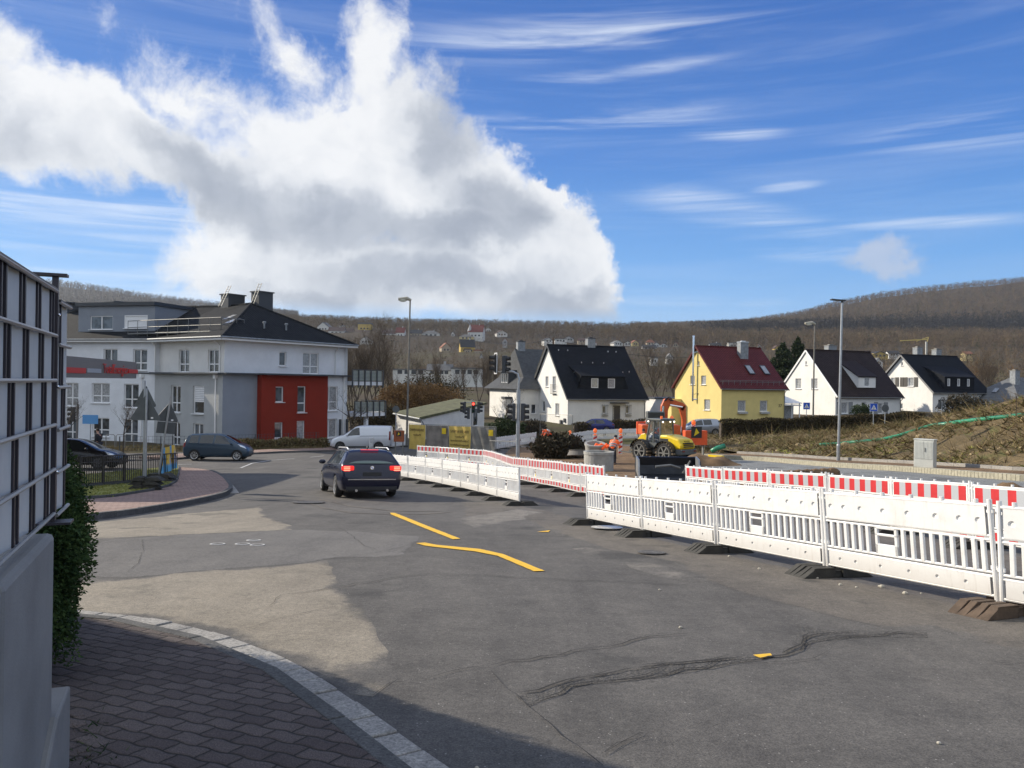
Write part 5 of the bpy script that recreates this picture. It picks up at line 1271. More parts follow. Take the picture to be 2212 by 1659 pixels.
M['taillamp'] = mat('lit_tail_lamp', (.4,.006,.006), .25, emit=(1,.02,.015), estr=.9); M['tailcore'] = mat('lit_tail_led', (.8,.05,.03), .3, emit=(1,.10,.06), estr=5)
M['taildark'] = mat('dark_tail_lamp', (.16,.005,.006), .2); M['headlamp'] = mat('headlamp_glass', (.75,.78,.8), .12, .3)
M['plate'] = mat('number_plate', (.75,.75,.72), .5)
def ground_pose(o, x, y, rz, r=1.2):
    z = G(x, y); gx = (G(x+r, y)-G(x-r, y))/(2*r); gy = (G(x, y+r)-G(x, y-r))/(2*r); n = Vector((-gx, -gy, 1)).normalized()
    a = Vector((math.cos(rz), math.sin(rz), 0)); a = (a-n*a.dot(n)).normalized(); b = n.cross(a)
    o.location = (x, y, z+.01); o.rotation_euler = Matrix((a, b, n)).transposed().to_euler()
EST = [(-2.31,.36,.62,.56,.78,.70,.76,.72,.66,.73),(-2.26,.27,.78,.60,.86,.86,.82,.90,.74,.91),(-2.16,.24,.82,.62,.885,.97,.845,1.02,.755,1.03),(-2.0,.22,.84,.62,.895,.99,.865,1.20,.70,1.23),(-1.78,.21,.85,.62,.90,.99,.875,1.345,.645,1.385),
       (-1.55,.20,.85,.62,.905,.98,.88,1.385,.62,1.435),(-.6,.19,.85,.62,.905,.95,.885,1.405,.62,1.455),(.25,.19,.85,.62,.905,.93,.88,1.375,.61,1.425),(.62,.19,.85,.62,.905,.92,.875,1.26,.64,1.31),(1.1,.19,.85,.62,.905,.90,.86,.955,.74,1.0),
       (1.5,.2,.85,.62,.90,.86,.845,.905,.70,.94),(2.0,.22,.82,.58,.86,.76,.79,.80,.62,.83),(2.22,.26,.74,.52,.78,.64,.72,.67,.52,.69),(2.31,.32,.56,.48,.6,.56,.56,.58,.4,.59)]
MPV = [(-2.0,.38,.62,.60,.76,.82,.72,.86,.6,.87),(-1.95,.28,.76,.62,.83,.95,.80,1.0,.72,1.01),(-1.86,.25,.79,.62,.845,1.0,.82,1.18,.72,1.2),(-1.68,.23,.80,.62,.85,1.0,.835,1.45,.62,1.50),(-1.45,.22,.80,.62,.85,.99,.84,1.50,.60,1.56),
       (-.3,.21,.80,.62,.855,.97,.84,1.54,.6,1.60),(.35,.21,.80,.62,.855,.96,.835,1.48,.6,1.54),(.75,.21,.80,.62,.855,.95,.83,1.30,.64,1.36),(1.3,.22,.80,.6,.85,.92,.81,1.0,.70,1.05),(1.62,.23,.79,.58,.83,.84,.78,.89,.64,.93),
       (1.88,.26,.72,.55,.77,.70,.70,.75,.52,.79),(2.0,.32,.55,.5,.6,.58,.54,.6,.4,.62)]
VAN = [(-2.22,.42,.72,.7,.86,1.15,.83,1.74,.68,1.78),(-2.16,.32,.82,.7,.90,1.15,.88,1.78,.70,1.83),(-1.6,.26,.84,.7,.915,1.15,.90,1.79,.72,1.85),(-.2,.25,.84,.7,.915,1.12,.90,1.78,.72,1.85),(.3,.25,.84,.7,.915,1.10,.89,1.72,.71,1.79),
       (.55,.25,.84,.7,.915,1.09,.88,1.60,.71,1.67),(1.25,.25,.84,.68,.91,1.06,.86,1.13,.78,1.18),(1.75,.27,.83,.64,.88,.95,.83,.99,.70,1.03),(2.05,.3,.78,.58,.82,.80,.76,.84,.58,.88),(2.2,.34,.6,.52,.66,.64,.62,.67,.46,.7)]
HAT = [(-2.15,.38,.64,.58,.78,.78,.76,.82,.64,.84),(-2.08,.28,.78,.6,.85,.90,.82,.95,.72,.97),(-1.75,.23,.82,.62,.88,.93,.85,1.15,.68,1.19),(-1.3,.21,.83,.62,.885,.93,.865,1.35,.60,1.40),(-.3,.2,.84,.62,.89,.92,.87,1.40,.6,1.45),
       (.2,.2,.84,.62,.89,.91,.865,1.36,.6,1.41),(.55,.2,.84,.62,.89,.90,.86,1.24,.63,1.29),(1.15,.21,.84,.6,.885,.88,.84,.95,.72,1.0),(1.6,.22,.82,.58,.87,.80,.81,.86,.66,.9),(1.98,.25,.76,.54,.80,.68,.72,.72,.52,.76),(2.15,.3,.56,.5,.6,.56,.54,.58,.4,.6)]
def car(name, label, cat, x, y, rz, st, wheels, wr, pm, side, screen, rear, rim, spokes=8, group=None, pose=True, see=False):
    t = thing(name, label, cat, (0,0,0), 0, group); B = Body(st)
    B.mesh('body', pm, t, wheels, wr)
    for q in side:
        for sd in (1,-1): g = MB(); g.smooth = True; B.patch(g, *q, 5.15, 6.85, .004, 8, 4, sides=(sd,)); g.build('side_window', M['carglass'], t, uv=False)
    if screen:
        g = MB(); g.smooth = True; B.patch(g, screen[0], 0, screen[1], 0, 7.05, 10, .005, 12, 6, full=True); g.build('windscreen', M['carglass'], t, uv=False)
    if rear:
        g = MB(); g.smooth = True; B.patch(g, rear[0], 0, rear[1], 0, 7.0, 10, .006, 12, 6, full=True); g.build('rear_window', M['carglass'], t, uv=False)
    wy = max(q[4] for q in st)-.015
    for wx in wheels:
        for s in (1,-1): wheel_obj(t, wx, s*wy, wr, .2, s, rim, spokes)
    u = MB(); u.bx((st[0][0]+.15,-wy+.22,.2),(st[-1][0]-.15,wy-.22,.55))
    for wx in wheels: u.bx((wx-wr*1.15,-wy+.05,.25),(wx+wr*1.15,wy-.05,.66))
    u.build('underbody', M['black'], t, uv=False)
    ax = screen[0]-.35 if screen else 1
    for s in (1,-1):
        m = MB(); p = B.at(ax, 5.1, s); m.ball(p+Vector((0,s*.14,.06)), .1, 10, (.75,1.1,.72)); m.build('wing_mirror', pm, t, uv=False)
    for a in side[:2]:
        for s in (1,-1): h = MB(); p = B.at(a[0]+.12, 4.55, s); h.beam(p+Vector((-.09,s*.015,0)), p+Vector((.09,s*.015,0)), .03, .025); h.build('door_handle', pm, t, uv=False)
    if pose: ground_pose(t, x, y, rz)
    return t, B
def lamps(t, B, front=None, rearl=None, fm='headlamp', rm='taildark'):
    for sd in (1,-1):
        if front: g = MB(); g.smooth = True; B.patch(g, *front, .008, 6, 4, sides=(sd,)); g.build('headlight', M[fm], t, uv=False)
        if rearl: g = MB(); g.smooth = True; B.patch(g, *rearl, .008, 6, 4, sides=(sd,)); g.build('tail_light', M[rm], t, uv=False)
M['alloy'] = mat('silver_alloy', (.55,.55,.56), .3, .85); M['alloy_d'] = mat('dark_alloy', (.12,.12,.125), .4, .7)
# --- dark blue estate car, seen from behind with its lamps lit
pb = paint('midnight_blue_paint', (.006,.008,.028), .2, .22)
p0, p1 = GP(722,1076), GP(851,1071)
mid = (p0+p1)/2; hd = Vector((-.37,.93,0)).normalized(); cpos = mid+hd*1.33
t, B = car('estate_car', 'dark blue estate car with glowing red tail lights', 'car', cpos.x, cpos.y, math.atan2(hd.y, hd.x), EST, (-1.28,1.53), .325, pb,
    [(-.15,.72,-.1,.48),(-1.2,-.22,-1.15,-.18),(-1.95,-1.28,-1.62,-1.24)], (1.08,.36), None, M['alloy'], 5)
# rear end, built as panels on the tail
def tail(x, z): return None
g = MB(); g.smooth = True
g.grid(lambda a, b: (-2.20+.42*b+.01*math.cos((a-.5)*3), (a-.5)*2*lerp(.745,.60,b), 1.01+.345*b), 12, 6)
for i, v in enumerate(g.v): x, y, z = v; g.v[i] = (x-.012+.07*(abs(y)/.75)**3, y, z+.012)
g.build('rear_window', mat('tinted_rear_glass',(.07,.115,.10),.06,spec=1), t, uv=False)
for sd in (1,-1):
    l = MB(); l.bx((-2.30,sd*.52,.82),(-2.15,sd*.865,.955)); l = l.build('tail_light', M['taillamp'], t, uv=False, bevel=.03)
    c = MB(); [c.bx((-2.312,sd*.64,.815+.048*k),(-2.29,sd*.82,.84+.048*k)) for k in range(3)]; c.build('led_bar', M['tailcore'], l, uv=False)
l = MB(); l.bx((-1.84,-.26,1.405),(-1.80,.26,1.422)); l.build('brake_light', M['taillamp'], t, uv=False)
l = MB(); l.bx((-2.325,-.70,.555),(-2.30,.70,.575)); l.build('bumper_trim', M['chrome'], t, uv=False)
l = MB(); l.bx((-2.32,-.74,.26),(-2.2,.74,.36)); l.build('bumper_insert', M['black'], t, uv=False)
l = MB(); l.cyl((-2.268,0,.90), .05, -.02, 20, axis='X')
for k in range(4):
    l.mi = 1+k % 2; a0 = k*math.pi/2; l.poly([(-2.2905,0,.90)]+[(-2.2905,.034*math.cos(a0+j*math.pi/8),.90+.034*math.sin(a0+j*math.pi/8)) for j in range(5)])
l.build('badge', [M['chrome'],M['sign_blue'],M['white_txt']], t, uv=False)
l = MB(); l.bx((-2.318,-.27,.66),(-2.27,.27,.77)); l.build('number_plate', M['black'], t, uv=False)
for sd in (1,-1):
    l = MB(); l.tube([(-1.75,sd*.60,1.41),(-1.5,sd*.60,1.47),(.1,sd*.585,1.46),(.3,sd*.58,1.40)], .02, 6); l.build('roof_rail', M['alu'], t, uv=False)
l = MB(); l.beam((-2.1,-.05,1.04),(-2.02,.42,1.07), .03, .02); l.build('wiper', M['black'], t, uv=False)
l = MB(); l.ball((-1.45,0,1.47), .05, 8, (1.6,.5,.9)); l.build('roof_aerial', M['black'], t, uv=False)
l = MB()
for sd in (1,-1):
    pts = [B.at(x, 5.08, sd)+Vector((0,sd*.012,0)) for x in (.8,.3,-.4,-1.2,-1.9)]+[B.at(x, 6.9, sd)+Vector((0,sd*.012,.0)) for x in (-1.65,-1.2,-.4,.3)]; l.tube(pts, .011, 5)
l.build('window_trim', M['chrome'], t, uv=False)
for y in (.45,-.45):
    l = MB(); l.tube([(-2.34,y,.25),(-2.1,y,.25)], .04, 8); l.build('exhaust', M['chrome'], t, uv=False)
# --- blue grey people carrier crossing
pr_ = paint('blue_grey_paint', (.035,.062,.095), .3, .28)
c = at(462, 998, 45.3)
t, B = car('people_carrier', 'blue grey people carrier crossing the junction in front of the flats', 'car', c.x, c.y+.8, R_(6), MPV, (-1.28,1.3), .31, pr_,
    [(-.1,.95,-.05,.55),(-1.0,-.2,-.95,-.15),(-1.62,-1.1,-1.55,-1.05)], (1.32,.5), (-1.9,-1.7), M['alloy'], 8)
t.scale = (.94,1,1.0); lamps(t, B, (1.5,1.86,1.3,1.7,4.7,6.6), (-1.99,-1.84,-1.96,-1.8,4.0,5.8)); l = MB(); l.smooth = True; B.patch(l, -.9,.9,-.9,.9,3.0,3.35,.012); l.build('door_moulding', pr_, t, uv=False)
l = MB(); l.bx((1.97,-.45,.3),(2.01,.45,.42)); l.build('grille', M['black'], t, uv=False)
# --- white van
pw = paint('silver_white_paint', (.62,.64,.68), .25, .3)
c = at(772, 968, 57.5); c.x += .3
t, B = car('delivery_van', 'silver white delivery van coming out from behind the estate car', 'van', c.x, c.y, R_(180+4), VAN, (-1.35,1.45), .33, pw,
    [(.02,1.08,.08,.62)], (1.28,.5), None, M['alloy_d'], 6)
lamps(t, B, (1.62,2.04,1.45,1.86,4.3,6.3), (-2.215,-2.1,-2.215,-2.1,3.5,6)); l = MB(); l.bx((2.13,-.38,.62),(2.19,.38,.76)); l.build('grille', mat('van_grille',(.02,.03,.10),.3), t, uv=False)
l = MB(); l.bx((2.19,-.25,.42),(2.22,.25,.52)); l.build('number_plate', M['plate'], t, uv=False)
l = MB(); l.smooth = True; B.patch(l, -2.1,1.3,-2.1,1.3,.2,1.4,.012); B.patch(l, -2.0,.0,-2.0,.0,4.8,4.95,.008); l.build('lower_cladding', M['grey_m'], t, uv=False)
# --- dark car behind the railing
pd = paint('black_grey_paint', (.022,.022,.026), .4, .25)
c = at(166, 1012, 36.5)
t, B = car('dark_car', 'black grey car behind the dark railing on the left', 'car', c.x-.35, c.y+.6, R_(6), HAT, (-1.3,1.32), .32, pd,
    [(-.1,.85,-.05,.45),(-1.2,-.2,-.95,-.15)], (1.18,.38), (-1.98,-1.4), M['alloy_d'], 10)
lamps(t, B, (1.72,2.08,1.55,1.92,4.3,6.2), (-2.1,-1.9,-2.1,-1.9,4.2,5.6))
# --- parked cars by the houses
pbl = paint('bright_blue_paint', (.02,.03,.16), .4, .3)
c = at(1283, 925, 82); t, B = car('parked_car', 'dark blue car parked before the white house hedge', 'car', c.x, c.y, R_(176), HAT, (-1.3,1.32), .32, pbl, [(-.1,.85,-.05,.45),(-1.2,-.2,-.95,-.15)], (1.18,.38), (-1.98,-1.4), M['alloy'], 8)
lamps(t, B, (1.72,2.08,1.55,1.92,4.3,6.2), (-2.1,-1.9,-2.1,-1.9,4.2,5.6))
psv = paint('silver_paint', (.34,.37,.42), .5, .3)
c = at(1512, 915, 75); t, B = car('parked_car', 'silver car parked between the yellow house and the hedge', 'car', c.x, c.y, R_(184), MPV, (-1.28,1.3), .31, psv, [(-.1,.95,-.05,.55),(-1.0,-.2,-.95,-.15)], (1.32,.5), (-1.9,-1.7), M['alloy'], 8)
lamps(t, B, (1.5,1.86,1.3,1.7,4.7,6.6), (-1.99,-1.84,-1.96,-1.8,4.0,5.8))
# ---------------------------------------------------------------- people: skinned skeletons with clothing grown over them
def skin(name, joints, edges, m, parent, root=0, sub=1):
    """joints: {key:(pos,radius)}"""
    ks = list(joints); bm = bmesh.new(); lay_ = bm.verts.layers.skin.verify(); vs = {}
    for k in ks:
        v = bm.verts.new(joints[k][0]); vs[k] = v; r = joints[k][1]; v[lay_].radius = r if isinstance(r, tuple) else (r, r)
    vs[ks[root]][lay_].use_root = True
    for a, b in edges: bm.edges.new((vs[a], vs[b]))
    me = bpy.data.meshes.new(name); bm.to_mesh(me); bm.free(); me.materials.append(m)
    o = bpy.data.objects.new(name, me); COL.objects.link(o); o.parent = parent
    s = o.modifiers.new('skin', 'SKIN'); s.use_smooth_shade = True
    u = o.modifiers.new('sub', 'SUBSURF'); u.levels = sub; u.render_levels = sub
    return o
def person(label, loc, rz, J, jacket, trousers, hair, group=None, stripes=False, cap=None):
    """J: joint positions; local +x is the way the figure faces, z up, feet at 0"""
    t = thing('person', label, 'person', loc, rz, group); J = {k: Vector(v) for k, v in J.items()}
    b = {'pelvis':(J['pelvis'],(.14,.10)),'waist':(J['pelvis'].lerp(J['chest'],.45),(.13,.10)),'chest':(J['chest'],(.16,.11)),'neck':(J['neck'],.055)}
    e = [('pelvis','waist'),('waist','chest'),('chest','neck')]
    hd = (J['head']-J['neck']).normalized(); c = J['head']
    b['jaw'] = (c-hd*.05+Vector((.015,0,0)), .068); b['skull'] = (c+hd*.04, .085); b['crown'] = (c+hd*.10, .06); e += [('neck','jaw'),('jaw','skull'),('skull','crown')]
    fw = Vector((1,0,0)); fw = (fw-hd*fw.dot(hd)).normalized(); b['nose'] = (c+fw*.105, .012); e.append(('skull','nose'))
    for s, n in ((1,'l'),(-1,'r')):
        b['ear'+n] = (c+Vector((0,s*.088,0)), .016); e.append(('skull','ear'+n))
        for a, r in (('hip',.095),('knee',.062),('ankle',.045),('toe',.035)): b[a+n] = (J[a+n], r)
        e += [('pelvis','hip'+n),('hip'+n,'knee'+n),('knee'+n,'ankle'+n),('ankle'+n,'toe'+n)]
        for a, r in (('sho',.062),('elb',.045),('wri',.030)): b[a+n] = (J[a+n], r)
        e += [('chest','sho'+n),('sho'+n,'elb'+n),('elb'+n,'wri'+n)]
        d = (J['wri'+n]-J['elb'+n]).normalized(); sd = Vector((0,0,1)).cross(d); sd = sd.normalized() if sd.length > .1 else Vector((0,1,0))
        b['palm'+n] = (J['wri'+n]+d*.07, (.034,.018)); e.append(('wri'+n,'palm'+n)); dn = d.cross(sd)
        for i, (o_, l) in enumerate(((-.03,.065),(-.01,.08),(.01,.075),(.03,.058))):
            b[f'f{i}{n}'] = (J['wri'+n]+d*.11+sd*o_, .009); b[f'g{i}{n}'] = (J['wri'+n]+d*(.11+l*.7)+sd*o_-dn*.02, .0075); e += [('palm'+n,f'f{i}{n}'),(f'f{i}{n}',f'g{i}{n}')]
        b['th'+n] = (J['wri'+n]+d*.07-sd*.05, .010); e.append(('palm'+n,'th'+n))
    skin('body', b, e, M['skin'], t)
    q = {k: (v[0], tuple(x*1.18+.018 for x in v[1]) if isinstance(v[1], tuple) else v[1]+.028) for k, v in b.items()}
    hem = J['pelvis']-(J['chest']-J['pelvis']).normalized()*.08
    jk = {'pelvis':(hem,(.165,.125)),**{k: q[k] for k in ('waist','chest')},'neck':(J['neck']-(J['neck']-J['chest'])*.25,.085)}; je = [('pelvis','waist'),('waist','chest'),('chest','neck')]
    for n in 'lr':
        for k in ('sho','elb','wri'): jk[k+n] = q[k+n]
        je += [('chest','sho'+n),('sho'+n,'elb'+n),('elb'+n,'wri'+n)]
    jo = skin('jacket', jk, je, jacket, t)
    if stripes:
        s = MB(); s.smooth = True; ax = (J['chest']-J['pelvis']).normalized()
        for f in (.25,.6): c0 = J['pelvis'].lerp(J['chest'], f); s.tube([c0-ax*.025, c0+ax*.025], [.215,.215], 14)
        for n in 'lr': c0 = J['sho'+n].lerp(J['elb'+n], .7); d = (J['elb'+n]-J['sho'+n]).normalized(); s.tube([c0-d*.025, c0+d*.025], .085, 10)
        s.build('reflective_band', M['refl_white'], jo, uv=False)
    tr = {'pelvis':q['pelvis']}; te = []
    for n in 'lr':
        for k in ('hip','knee','ankle'): tr[k+n] = q[k+n]
        te += [('pelvis','hip'+n),('hip'+n,'knee'+n),('knee'+n,'ankle'+n)]
    skin('trousers', tr, te, trousers, t)
    for n in 'lr':
        f = (J['toe'+n]-J['ankle'+n]); s = MB(); s.smooth = True; m_ = J['ankle'+n].lerp(J['toe'+n], .5); s.ball((m_.x,m_.y,J['toe'+n].z+.03), .06, 10, (2.3 if abs(f.x) >= abs(f.y) else 1,1 if abs(f.x) >= abs(f.y) else 2.3,.9)); s.build('shoe', M['black'], t, uv=False)
    s = MB(); s.smooth = True; s.ball(c+hd*.055-fw*.015, .108, 12, (1,.92,.9)); s.build('helmet' if cap else 'hair', cap or hair, t, uv=False)
    f = MB()
    for sd in (1,-1): f.ball(c+fw*.085+Vector((0,sd*.033,0))+hd*.01, .012, 6)
    f.build('eyes', M['black'], t, uv=False)
    return t
M['hair'] = mat('dark_hair', (.02,.015,.012), .8); M['dcoat'] = mat('black_coat', (.015,.016,.02), .8)
STAND = dict(pelvis=(0,0,.95),chest=(.02,0,1.32),neck=(.03,0,1.52),head=(.06,0,1.66),hipl=(0,.09,.90),hipr=(0,-.09,.90),kneel=(.12,.1,.5),kneer=(-.02,-.1,.5),anklel=(.16,.1,.09),ankler=(-.2,-.1,.12),toel=(.3,.1,.03),toer=(-.08,-.1,.04),
             shol=(.02,.19,1.42),shor=(.02,-.19,1.42),elbl=(-.08,.26,1.14),elbr=(.08,-.26,1.14),wril=(.02,.26,.9),wrir=(.22,-.24,.94))
BEND = dict(pelvis=(-.1,0,.88),chest=(.32,0,1.10),neck=(.48,0,1.16),head=(.58,0,1.14),hipl=(-.08,.09,.84),hipr=(-.08,-.09,.84),kneel=(.02,.14,.46),kneer=(.0,-.14,.46),anklel=(-.06,.15,.09),ankler=(-.08,-.15,.09),toel=(.1,.16,.03),toer=(.08,-.16,.03),
            shol=(.36,.2,1.08),shor=(.36,-.2,1.08),elbl=(.42,.27,.80),elbr=(.46,-.24,.82),wril=(.55,.2,.58),wrir=(.6,-.16,.6))
WORK = dict(STAND, elbl=(.14,.27,1.16), wril=(.36,.16,1.10), elbr=(.12,-.27,1.16), wrir=(.36,-.14,1.05), kneel=(.05,.1,.5), anklel=(.0,.12,.09), toel=(.15,.13,.03), kneer=(.05,-.1,.5), ankler=(.0,-.12,.09), toer=(.15,-.13,.03))
def gat(u, D): p = at(u, 840, D); return (p.x, p.y, G(p.x, p.y))
LEAN = dict(WORK, pelvis=(-.05,0,.94),chest=(.17,0,1.28),neck=(.25,0,1.45),head=(.34,0,1.55),shol=(.2,.2,1.34),shor=(.2,-.2,1.34),elbl=(.3,.3,1.08),elbr=(.34,-.27,1.08),wril=(.52,.2,.95),wrir=(.55,-.16,.95))
g_ = 'workers in orange high visibility clothing'
person('pedestrian in a black coat walking past the flats on the left', gat(214, 46), R_(160), STAND, M['dcoat'], M['navy'], M['hair'])
person('worker in orange jacket and dark trousers bending over beside the concrete ring', gat(1326, 43.6), R_(60), LEAN, M['orange'], M['navy'], M['hair'], g_, True, cap=M['navy'])
person('worker in orange bending over a barrier before the white gable', gat(1186, 68), R_(200), BEND, M['orange'], M['orange'], M['hair'], g_, True)
person('worker in orange standing behind the front arm of the wheel loader', gat(1393, 52), R_(190), WORK, M['orange'], M['orange'], M['hair'], g_, True, cap=M['navy'])
p_ = gat(1403, 63); person('worker in orange beside the orange box, only head and shoulders showing', (p_[0],p_[1],p_[2]+.75), R_(230), WORK, M['orange'], M['navy'], M['hair'], g_, True)
# ---------------------------------------------------------------- street furniture
def lamp(name, label, u, D, vtop, utop, head, group):
    p = gat(u, D); top = at(utop, vtop, D); h = top.z-p[2]; t = thing(name, label, 'street lamp', p, 0, group); dx = top.x-p[0]
    m = M['steel'] if head == 'led' else mat('weathered_lamp_post', (.19,.18,.16), .6, .3, noise=.2)
    s = MB(); s.tube([(0,0,-.2),(0,0,1.0),(dx*.1,0,1.05),(dx,0,h)], [.095,.095,.075,.05] if head == 'led' else [.11,.11,.09,.06], 12); s.build('post', m, t, uv=False)
    s = MB()
    if head == 'led':
        s.box((dx-.22,0,h+.04), (.75,.28,.07), ry=R_(4)); s.cyl((dx,0,h-.1), .06, .16, 10); s.build('lamp_head', M['anth'], t, uv=False, bevel=.02)
        s = MB(); s.cyl((0,0,0), .22, .04, 12); s.build('base_plate', M['dsteel'], t, uv=False)
    else:
        s.tube([(dx+.08,0,h-.02),(dx-.25,0,h+.12),(dx-.95,0,h+.05)], [.09,.16,.12], 8); s.build('lamp_head', mat('cream_lamp_housing', (.42,.39,.31), .5), t, uv=False)
        s = MB(); s.ball((dx-.58,0,h-.04), .2, 10, (1.6,.8,.6)); s.build('lamp_cover', M['lampglass'], t, uv=False)
    return t
lamp('street_lamp', 'tall old street lamp behind the white van and garage', 880, 62, 648, 886, 'old', 'old street lamps')
LAMP2 = lamp('street_lamp', 'old street lamp with cream head before the right white house', 1757, 75, 700, 1760, 'old', 'old street lamps')
q = LAMP2; s = MB(); s.bx((-.14,-.13,0),(.14,-.10,.85)); s.build('notice_plate', M['pvc'], q, uv=False, loc=(0,0,at(1757,935,75).z-q.location.z))
lamp('street_lamp', 'slim silver street lamp with flat black head beside the embankment', 1813, 40.4, 650, 1819, 'led', None)
def signal_head(par, c, face, lit=None, border=False):
    """three aspect signal; face = horizontal direction the lenses look"""
    f = Vector(face).normalized(); sd = Vector((0,0,1)).cross(f); c = Vector(c)
    s = MB(); s.beam(c-Vector((0,0,.47)), c+Vector((0,0,.47)), .30, .2, up=f); hd = s.build('signal_head', M['anth'] if not border else M['black'], par, uv=False, bevel=.02)
    if border:
        s = MB(); o = -f*.02
        for a, b in ((-.22,-.22),(.22,.22)): s.beam(c+o+sd*a-Vector((0,0,.55)), c+o+sd*a+Vector((0,0,.55)), .06, .02, up=f)
        for z in (-.55,.55): s.beam(c+o-sd*.25+Vector((0,0,z)), c+o+sd*.25+Vector((0,0,z)), .02, .06, up=(0,0,1))
        s.build('signal_backboard', M['pvc'], hd, uv=False)
    for i, z in enumerate((.3,0,-.3)):
        s = MB(); n = 10
        for k in range(n-3):
            a0, a1 = math.pi*2*(k-.5)/n-R_(20), math.pi*2*(k+.5)/n-R_(20); q = [c+Vector((0,0,z))+f*d+sd*math.cos(a)*.125+Vector((0,0,math.sin(a)*.125)) for a, d in ((a0,.1),(a1,.1),(a1,.32),(a0,.32))]; s.poly(q)
        s.build('signal_hood', M['black'], hd, uv=False)
        s = MB(); s.tube([c+f*.10+Vector((0,0,z)), c+f*.115+Vector((0,0,z))], .105, 12); l = (i == lit)
        s.build('lens', mat('lit_red_lens',(.5,.02,.02),.3,emit=(1,.05,.03),estr=4) if l else mat('dark_lens',((.10,.012,.012),(.10,.07,.01),(.01,.06,.03))[i],.2), hd, uv=False)
    return hd
p = gat(1120.5, 42); t = thing('traffic_light', 'traffic light mast with bent arm carrying four signal heads', 'traffic light', p); A_ = lambda u, v: at(u, v, 42)-Vector(p)
s = MB(); s.tube([(0,0,-.1),A_(1120,842)], .11, 10); s.tube([A_(1120,845),A_(1121,820),A_(1118,808),A_(1108,803),A_(1084,801)], .06, 8); s.build('mast', M['steel'], t, uv=False)
signal_head(t, A_(1068,785)+Vector((.05,0,0)), (-.9,-.3,0), border=True); signal_head(t, A_(1090,787), (.9,-.35,0)); signal_head(t, A_(1110,890)+Vector((-.02,0,0)), (-.95,-.25,0)); signal_head(t, A_(1130,890), (.95,-.25,0))
p = gat(1020, 64); t = thing('traffic_light', 'thin traffic light pole with glowing red lens near the garage', 'traffic light', p); A_ = lambda u, v: at(u, v, 64)-Vector(p)
s = MB(); s.tube([(0,0,-.1),A_(1020,863)], .05, 8); s.tube([A_(1020,869),A_(1003,869)], .03, 6); s.build('mast', M['steel'], t, uv=False)
signal_head(t, A_(1023,880)+Vector((0,-.2,0)), (0,-1,0), lit=0); signal_head(t, A_(1003,880), (-.9,-.4,0)); signal_head(t, A_(1034,880), (.95,-.2,0)); signal_head(t, A_(1012,893), (-.9,.1,0))
p = gat(167, 50); t = thing('traffic_light', 'green cased traffic light in front of the left wing of the flats', 'traffic light', p); A_ = lambda u, v: at(u, v, 50)-Vector(p)
s = MB(); s.tube([(0,0,-.1),A_(168,873)], .075, 8); s.build('mast', mat('grey_brown_post',(.16,.15,.14),.6), t, uv=False); signal_head(t, A_(158,895), (-.95,-.1,0))
# signs
def tri_sign(name, label, foot, top, D, sz, ctr, yaw, plate=None, grp=None):
    p = at(foot[0], foot[1], D); p = Vector((p.x, p.y, p.z)); t = thing(name, label, 'road sign', p, 0, grp); q = at(top[0], top[1], D)-p
    s = MB(); s.tube([(0,0,-.05), tuple(q)], .032, 8); s.build('post', M['steel'], t, uv=False)
    ax = q.normalized(); r = Vector((math.cos(yaw), math.sin(yaw), 0)); r = (r-ax*r.dot(ax)).normalized(); n = r.cross(ax); c = at(ctr[0], ctr[1], D)-p+n*-.05
    h = sz*.87; pts = []
    for k in range(3):
        v = [r*(-sz/2)-ax*h/3, r*(sz/2)-ax*h/3, ax*h*2/3][k]; w = [[ax*.055+r*.0, r*.06],[r*-.06, ax*.055+r*-.03],[-ax*.05+r*.03, -ax*.05-r*.03]][k]
        pts += [c+v+w[0], c+v+w[1]]
    s = MB(); s.prism([tuple(x) for x in pts], tuple(-n*.012)); s.build('sign_plate', M['sign_back'], t, uv=False)
    if plate:
        c2 = c-ax*(h/3+.21); s = MB(); s.prism([tuple(c2+r*a*.29+ax*b*.19) for a, b in ((-1,-1),(1,-1),(1,1),(-1,1))], tuple(-n*.012)); s.build('sign_plate', M['sign_back'], t, uv=False)
    s = MB(); s.box(tuple(c+r*sz*.2-ax*h*.24+n*.012), (.07,.004,.05), rz=yaw); s.build('sticker', M['pvc'], t, uv=False)
    return t
tri_sign('warning_sign', 'big triangular warning sign seen from behind on its upright post', (314,1058), (317,839), 23.3, .92, (314,889), R_(4), grp='backs of triangular signs')
tri_sign('warning_sign', 'triangular sign rising just behind the front one, apex highest', (310,1052), (313,822), 24.0, .80, (312,863), R_(-12), grp='backs of triangular signs')
tri_sign('warning_sign', 'leaning triangular sign with a plate below it', (341,1034), (369,855), 25.2, .74, (364,897), R_(38), plate=True, grp='backs of triangular signs')
for i, (u, v, D, n, lab) in enumerate(((316,1063,23.2,4,'stack of dark rubber feet under the upright warning sign'),(345,1038,25.2,2,'stack of dark rubber feet under the leaning sign'))):
    p = at(u, v, D); 
    for k in range(n):
        o = copy_tree(FOOT); o.location = (p.x+random.uniform(-.04,.04), p.y, p.z+.118*k); o.rotation_euler = (0,0,R_(10+random.uniform(-12,12)))
        tag(o, f'{["bottom","second from the bottom","second from the top","top"][k if n == 4 else k*3]} rubber foot of the {lab.split("of dark rubber feet ")[1].replace("under","stack under")}', 'sign foot', 'stacked rubber sign feet')
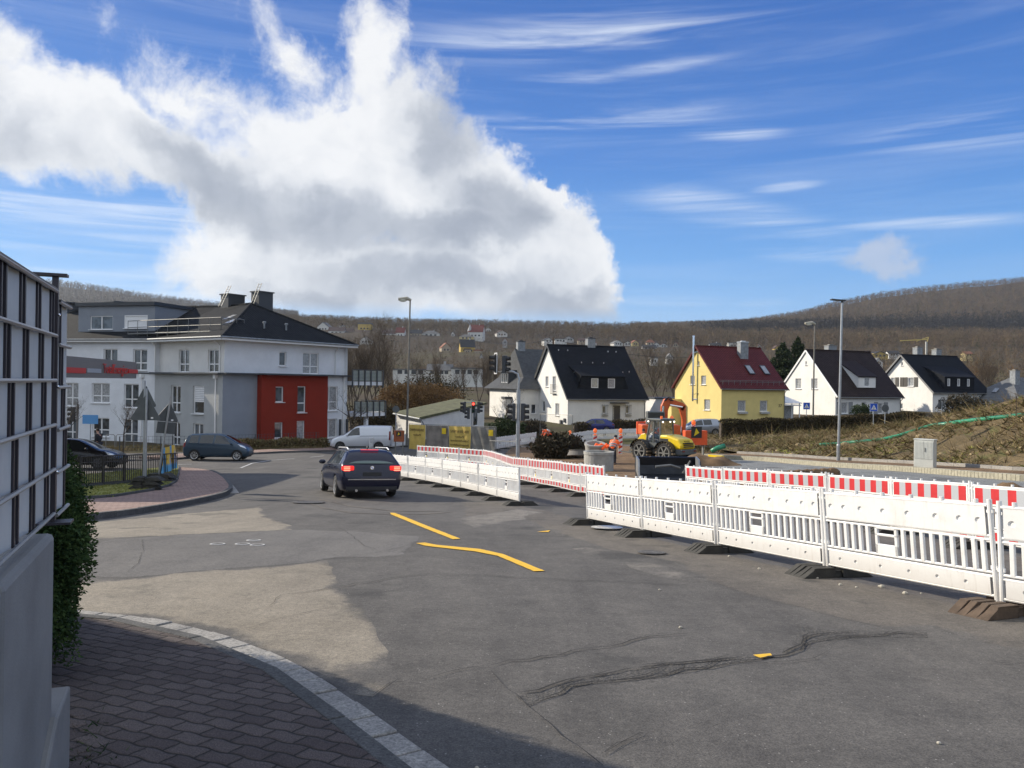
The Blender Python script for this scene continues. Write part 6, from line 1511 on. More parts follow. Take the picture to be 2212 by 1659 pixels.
def plate_sign(name, label, u, v, D, w, h, m, vb=None, pict=None, post=M['steel'], grp=None, yaw=0):
    p = gat(u, D); t = thing(name, label, 'road sign', p, yaw, grp); c = at(u, v, D)-Vector(p)
    s = MB(); s.tube([(0,.04,-.1),(0,.04,c.z+h/2)], .035, 8); s.build('post', post, t, uv=False)
    s = MB()
    if h == 0: s.tube([(0,-.012,c.z),(0,.012,c.z)], w, 18)
    else: s.bx((-w/2,-.012,c.z-h/2),(w/2,.012,c.z+h/2))
    s.build('sign_plate', m, t, uv=False)
    if pict == 'cross':
        s = MB(); k = w*.36; s.poly([(-k,-.016,c.z-k*.85),(k,-.016,c.z-k*.85),(0,-.016,c.z+k*.95)]); s.build('sign_triangle', M['white_txt'], t, uv=False)
        s = MB(); z = c.z-k*.2; s.ball((0,-.02,z+k*.42), k*.11, 8); s.beam((0,-.02,z+k*.3),(.01,-.02,z-k*.05), k*.16,.006); s.beam((0,-.02,z),(-k*.22,-.02,z-k*.42), k*.12,.006); s.beam((0,-.02,z),(k*.22,-.02,z-k*.42), k*.12,.006); s.beam((0,-.02,z+k*.22),(k*.25,-.02,z+k*.02), k*.09,.006)
        for i in range(4): s.bx((-k*.66+i*k*.36,-.022,z-k*.58),(-k*.66+i*k*.36+k*.2,-.018,z-k*.46))
        s.build('pedestrian_symbol', M['black_txt'], t, uv=False)
        s = MB(); e = w/2
        for a, b in (((-e,-e),(e,-e)),((e,-e),(e,e)),((e,e),(-e,e)),((-e,e),(-e,-e))): s.beam((a[0]*.95,-.014,c.z+a[1]*.95),(b[0]*.95,-.014,c.z+b[1]*.95),.02,.006)
        s.build('sign_border', M['white_txt'], t, uv=False)
    return t
plate_sign('crossing_sign', 'blue pedestrian crossing sign before the yellow house porch', 1743, 877, 70, .62, .62, M['sign_blue'], pict='cross', grp='blue crossing signs')
plate_sign('crossing_sign', 'blue pedestrian crossing sign before the white house front door', 1888, 880, 62, .62, .62, M['sign_blue'], pict='cross', grp='blue crossing signs')
plate_sign('round_sign', 'round sign seen from behind next to the crossing sign', 1913, 882, 63, .3, 0, M['sign_back'])
t = tri_sign('warning_sign', 'small triangular sign back on top of the embankment', (2034,892), (2035,866), 62, .8, (2034,874), R_(0))
plate_sign('blue_sign', 'small light blue sign on a post by the left young tree', 196, 906, 47, .95, .55, mat('pale_blue_sign',(.10,.30,.60),.5))
plate_sign('street_sign', 'grey post with a round sign back and white name plate left of the garage', 856, 884, 57, .26, 0, M['sign_back'])
# canopy of the filling station on the left
a, b = Vector((-15.6,22.0,0)), Vector((-19.3,39.5,0)); e = (b-a).normalized(); n = Vector((e.y,-e.x,0)); Lc = (b-a).length; zb, zt = 1.66, 2.50
t = thing('canopy', 'grey filling station canopy edge with red lettering', 'canopy', (b.x,b.y,0), math.atan2(-e.y,-e.x))
# local: x from the far corner towards the camera, y outwards... n in local:
nl = Matrix.Rotation(-t.rotation_euler.z,3,'Z') @ n; sg = 1 if nl.y > 0 else -1
s = MB(); s.bx((0,0,zb),(Lc,-sg*7,zt)); s.build('canopy_roof', mat('canopy_grey',(.20,.18,.165),.5), t, uv=False)
def face(x0, x1, z0, z1, m, nm, d=.03): s = MB(); s.bx((x0,sg*.004,z0),(x1,sg*d,z1)); s.build(nm, m, t, uv=False)
RD = mat('sign_red',(.62,.025,.02),.45)
def sx(cx): # crop x -> distance along the fascia from the far corner
    u = cx*.4069/1.8228; r = ray(u, 800); o = b; k = (r.x*o.y-r.y*o.x)/(r.x*-e.y-r.y*-e.x); return -k
def xs_(cx):
    u = cx*.4069/1.8228; r = ray(u, 800).xy; bb, d = b.xy, (-e).xy
    # b + d*k = r*m
    det = d.x*(-r.y)-d.y*(-r.x); return ((-bb.x)*(-r.y)-(-bb.y)*(-r.x))/det
face(-.08, xs_(1238), zb+.26, zb+.46, RD, 'red_band', .05); face(xs_(826), xs_(570)+4, zb+.18, zb+.40, RD, 'red_band')
face(xs_(973), xs_(838), zb+.22, zb+.40, M['refl_white'], 'price_panel')
x0, x1 = xs_(1225), xs_(990)
text_mesh('lettering', 'TotalEnergies', .62, RD, t, ((x0+x1)/2, sg*.05, zb+.22), (R_(90),0,R_(180) if sg > 0 else 0), extrude=.012, width=abs(x1-x0))
for x in (12.5,): s = MB(); s.bx((x,-sg*3,-3.5),(x+.3,-sg*3.3,zb)); s.build('column', M['concrete'], t, uv=False)
# dark railing stepping along the lawn
ra0, ra1 = at(118,1050,22.4), at(383,1032,28.8); t = thing('railing', 'dark metal railing of stepped panels along the lawn', 'railing', (ra0.x,ra0.y,0)); o_ = Vector((ra0.x,ra0.y,0)); NP = 6
for k in range(NP):
    a = ra0.lerp(ra1, k/NP)-o_; b_ = ra0.lerp(ra1, (k+.97)/NP)-o_; za = G(*(a+o_).xy)+.15; zb_ = G(*(b_+o_).xy)+.15; zt_ = max(za,zb_)+.93; s = MB()
    for q in range(11): c = a.lerp(b_, q/10); s.beam((c.x,c.y,lerp(za,zb_,q/10)+.05),(c.x,c.y,lerp(zt_,zt_-.05,q/10)), .022)
    s.beam((a.x,a.y,zt_),(b_.x,b_.y,zt_-.05),.06,.035); s.beam((a.x,a.y,za+.09),(b_.x,b_.y,zb_+.09),.04,.03); s.beam((a.x,a.y,za+.75),(b_.x,b_.y,zb_+.75),.03,.03)
    s.beam((a.x,a.y,za-.1),(a.x,a.y,zt_),.06); s.build('railing_panel', mat('dark_brown_railing',(.035,.03,.028),.5) if k == 0 else bpy.data.materials['dark_brown_railing'], t, uv=False)
    s = MB(); s.beam((a.x,a.y,za),(b_.x,b_.y,zb_),.14,.14); s.build('base_beam', M['kerb_d'], t, uv=False)
# banner on its last panel
def banner_mat():
    m = bpy.data.materials.new('printed_banner'); m.use_nodes = True; q = NT(m.node_tree); out = q.n('ShaderNodeOutputMaterial'); bs = q.n('ShaderNodeBsdfPrincipled'); q.l(bs.outputs[0], out.inputs[0]); bs.inputs['Roughness'].default_value = .6
    uv = q.n('ShaderNodeTexCoord').outputs['Generated']; s_ = q.n('ShaderNodeSeparateXYZ'); q.l(uv, s_.inputs[0]); nz = q.noise(uv, 2.5, 2).outputs[0]
    f = q.math('ADD', s_.outputs[0], q.math('MULTIPLY', nz, .5)); c = q.ramp(f, [(.0,(.10,.32,.55)),(.45,(.12,.36,.6)),(.5,(.72,.46,.05)),(.8,(.75,.5,.08)),(.86,(.35,.38,.55)),(1,(.5,.5,.6))]); c = q.mix(q.smooth(s_.outputs[2], .38, .25), c, (.12,.40,.66)); q.l(c, bs.inputs['Base Color']); return m
s = MB(); s.smooth = True; a, b_ = at(355,968,27.9), at(384,958,29.0); a2, b2 = at(350,1025,27.75), at(384,1010,28.9)
s.grid(lambda x, y: tuple(a2.lerp(b2, x).lerp(a.lerp(b_, x), y)+Vector((.04*math.sin(x*14+y*3), -.12-.05*math.sin(x*9), 0))), 18, 10)
tag(s.build('banner', banner_mat(), fix=False, uv=False), 'crumpled blue and yellow banner tied to the railing end', 'banner')
# utility cabinet
c = GP(1998,1019); t = thing('utility_cabinet', 'pale grey utility cabinet at the foot of the embankment', 'cabinet', (c.x,c.y,G(c.x,c.y)+.2), R_(-50)); w, h = .82, 1.18
mc = mat('pale_grey_cabinet', (.56,.57,.53), .55, noise=.06, nscale=4)
s = MB(); s.bx((-w/2,-.16,-.35),(w/2,.16,h)); s.bx((-w/2-.02,-.18,h),(w/2+.02,.18,h+.05)); s.build('body', mc, t, uv=False, bevel=.01)
for x0, x1 in ((-w/2+.02,-.005),(.005,w/2-.02)):
    s = MB(); s.bx((x0,-.175,.36),(x1,-.155,h-.05))
    for k in range(7): x = x0+(x1-x0)*(k+.5)/7; s.bx((x-.008,-.182,.38),(x+.008,-.174,h-.08))
    d = s.build('door', mc, t, uv=False)
s = MB(); s.bx((.04,-.20,.68),(.07,-.175,.86)); s.build('handle', M['dsteel'], d, uv=False)
s = MB(); s.bx((-w/2+.02,-.172,-.02),(w/2-.02,-.155,.33)); s.build('base_panel', mc, t, uv=False)
# concrete wall, privacy fence and hedge beside the camera
wa_, wb_ = Vector((-.62,.05)), Vector((-1.915,3.235)); wd_ = (wb_-wa_).normalized(); wn_ = Vector((wd_.y,-wd_.x)); WLn = (wb_-wa_).length; rzw = math.atan2(wd_.y, wd_.x)
t = thing('garden_wall', 'smooth grey concrete garden wall at the left edge', 'wall', (wa_.x,wa_.y,0), rzw)   # local x forward, y to the left
cw_ = mat('smooth_grey_concrete', (.25,.245,.235), .8, noise=.22, nscale=1.3, bump=.15, bscale=80)
s = MB(); s.bx((-2,0,-.5),(WLn-.92,.36,1.0)); s.bx((WLn-.912,0,-.5),(WLn,.36,1.0)); s.build('wall_slab', cw_, t, bevel=.022)
s = MB(); s.prism([(WLn-.5,-.03,-.6),(WLn+.28,-.03,-.6),(WLn+.28,-.03,.25),(WLn-.05,-.03,.24),(WLn-.5,-.03,.02)], (0,.12,0)); s.build('low_wall', cw_, t, bevel=.012)
f = thing('privacy_fence', 'double rod fence with pale privacy strips on the concrete wall', 'fence', (wa_.x,wa_.y,1.03), rzw)
strip = mat('pale_privacy_strip', (.56,.57,.56), .5, noise=.1, nscale=3); rod = mat('dark_grey_rods', (.05,.045,.055), .45, .3)
PX = WLn+.22; fy = .055
def fence_run(x0, x1, zlo, zhi, ph):
    rows = 5; hgt = (zhi-zlo)/rows; st = MB(); rd2 = MB()
    for r_ in range(rows):
        z0 = zlo+r_*hgt; x = x0-.34+ph+.07*((rows-r_)%5)
        while x < x1:
            a, b_ = max(x, x0), min(x+.204, x1)
            if b_ > a: st.grid(lambda p, q, a=a, b_=b_, z0=z0: (a+(b_-a)*p, fy+.012*math.sin(p*math.pi)-.008, z0+hgt*q), 4, 1)
            for q in (x+.218, x+.282):
                if x0 < q < x1: rd2.bx((q-.008,fy-.016,z0),(q+.008,fy-.008,z0+hgt))
            a, b_ = x+.232, x+.268
            if x0 < a and b_ < x1: st.bx((a,fy+.0,z0),(b_,fy+.008,z0+hgt))
            x += .30
    h_ = MB()
    for r_ in range(rows+1):
        z0 = zlo+r_*hgt
        for y in (-.024,.024): h_.tube([(x0,fy+y,z0),(x1,fy+y,z0)], .0085, 6)
    st.bx((x0,fy+.012,zlo),(x1,fy+.016,zhi)); rd2.bx((x0,fy-.03,zhi),(x1,fy+.03,zhi+.012))
    st.build('privacy_strips', strip, f, fix=False); rd2.build('upright_rods', rod, f); h_.build('cross_rods', mat('pale_cross_rods',(.33,.33,.33),.4,.5), f)
fence_run(-1.2, PX-.04, .02, 1.0, 0); fence_run(PX+.03, PX+.36, .0, .96, .1)
s = MB(); s.bx((PX-.012,fy-.024,-.03),(PX+.012,fy+.0,1.07)); s.bx((PX-.05,fy-.09,-.03),(PX+.05,fy+.05,-.02)); po = s.build('fence_post', rod, f); s = MB(); s.bx((PX-.03,fy-.06,1.07),(PX+.03,fy+.10,1.082)); s.bx((PX-.016,fy+.06,.9),(PX+.01,fy+.08,1.07)); s.build('post_cap', rod, po)
for z in (.2,.58,.9): s = MB(); s.ball((PX,fy-.027,z), .007, 8); s.build('fence_bolt', M['chrome'], po, uv=False)
# unseen block added left of the frame to cast shade over the pavement
t = thing('house', 'unseen block added beyond the left edge to cast the pavement shadow', 'house', (-6.0,6.6,-.35), math.atan2(4.6,-7.0))
s = MB(); s.bx((0,0,-1),(9,6,4.0)); s.build('wall', M['render_w2'], t); s = MB(); s.bx((0,0,4.0),(9,6,4.2)); s.build('roof', M['anth'], t)
# ---------------------------------------------------------------- building site
def site_panel(label, a, b, zt, cloth, txt=None, logo=False, grp='mobile site fence panels with banners'):
    a, b = Vector(a), Vector(b); d = b-a; L = d.length; za, zb_ = G(*a), G(*b); h = zt; t = thing('site_fence_panel', label, 'site fence', (a.x,a.y,za), math.atan2(d.y,d.x), grp); sl_ = (zb_-za)/L
    s = MB(); 
    for x in (0,L): s.tube([(x,0,sl_*x),(x,0,sl_*x+h)], .025, 6)
    for z in (.15,h): s.tube([(0,0,z),(L,0,z+sl_*L)], .022, 6)
    for k in range(1, int(L/.18)): s.tube([(k*.18,0,.15),(k*.18,0,h)], .006, 4, False)
    s.build('frame', M['dsteel'], t, uv=False)
    if cloth:
        s = MB(); s.smooth = True; s.grid(lambda p, q: (.05+(L-.1)*p, -.03+.03*math.sin(p*17+q*5), .2+sl_*L*p+(h-.25)*q), 16, 6); s.build('banner_sheet', cloth, t, fix=False, uv=False)
    if txt:
        for i, (w_, z, sz) in enumerate(txt): text_mesh('lettering', w_, sz, M['brown_txt'], t, (L*.5,-.08,z+sl_*L*.5), (R_(90),0,0), .004, mirror=True, width=min(L*.82, sz*len(w_)*.62))
    if logo: s = MB(); s.bx((L*.72,-.075,h-.62),(L*.9,-.07,h-.2)); s.prism([(L*.77,-.078,h-.55),(L*.85,-.078,h-.4),(L*.83,-.078,h-.25)], (0,-.006,0)); s.build('emblem', M['yellow_m'], t, uv=False)
    return t
BY = mat('yellow_banner',(.62,.44,.10),.6,noise=.1); BG = mat('grey_mesh_sheet',(.20,.19,.17),.8,noise=.35,nscale=1.2); BG2 = mat('dusty_mesh_sheet',(.24,.21,.18),.85,noise=.4,nscale=.9)
TX = [('DEIN JOB IN MAINZ',1.55,.26),('Polier',1.2,.2),('Schachtmeister',.92,.2),('Baugeräteführer',.62,.2),('Facharbeiter',.34,.2)]
def sp(u, D): return at(u, 900, D).xy
site_panel('yellow job banner panel partly behind the old lamp post', sp(884,57), sp(921,56), 2.05, BY, TX[:2]); site_panel('dusty grey banner panel between two yellow ones', sp(921,56), sp(970,55), 2.05, BG2, logo=True)
site_panel('yellow job banner panel right of the dusty grey one', sp(970,55), sp(1019,54), 2.05, BY, TX); site_panel('grey sheeted panel right of the yellow job banners', sp(1019,54), sp(1072,53), 2.05, BG, logo=True)
site_panel('bare fence panel frame in front of the white gable', sp(1167,66), sp(1237,62), 2.6, None, grp=None)
t = site_panel('low grey barrier frame beside the grey sheeted panel', sp(1059,47), sp(1122,45.5), 1.35, None, grp=None)
def site_box(label, u, v0, v1, D, w, m, yaw=0):
    p = at(u, v1, D); h = (v1-v0)/1661*D; t = thing('site_box', label, 'site box', p, yaw, 'orange boxes with black emblem'); s = MB(); s.bx((-w/2,-.2,0),(w/2,.2,h)); s.build('body', m, t, uv=False, bevel=.02)
    s = MB(); e = w*.24; s.bx((-e,-.215,h*.5),(e,-.203,h*.5+2*e)); em = s.build('emblem', M['black_txt'], t, uv=False); s = MB(); s.prism([(-e*.5,-.219,h*.5+e*.3),(e*.5,-.219,h*.5+e*.9),(-e*.1,-.219,h*.5+e*1.7)], (0,-.005,0)); s.build('emblem_mark', M['yellow_m'], em, uv=False)
    s = MB()
    for x in (-w*.4,w*.35): s.bx((x,-.1,-1.6),(x+.06,.1,0))
    s.build('leg', M['dsteel'], t, uv=False)
OB = mat('orange_paint',(.78,.10,.02),.5,noise=.12)
site_box('bright orange box to the right of the wheel loader', 1501, 930, 961, 47, 1.45, OB, R_(12)); site_box('orange box left of the excavator cab', 1387, 911, 938, 60, .85, OB); site_box('rusty brown orange box by the old lamp post', 862, 930, 954, 54, .7, mat('dull_rust_orange',(.30,.085,.03),.7,noise=.2))
def beacon(label, u, v0, v1, D):
    p = at(u, v1, D); h = (v1-v0)/1661*D; t = thing('beacon', label, 'warning beacon', (p.x,p.y,p.z), 0, 'red white warning beacons'); s = MB()
    s.bx((-.13,-.02,0),(.13,.02,h*.68)); n_ = 4
    for k in range(n_): s.mi = 1; z = h*.68*k/n_; s.poly([(-.125,-.024,z+.02),(.125,-.024,z+.14),(.125,-.024,z+.14+h*.68/n_*.45),(-.125,-.024,z+.02+h*.68/n_*.45)])
    s.build('panel', [M['white'],M['red_stripe']], t, uv=False)
    s = MB(); s.cyl((0,0,h*.68), .10, .08, 10); s.ball((0,0,h*.84), .13, 10, (1,1,1.3)); s.build('lamp', mat('orange_lens',(.85,.16,.03),.3,emit=(1,.2,.05),estr=.3) if 'orange_lens' not in bpy.data.materials else bpy.data.materials['orange_lens'], t, uv=False)
beacon('red and white beacon with orange lamp left of the white front door', 1285, 921, 981, 52); beacon('red and white beacon with orange lamp right of the bending worker', 1340, 921, 981, 52); beacon('beacon with orange lamp in front of the white gable corner', 1231, 930, 954, 66); beacon('beacon on the orange box beside the loader', 1498, 909, 932, 47.6)
# concrete rings
CR_ = mat('pipe_concrete',(.36,.355,.33),.9,noise=.18,nscale=3,bump=.3)
def ring(name, label, u, v, D, r0, r1, h, tilt=0, m=CR_):
    p = at(u, v, D); s = MB(); s.smooth = False; s.lathe([(r0,0),(r1,h*.86),(r1+.03,h*.87),(r1+.03,h),(r1-.12,h),(r0-.12,0),(r0,0)], 28); o = s.build(name, m, uv=False); o.location = p; o.rotation_euler = (R_(tilt),0,0); tag(o, label, 'concrete pipe', 'concrete shaft pieces'); return o
ring('concrete_ring', 'big pale concrete shaft ring behind the striped barriers', 1293, 1019, 38.5, .74, .74, 1.02); ring('concrete_cone', 'conical concrete shaft piece beside the bending worker', 1284, 986, 45, .48, .58, .8, 12); ring('concrete_ring', 'flat dark ring lying left of the conical piece', 1252, 984, 46, .75, .62, .32, -8, mat('dark_wet_concrete',(.14,.13,.12),.8))
s = MB()
for k in range(5): s.tube([(-.5+.25*k,0,.1*k%.2),(-.3+.3*k,.2,.25),(.0+.2*k,.1,.12)], .09, 7)
o = s.build('orange_tarpaulin', M['orange'], uv=False); o.location = at(1300,970,44.4); tag(o, 'crumpled orange cloth over the conical concrete piece', 'cloth')
# green hose over the embankment
hp = [(1772,963,53),(1800,961.5,52.5),(1850,957,52),(1905,952,52),(1940,944,53),(1985,930,55),(2010,922,56),(2070,914,57),(2130,907,57),(2212,899,57),(2290,893,57)]
s = MB(); s.smooth = True; s.tube([on_bank(*q) for q in hp], .11, 8); tag(s.build('hose', mat('green_hose',(.03,.24,.13),.35,noise=.4,nscale=.7), uv=False), 'long green drain hose lying across the embankment', 'hose')
s = MB(); s.smooth = True; s.tube([at(1537,975,50), at(1550,968,50), at(1566,963,50)], .16, 8); tag(s.build('hose', bpy.data.materials['green_hose'], uv=False), 'short green hose end behind the loader', 'hose')
s = MB(); s.beam(at(1532,985,46), at(1562,988,45), .18, .18); tag(s.build('beam', M['yellow_m'], uv=False), 'yellow beam lying on the dug soil behind the bucket', 'beam')
for i, (a, b_, D) in enumerate((((1775,1005),(1822,1001),40.5),((1935,1016),(1985,1014),34))):
    s = MB(); s.beam(at(a[0],a[1],D), at(b_[0],b_[1],D), .25, .12); tag(s.build('steel_profile', M['anth'], uv=False), ['black steel profile lying at the foot of the silver lamp','black steel profile lying left of the utility cabinet'][i], 'steel profile', 'black steel profiles')
# covers let into the road
def ring_cover(label, u, v):
    p = GP(u, v); s = MB(); s.lathe([(.085,.0),(.085,.006),(.11,.006),(.11,.0)], 20); s.mi = 1; s.poly([(.08*math.cos(k*.3142*2),.08*math.sin(k*.3142*2),.004) for k in range(10)]); o = s.build('valve_cover', [M['line'],M['asph_grey']], uv=False); o.location = (p.x,p.y,p.z+.006); o.rotation_euler = (math.atan((G(p.x,p.y+.5)-G(p.x,p.y-.5))),0,0); tag(o, label, 'cover', 'small valve covers')
def cover(name, label, u, v, r, m, D=None, lift=.014, grp=None):
    p = GP(u, v); s = MB(); s.cyl((0,0,0), r, .012, 24); s.lathe([(r*.75,.0125),(r*.72,.016),(r*.66,.0125)], 24); o = s.build(name, m, uv=False); o.location = (p.x,p.y,p.z+lift); o.rotation_euler = (math.atan((G(p.x,p.y+.5)-G(p.x,p.y-.5))),0,0); tag(o, label, 'cover', grp)
IR = mat('cast_iron',(.10,.095,.09),.6,.4,noise=.3,nscale=20)
cover('manhole_cover', 'round iron manhole cover in the road left of the estate car', 667, 1086.5, .42, IR); cover('metal_disc', 'loose bright metal disc by the rubber foot of the near barriers', 1311, 1143, .30, M['alu'], lift=.03); cover('drain_cover', 'small square looking drain cover beside the near barriers', 1408, 1196, .2, IR)
for (u, v), l in zip(((470,1176),(524,1176),(548,1168),(556,1178)), ('leftmost small valve cover in the grey repaired strip','second small valve cover from the left in the grey strip','small valve cover at the back of the grey strip','rightmost small valve cover in the grey repaired strip')): ring_cover(l, u, v)
s = MB()
for (u, v, r) in ((1905,1270,.05),(1955,1284,.045),(1900,1268,.03),(1640,1230,.03),(1575,1203,.03),(1425,1275,.02),(1470,1357,.025),(1765,1250,.03),(1990,1243+40,.02),(2028,1607,.018),(1030,1660,.015),(1815,1265,.035),(1850,1270,.025)):
    p = GP(u, v); s.ball((p.x,p.y,p.z+r*.3), r*.6, 6, (1.2,.9,.7))
tag(s.build('loose_stones', mat('pale_stone',(.5,.46,.38),.9,noise=.2), uv=False), kind='stuff')
s = MB()
for k in range(26):
    u = random.uniform(1815,2212); v = lerp(985,1020,(u-1815)/400)-random.uniform(0,60); q = at(u, v, random.uniform(46,52)); 
    a = random.random(); pp = bank_fn(.25+.6*a, random.uniform(.02,.35)); s.ball(pp, random.uniform(.06,.22), 6, (1.3,.9,.7))
tag(s.build('loose_rocks', mat('ochre_stone',(.42,.32,.18),.9,noise=.25), uv=False), kind='stuff')
s = MB(); s.smooth = False
for k in range(7): a = .1*k; q = at(1690+k*18, 1016+k*1.2, 30.5+.2*k); s.ball((q.x,q.y,G(q.x,q.y)+.15), .28, 6, (1.2,.8,.8))
tag(s.build('soil_clods', M['soil'], uv=False), kind='stuff')
s = MB(); q0 = at(2140,1046,17.5); s.smooth = True
s.grid(lambda a, b_: (q0.x-1+4*a, q0.y-.6+2.4*b_, G(q0.x-1+4*a, q0.y-.6+2.4*b_)+.62*math.sin(a*math.pi)**.6*math.sin(b_*math.pi)**.7*(1+.3*math.sin(a*21+b_*7)*math.sin(b_*13))), 26, 16)
tag(s.build('soil_heap', M['soil'], uv=False), 'brown heap of dug soil behind the right barriers', 'soil heap')
s = MB(); q1 = at(1440,995,41); s.smooth = True
s.grid(lambda a, b_: (q1.x-.5+4.5*a, q1.y-1+2.6*b_, G(q1.x+4*a, q1.y+2*b_)+.55*math.sin(a*math.pi)**.6*math.sin(b_*math.pi)**.7*(1+.3*math.sin(a*19+b_*5)*math.sin(b_*11))), 26, 16)
tag(s.build('soil_heap', M['soil'], uv=False), 'low heap of sandy soil below the wheel loader', 'soil heap')
# wheel loader
def loader():
    c = GP(1436, 1000); t = thing('wheel_loader', 'yellow and grey wheel loader with lights on', 'wheel loader', (c.x,45.5,G(c.x,45.5)+.03), R_(128)); YM, GM = M['yellow_m'], M['grey_m']
    for x in (.95,-.95):
        for s_ in (1,-1):
            o = wheel_obj(t, x, s_*.92, .60, .36, s_, M['dsteel'], 6); b = MB()
            for k in range(20): a = 2*math.pi*k/20; b.box((x+.585*math.cos(a),s_*.75,.6+.585*math.sin(a)), (.15,.34,.09), ry=-a)
            b.build('tread', mat('muddy_tyre',(.19,.15,.10),.95) if 'muddy_tyre' not in bpy.data.materials else bpy.data.materials['muddy_tyre'], o, uv=False)
    b = MB(); b.bx((-1.5,-.45,.45),(.3,.45,.95)); b.bx((.3,-.32,.5),(1.35,.32,1.0)); b.build('chassis', GM, t, uv=False, bevel=.03)
    b = MB(); b.prism([(-1.95,-.62,.85),(-.35,-.62,.85),(-.35,-.62,1.62),(-.9,-.62,1.62),(-1.75,-.62,1.42),(-2.0,-.62,1.1)], (0,1.24,0)); hd_ = b.build('engine_hood', YM, t, uv=False, bevel=.09)
    b = MB(); [b.bx((-2.03,-.42,.98+.1*k),(-1.85,.42,1.03+.1*k)) for k in range(3)]; b.build('grille', M['black'], hd_, uv=False)
    for w_, z in (('WACKER',1.29),('NEUSON',1.19)): text_mesh('lettering', w_, .10, M['brown_txt'], hd_, (-1.93 if z < 1.25 else -1.875,0,z), (R_(68),0,R_(-90)), .004, width=.5)
    b = MB(); b.bx((-1.0,-.635,.98),(-.42,.635,1.42)); b.build('side_vent', M['black'], hd_, uv=False)
    b = MB(); b.bx((-2.05,-.66,.55),(-1.55,.66,.86)); b.build('counterweight', GM, t, uv=False, bevel=.05)
    for y in (.5,-.5): b = MB(); b.bx((-2.07,y-.1,.72),(-2.03,y+.1,.8)); b.build('tail_light', M['taildark'], t, uv=False)
    for s_ in (1,-1):
        for x in (.95,-.95): b = MB(); b.smooth = True; b.tube([(x+.72*math.cos(a),s_*.9,.6+.72*math.sin(a)) for a in (R_(15),R_(50),R_(90),R_(130),R_(165))], .0, 4) if False else b.grid(lambda p, q, x=x, s_=s_: (x+.70*math.cos(R_(15+150*p)), s_*(.60+.42*q), .6+.70*math.sin(R_(15+150*p))), 8, 1); b.build('mudguard', M['black'], t, uv=False)
    b = MB(); P4_ = [(-.42,.52),(.62,.52),(-.36,.5),(.5,.5)]
    for s_ in (1,-1):
        b.beam((-.40,s_*.58,.95),(-.34,s_*.55,2.42), .08); b.beam((.72,s_*.58,1.05),(.45,s_*.55,2.42), .07); b.beam((.15,s_*.58,.95),(.12,s_*.55,2.42), .06)
    b.bx((-.5,-.62,.85),(.72,.62,1.12)); b.build('cab_frame', GM, t, uv=False)
    b = MB(); b.bx((-.48,-.64,2.40),(.62,.64,2.54)); b.build('cab_roof', GM, t, uv=False, bevel=.04)
    cg = see_glass('cab_glass',(.62,.75,.70),.3); b = MB()
    for s_ in (1,-1): b.poly([(-.38,s_*.57,1.12),(.70,s_*.57,1.12),(.46,s_*.55,2.40),(-.33,s_*.55,2.40)])
    b.poly([(-.40,-.56,1.5),(-.40,.56,1.5),(-.35,.54,2.4),(-.35,-.54,2.4)]); b.poly([(.72,-.56,1.12),(.72,.56,1.12),(.47,.54,2.4),(.47,-.54,2.4)]); b.build('cab_window', cg, t, uv=False)
    b = MB(); b.bx((-.28,-.25,1.1),(.15,.25,1.3)); b.bx((-.28,-.25,1.3),(-.15,.25,1.9)); b.build('seat', M['black'], t, uv=False)
    for x, y in ((-.5,.5),(-.5,-.5),(.62,.5),(.62,-.5)): b = MB(); b.ball((x,y,2.36), .05, 8); b.build('work_light', mat('lit_work_light',(.9,.85,.7),.3,emit=(1,.9,.7),estr=2.5) if 'lit_work_light' not in bpy.data.materials else bpy.data.materials['lit_work_light'], t, uv=False)
    b = MB(); b.cyl((-.3,.4,2.54), .07, .16, 10); b.build('rotating_beacon', bpy.data.materials['orange_lens'], t, uv=False)
    b = MB()
    for s_ in (1,-1): b.prism([(.45,s_*.3,1.05),(.95,s_*.3,1.62),(1.25,s_*.3,1.55),(2.0,s_*.3,.75),(1.95,s_*.3,.5),(1.75,s_*.3,.62),(1.1,s_*.3,1.2),(.7,s_*.3,.9)], (0,s_*.12,0))
    b.bx((.5,-.35,.8),(.95,.35,1.35)); b.bx((1.25,-.3,1.1),(1.4,.3,1.3)); b.build('lift_arm', YM, t, uv=False, bevel=.02)
    b = MB(); b.tube([(.6,0,1.2),(1.5,0,1.35)], .07, 8); b.tube([(1.5,0,1.35),(1.9,0,.95)], .04, 8); b.build('hydraulic_cylinder', GM, t, uv=False)
    b = MB(); b.bx((1.9,-.55,.35),(2.02,.55,.95)); [b.bx((2.02,y-.05,.35),(3.0,y+.05,.42)) for y in (-.4,.4)]; b.build('fork_carriage', GM, t, uv=False)
loader()
J = dict(WORK); J = {k: (v[0], v[1], v[2]-.0) for k, v in J.items()}
SIT = dict(pelvis=(-.05,0,.18),chest=(0,0,.56),neck=(.02,0,.76),head=(.06,0,.9),hipl=(0,.1,.15),hipr=(0,-.1,.15),kneel=(.42,.12,.2),kneer=(.42,-.12,.2),anklel=(.5,.12,-.18),ankler=(.5,-.12,-.18),toel=(.62,.12,-.22),toer=(.62,-.12,-.22),shol=(0,.19,.66),shor=(0,-.19,.66),elbl=(.1,.25,.42),elbr=(.1,-.25,.42),wril=(.38,.14,.45),wrir=(.38,-.14,.45))
c = GP(1436, 1000); person('driver in orange sitting in the wheel loader cab', (c.x-.05,45.5,G(c.x,45.5)+1.28), R_(128), SIT, M['orange'], M['navy'], M['hair'], g_, True)
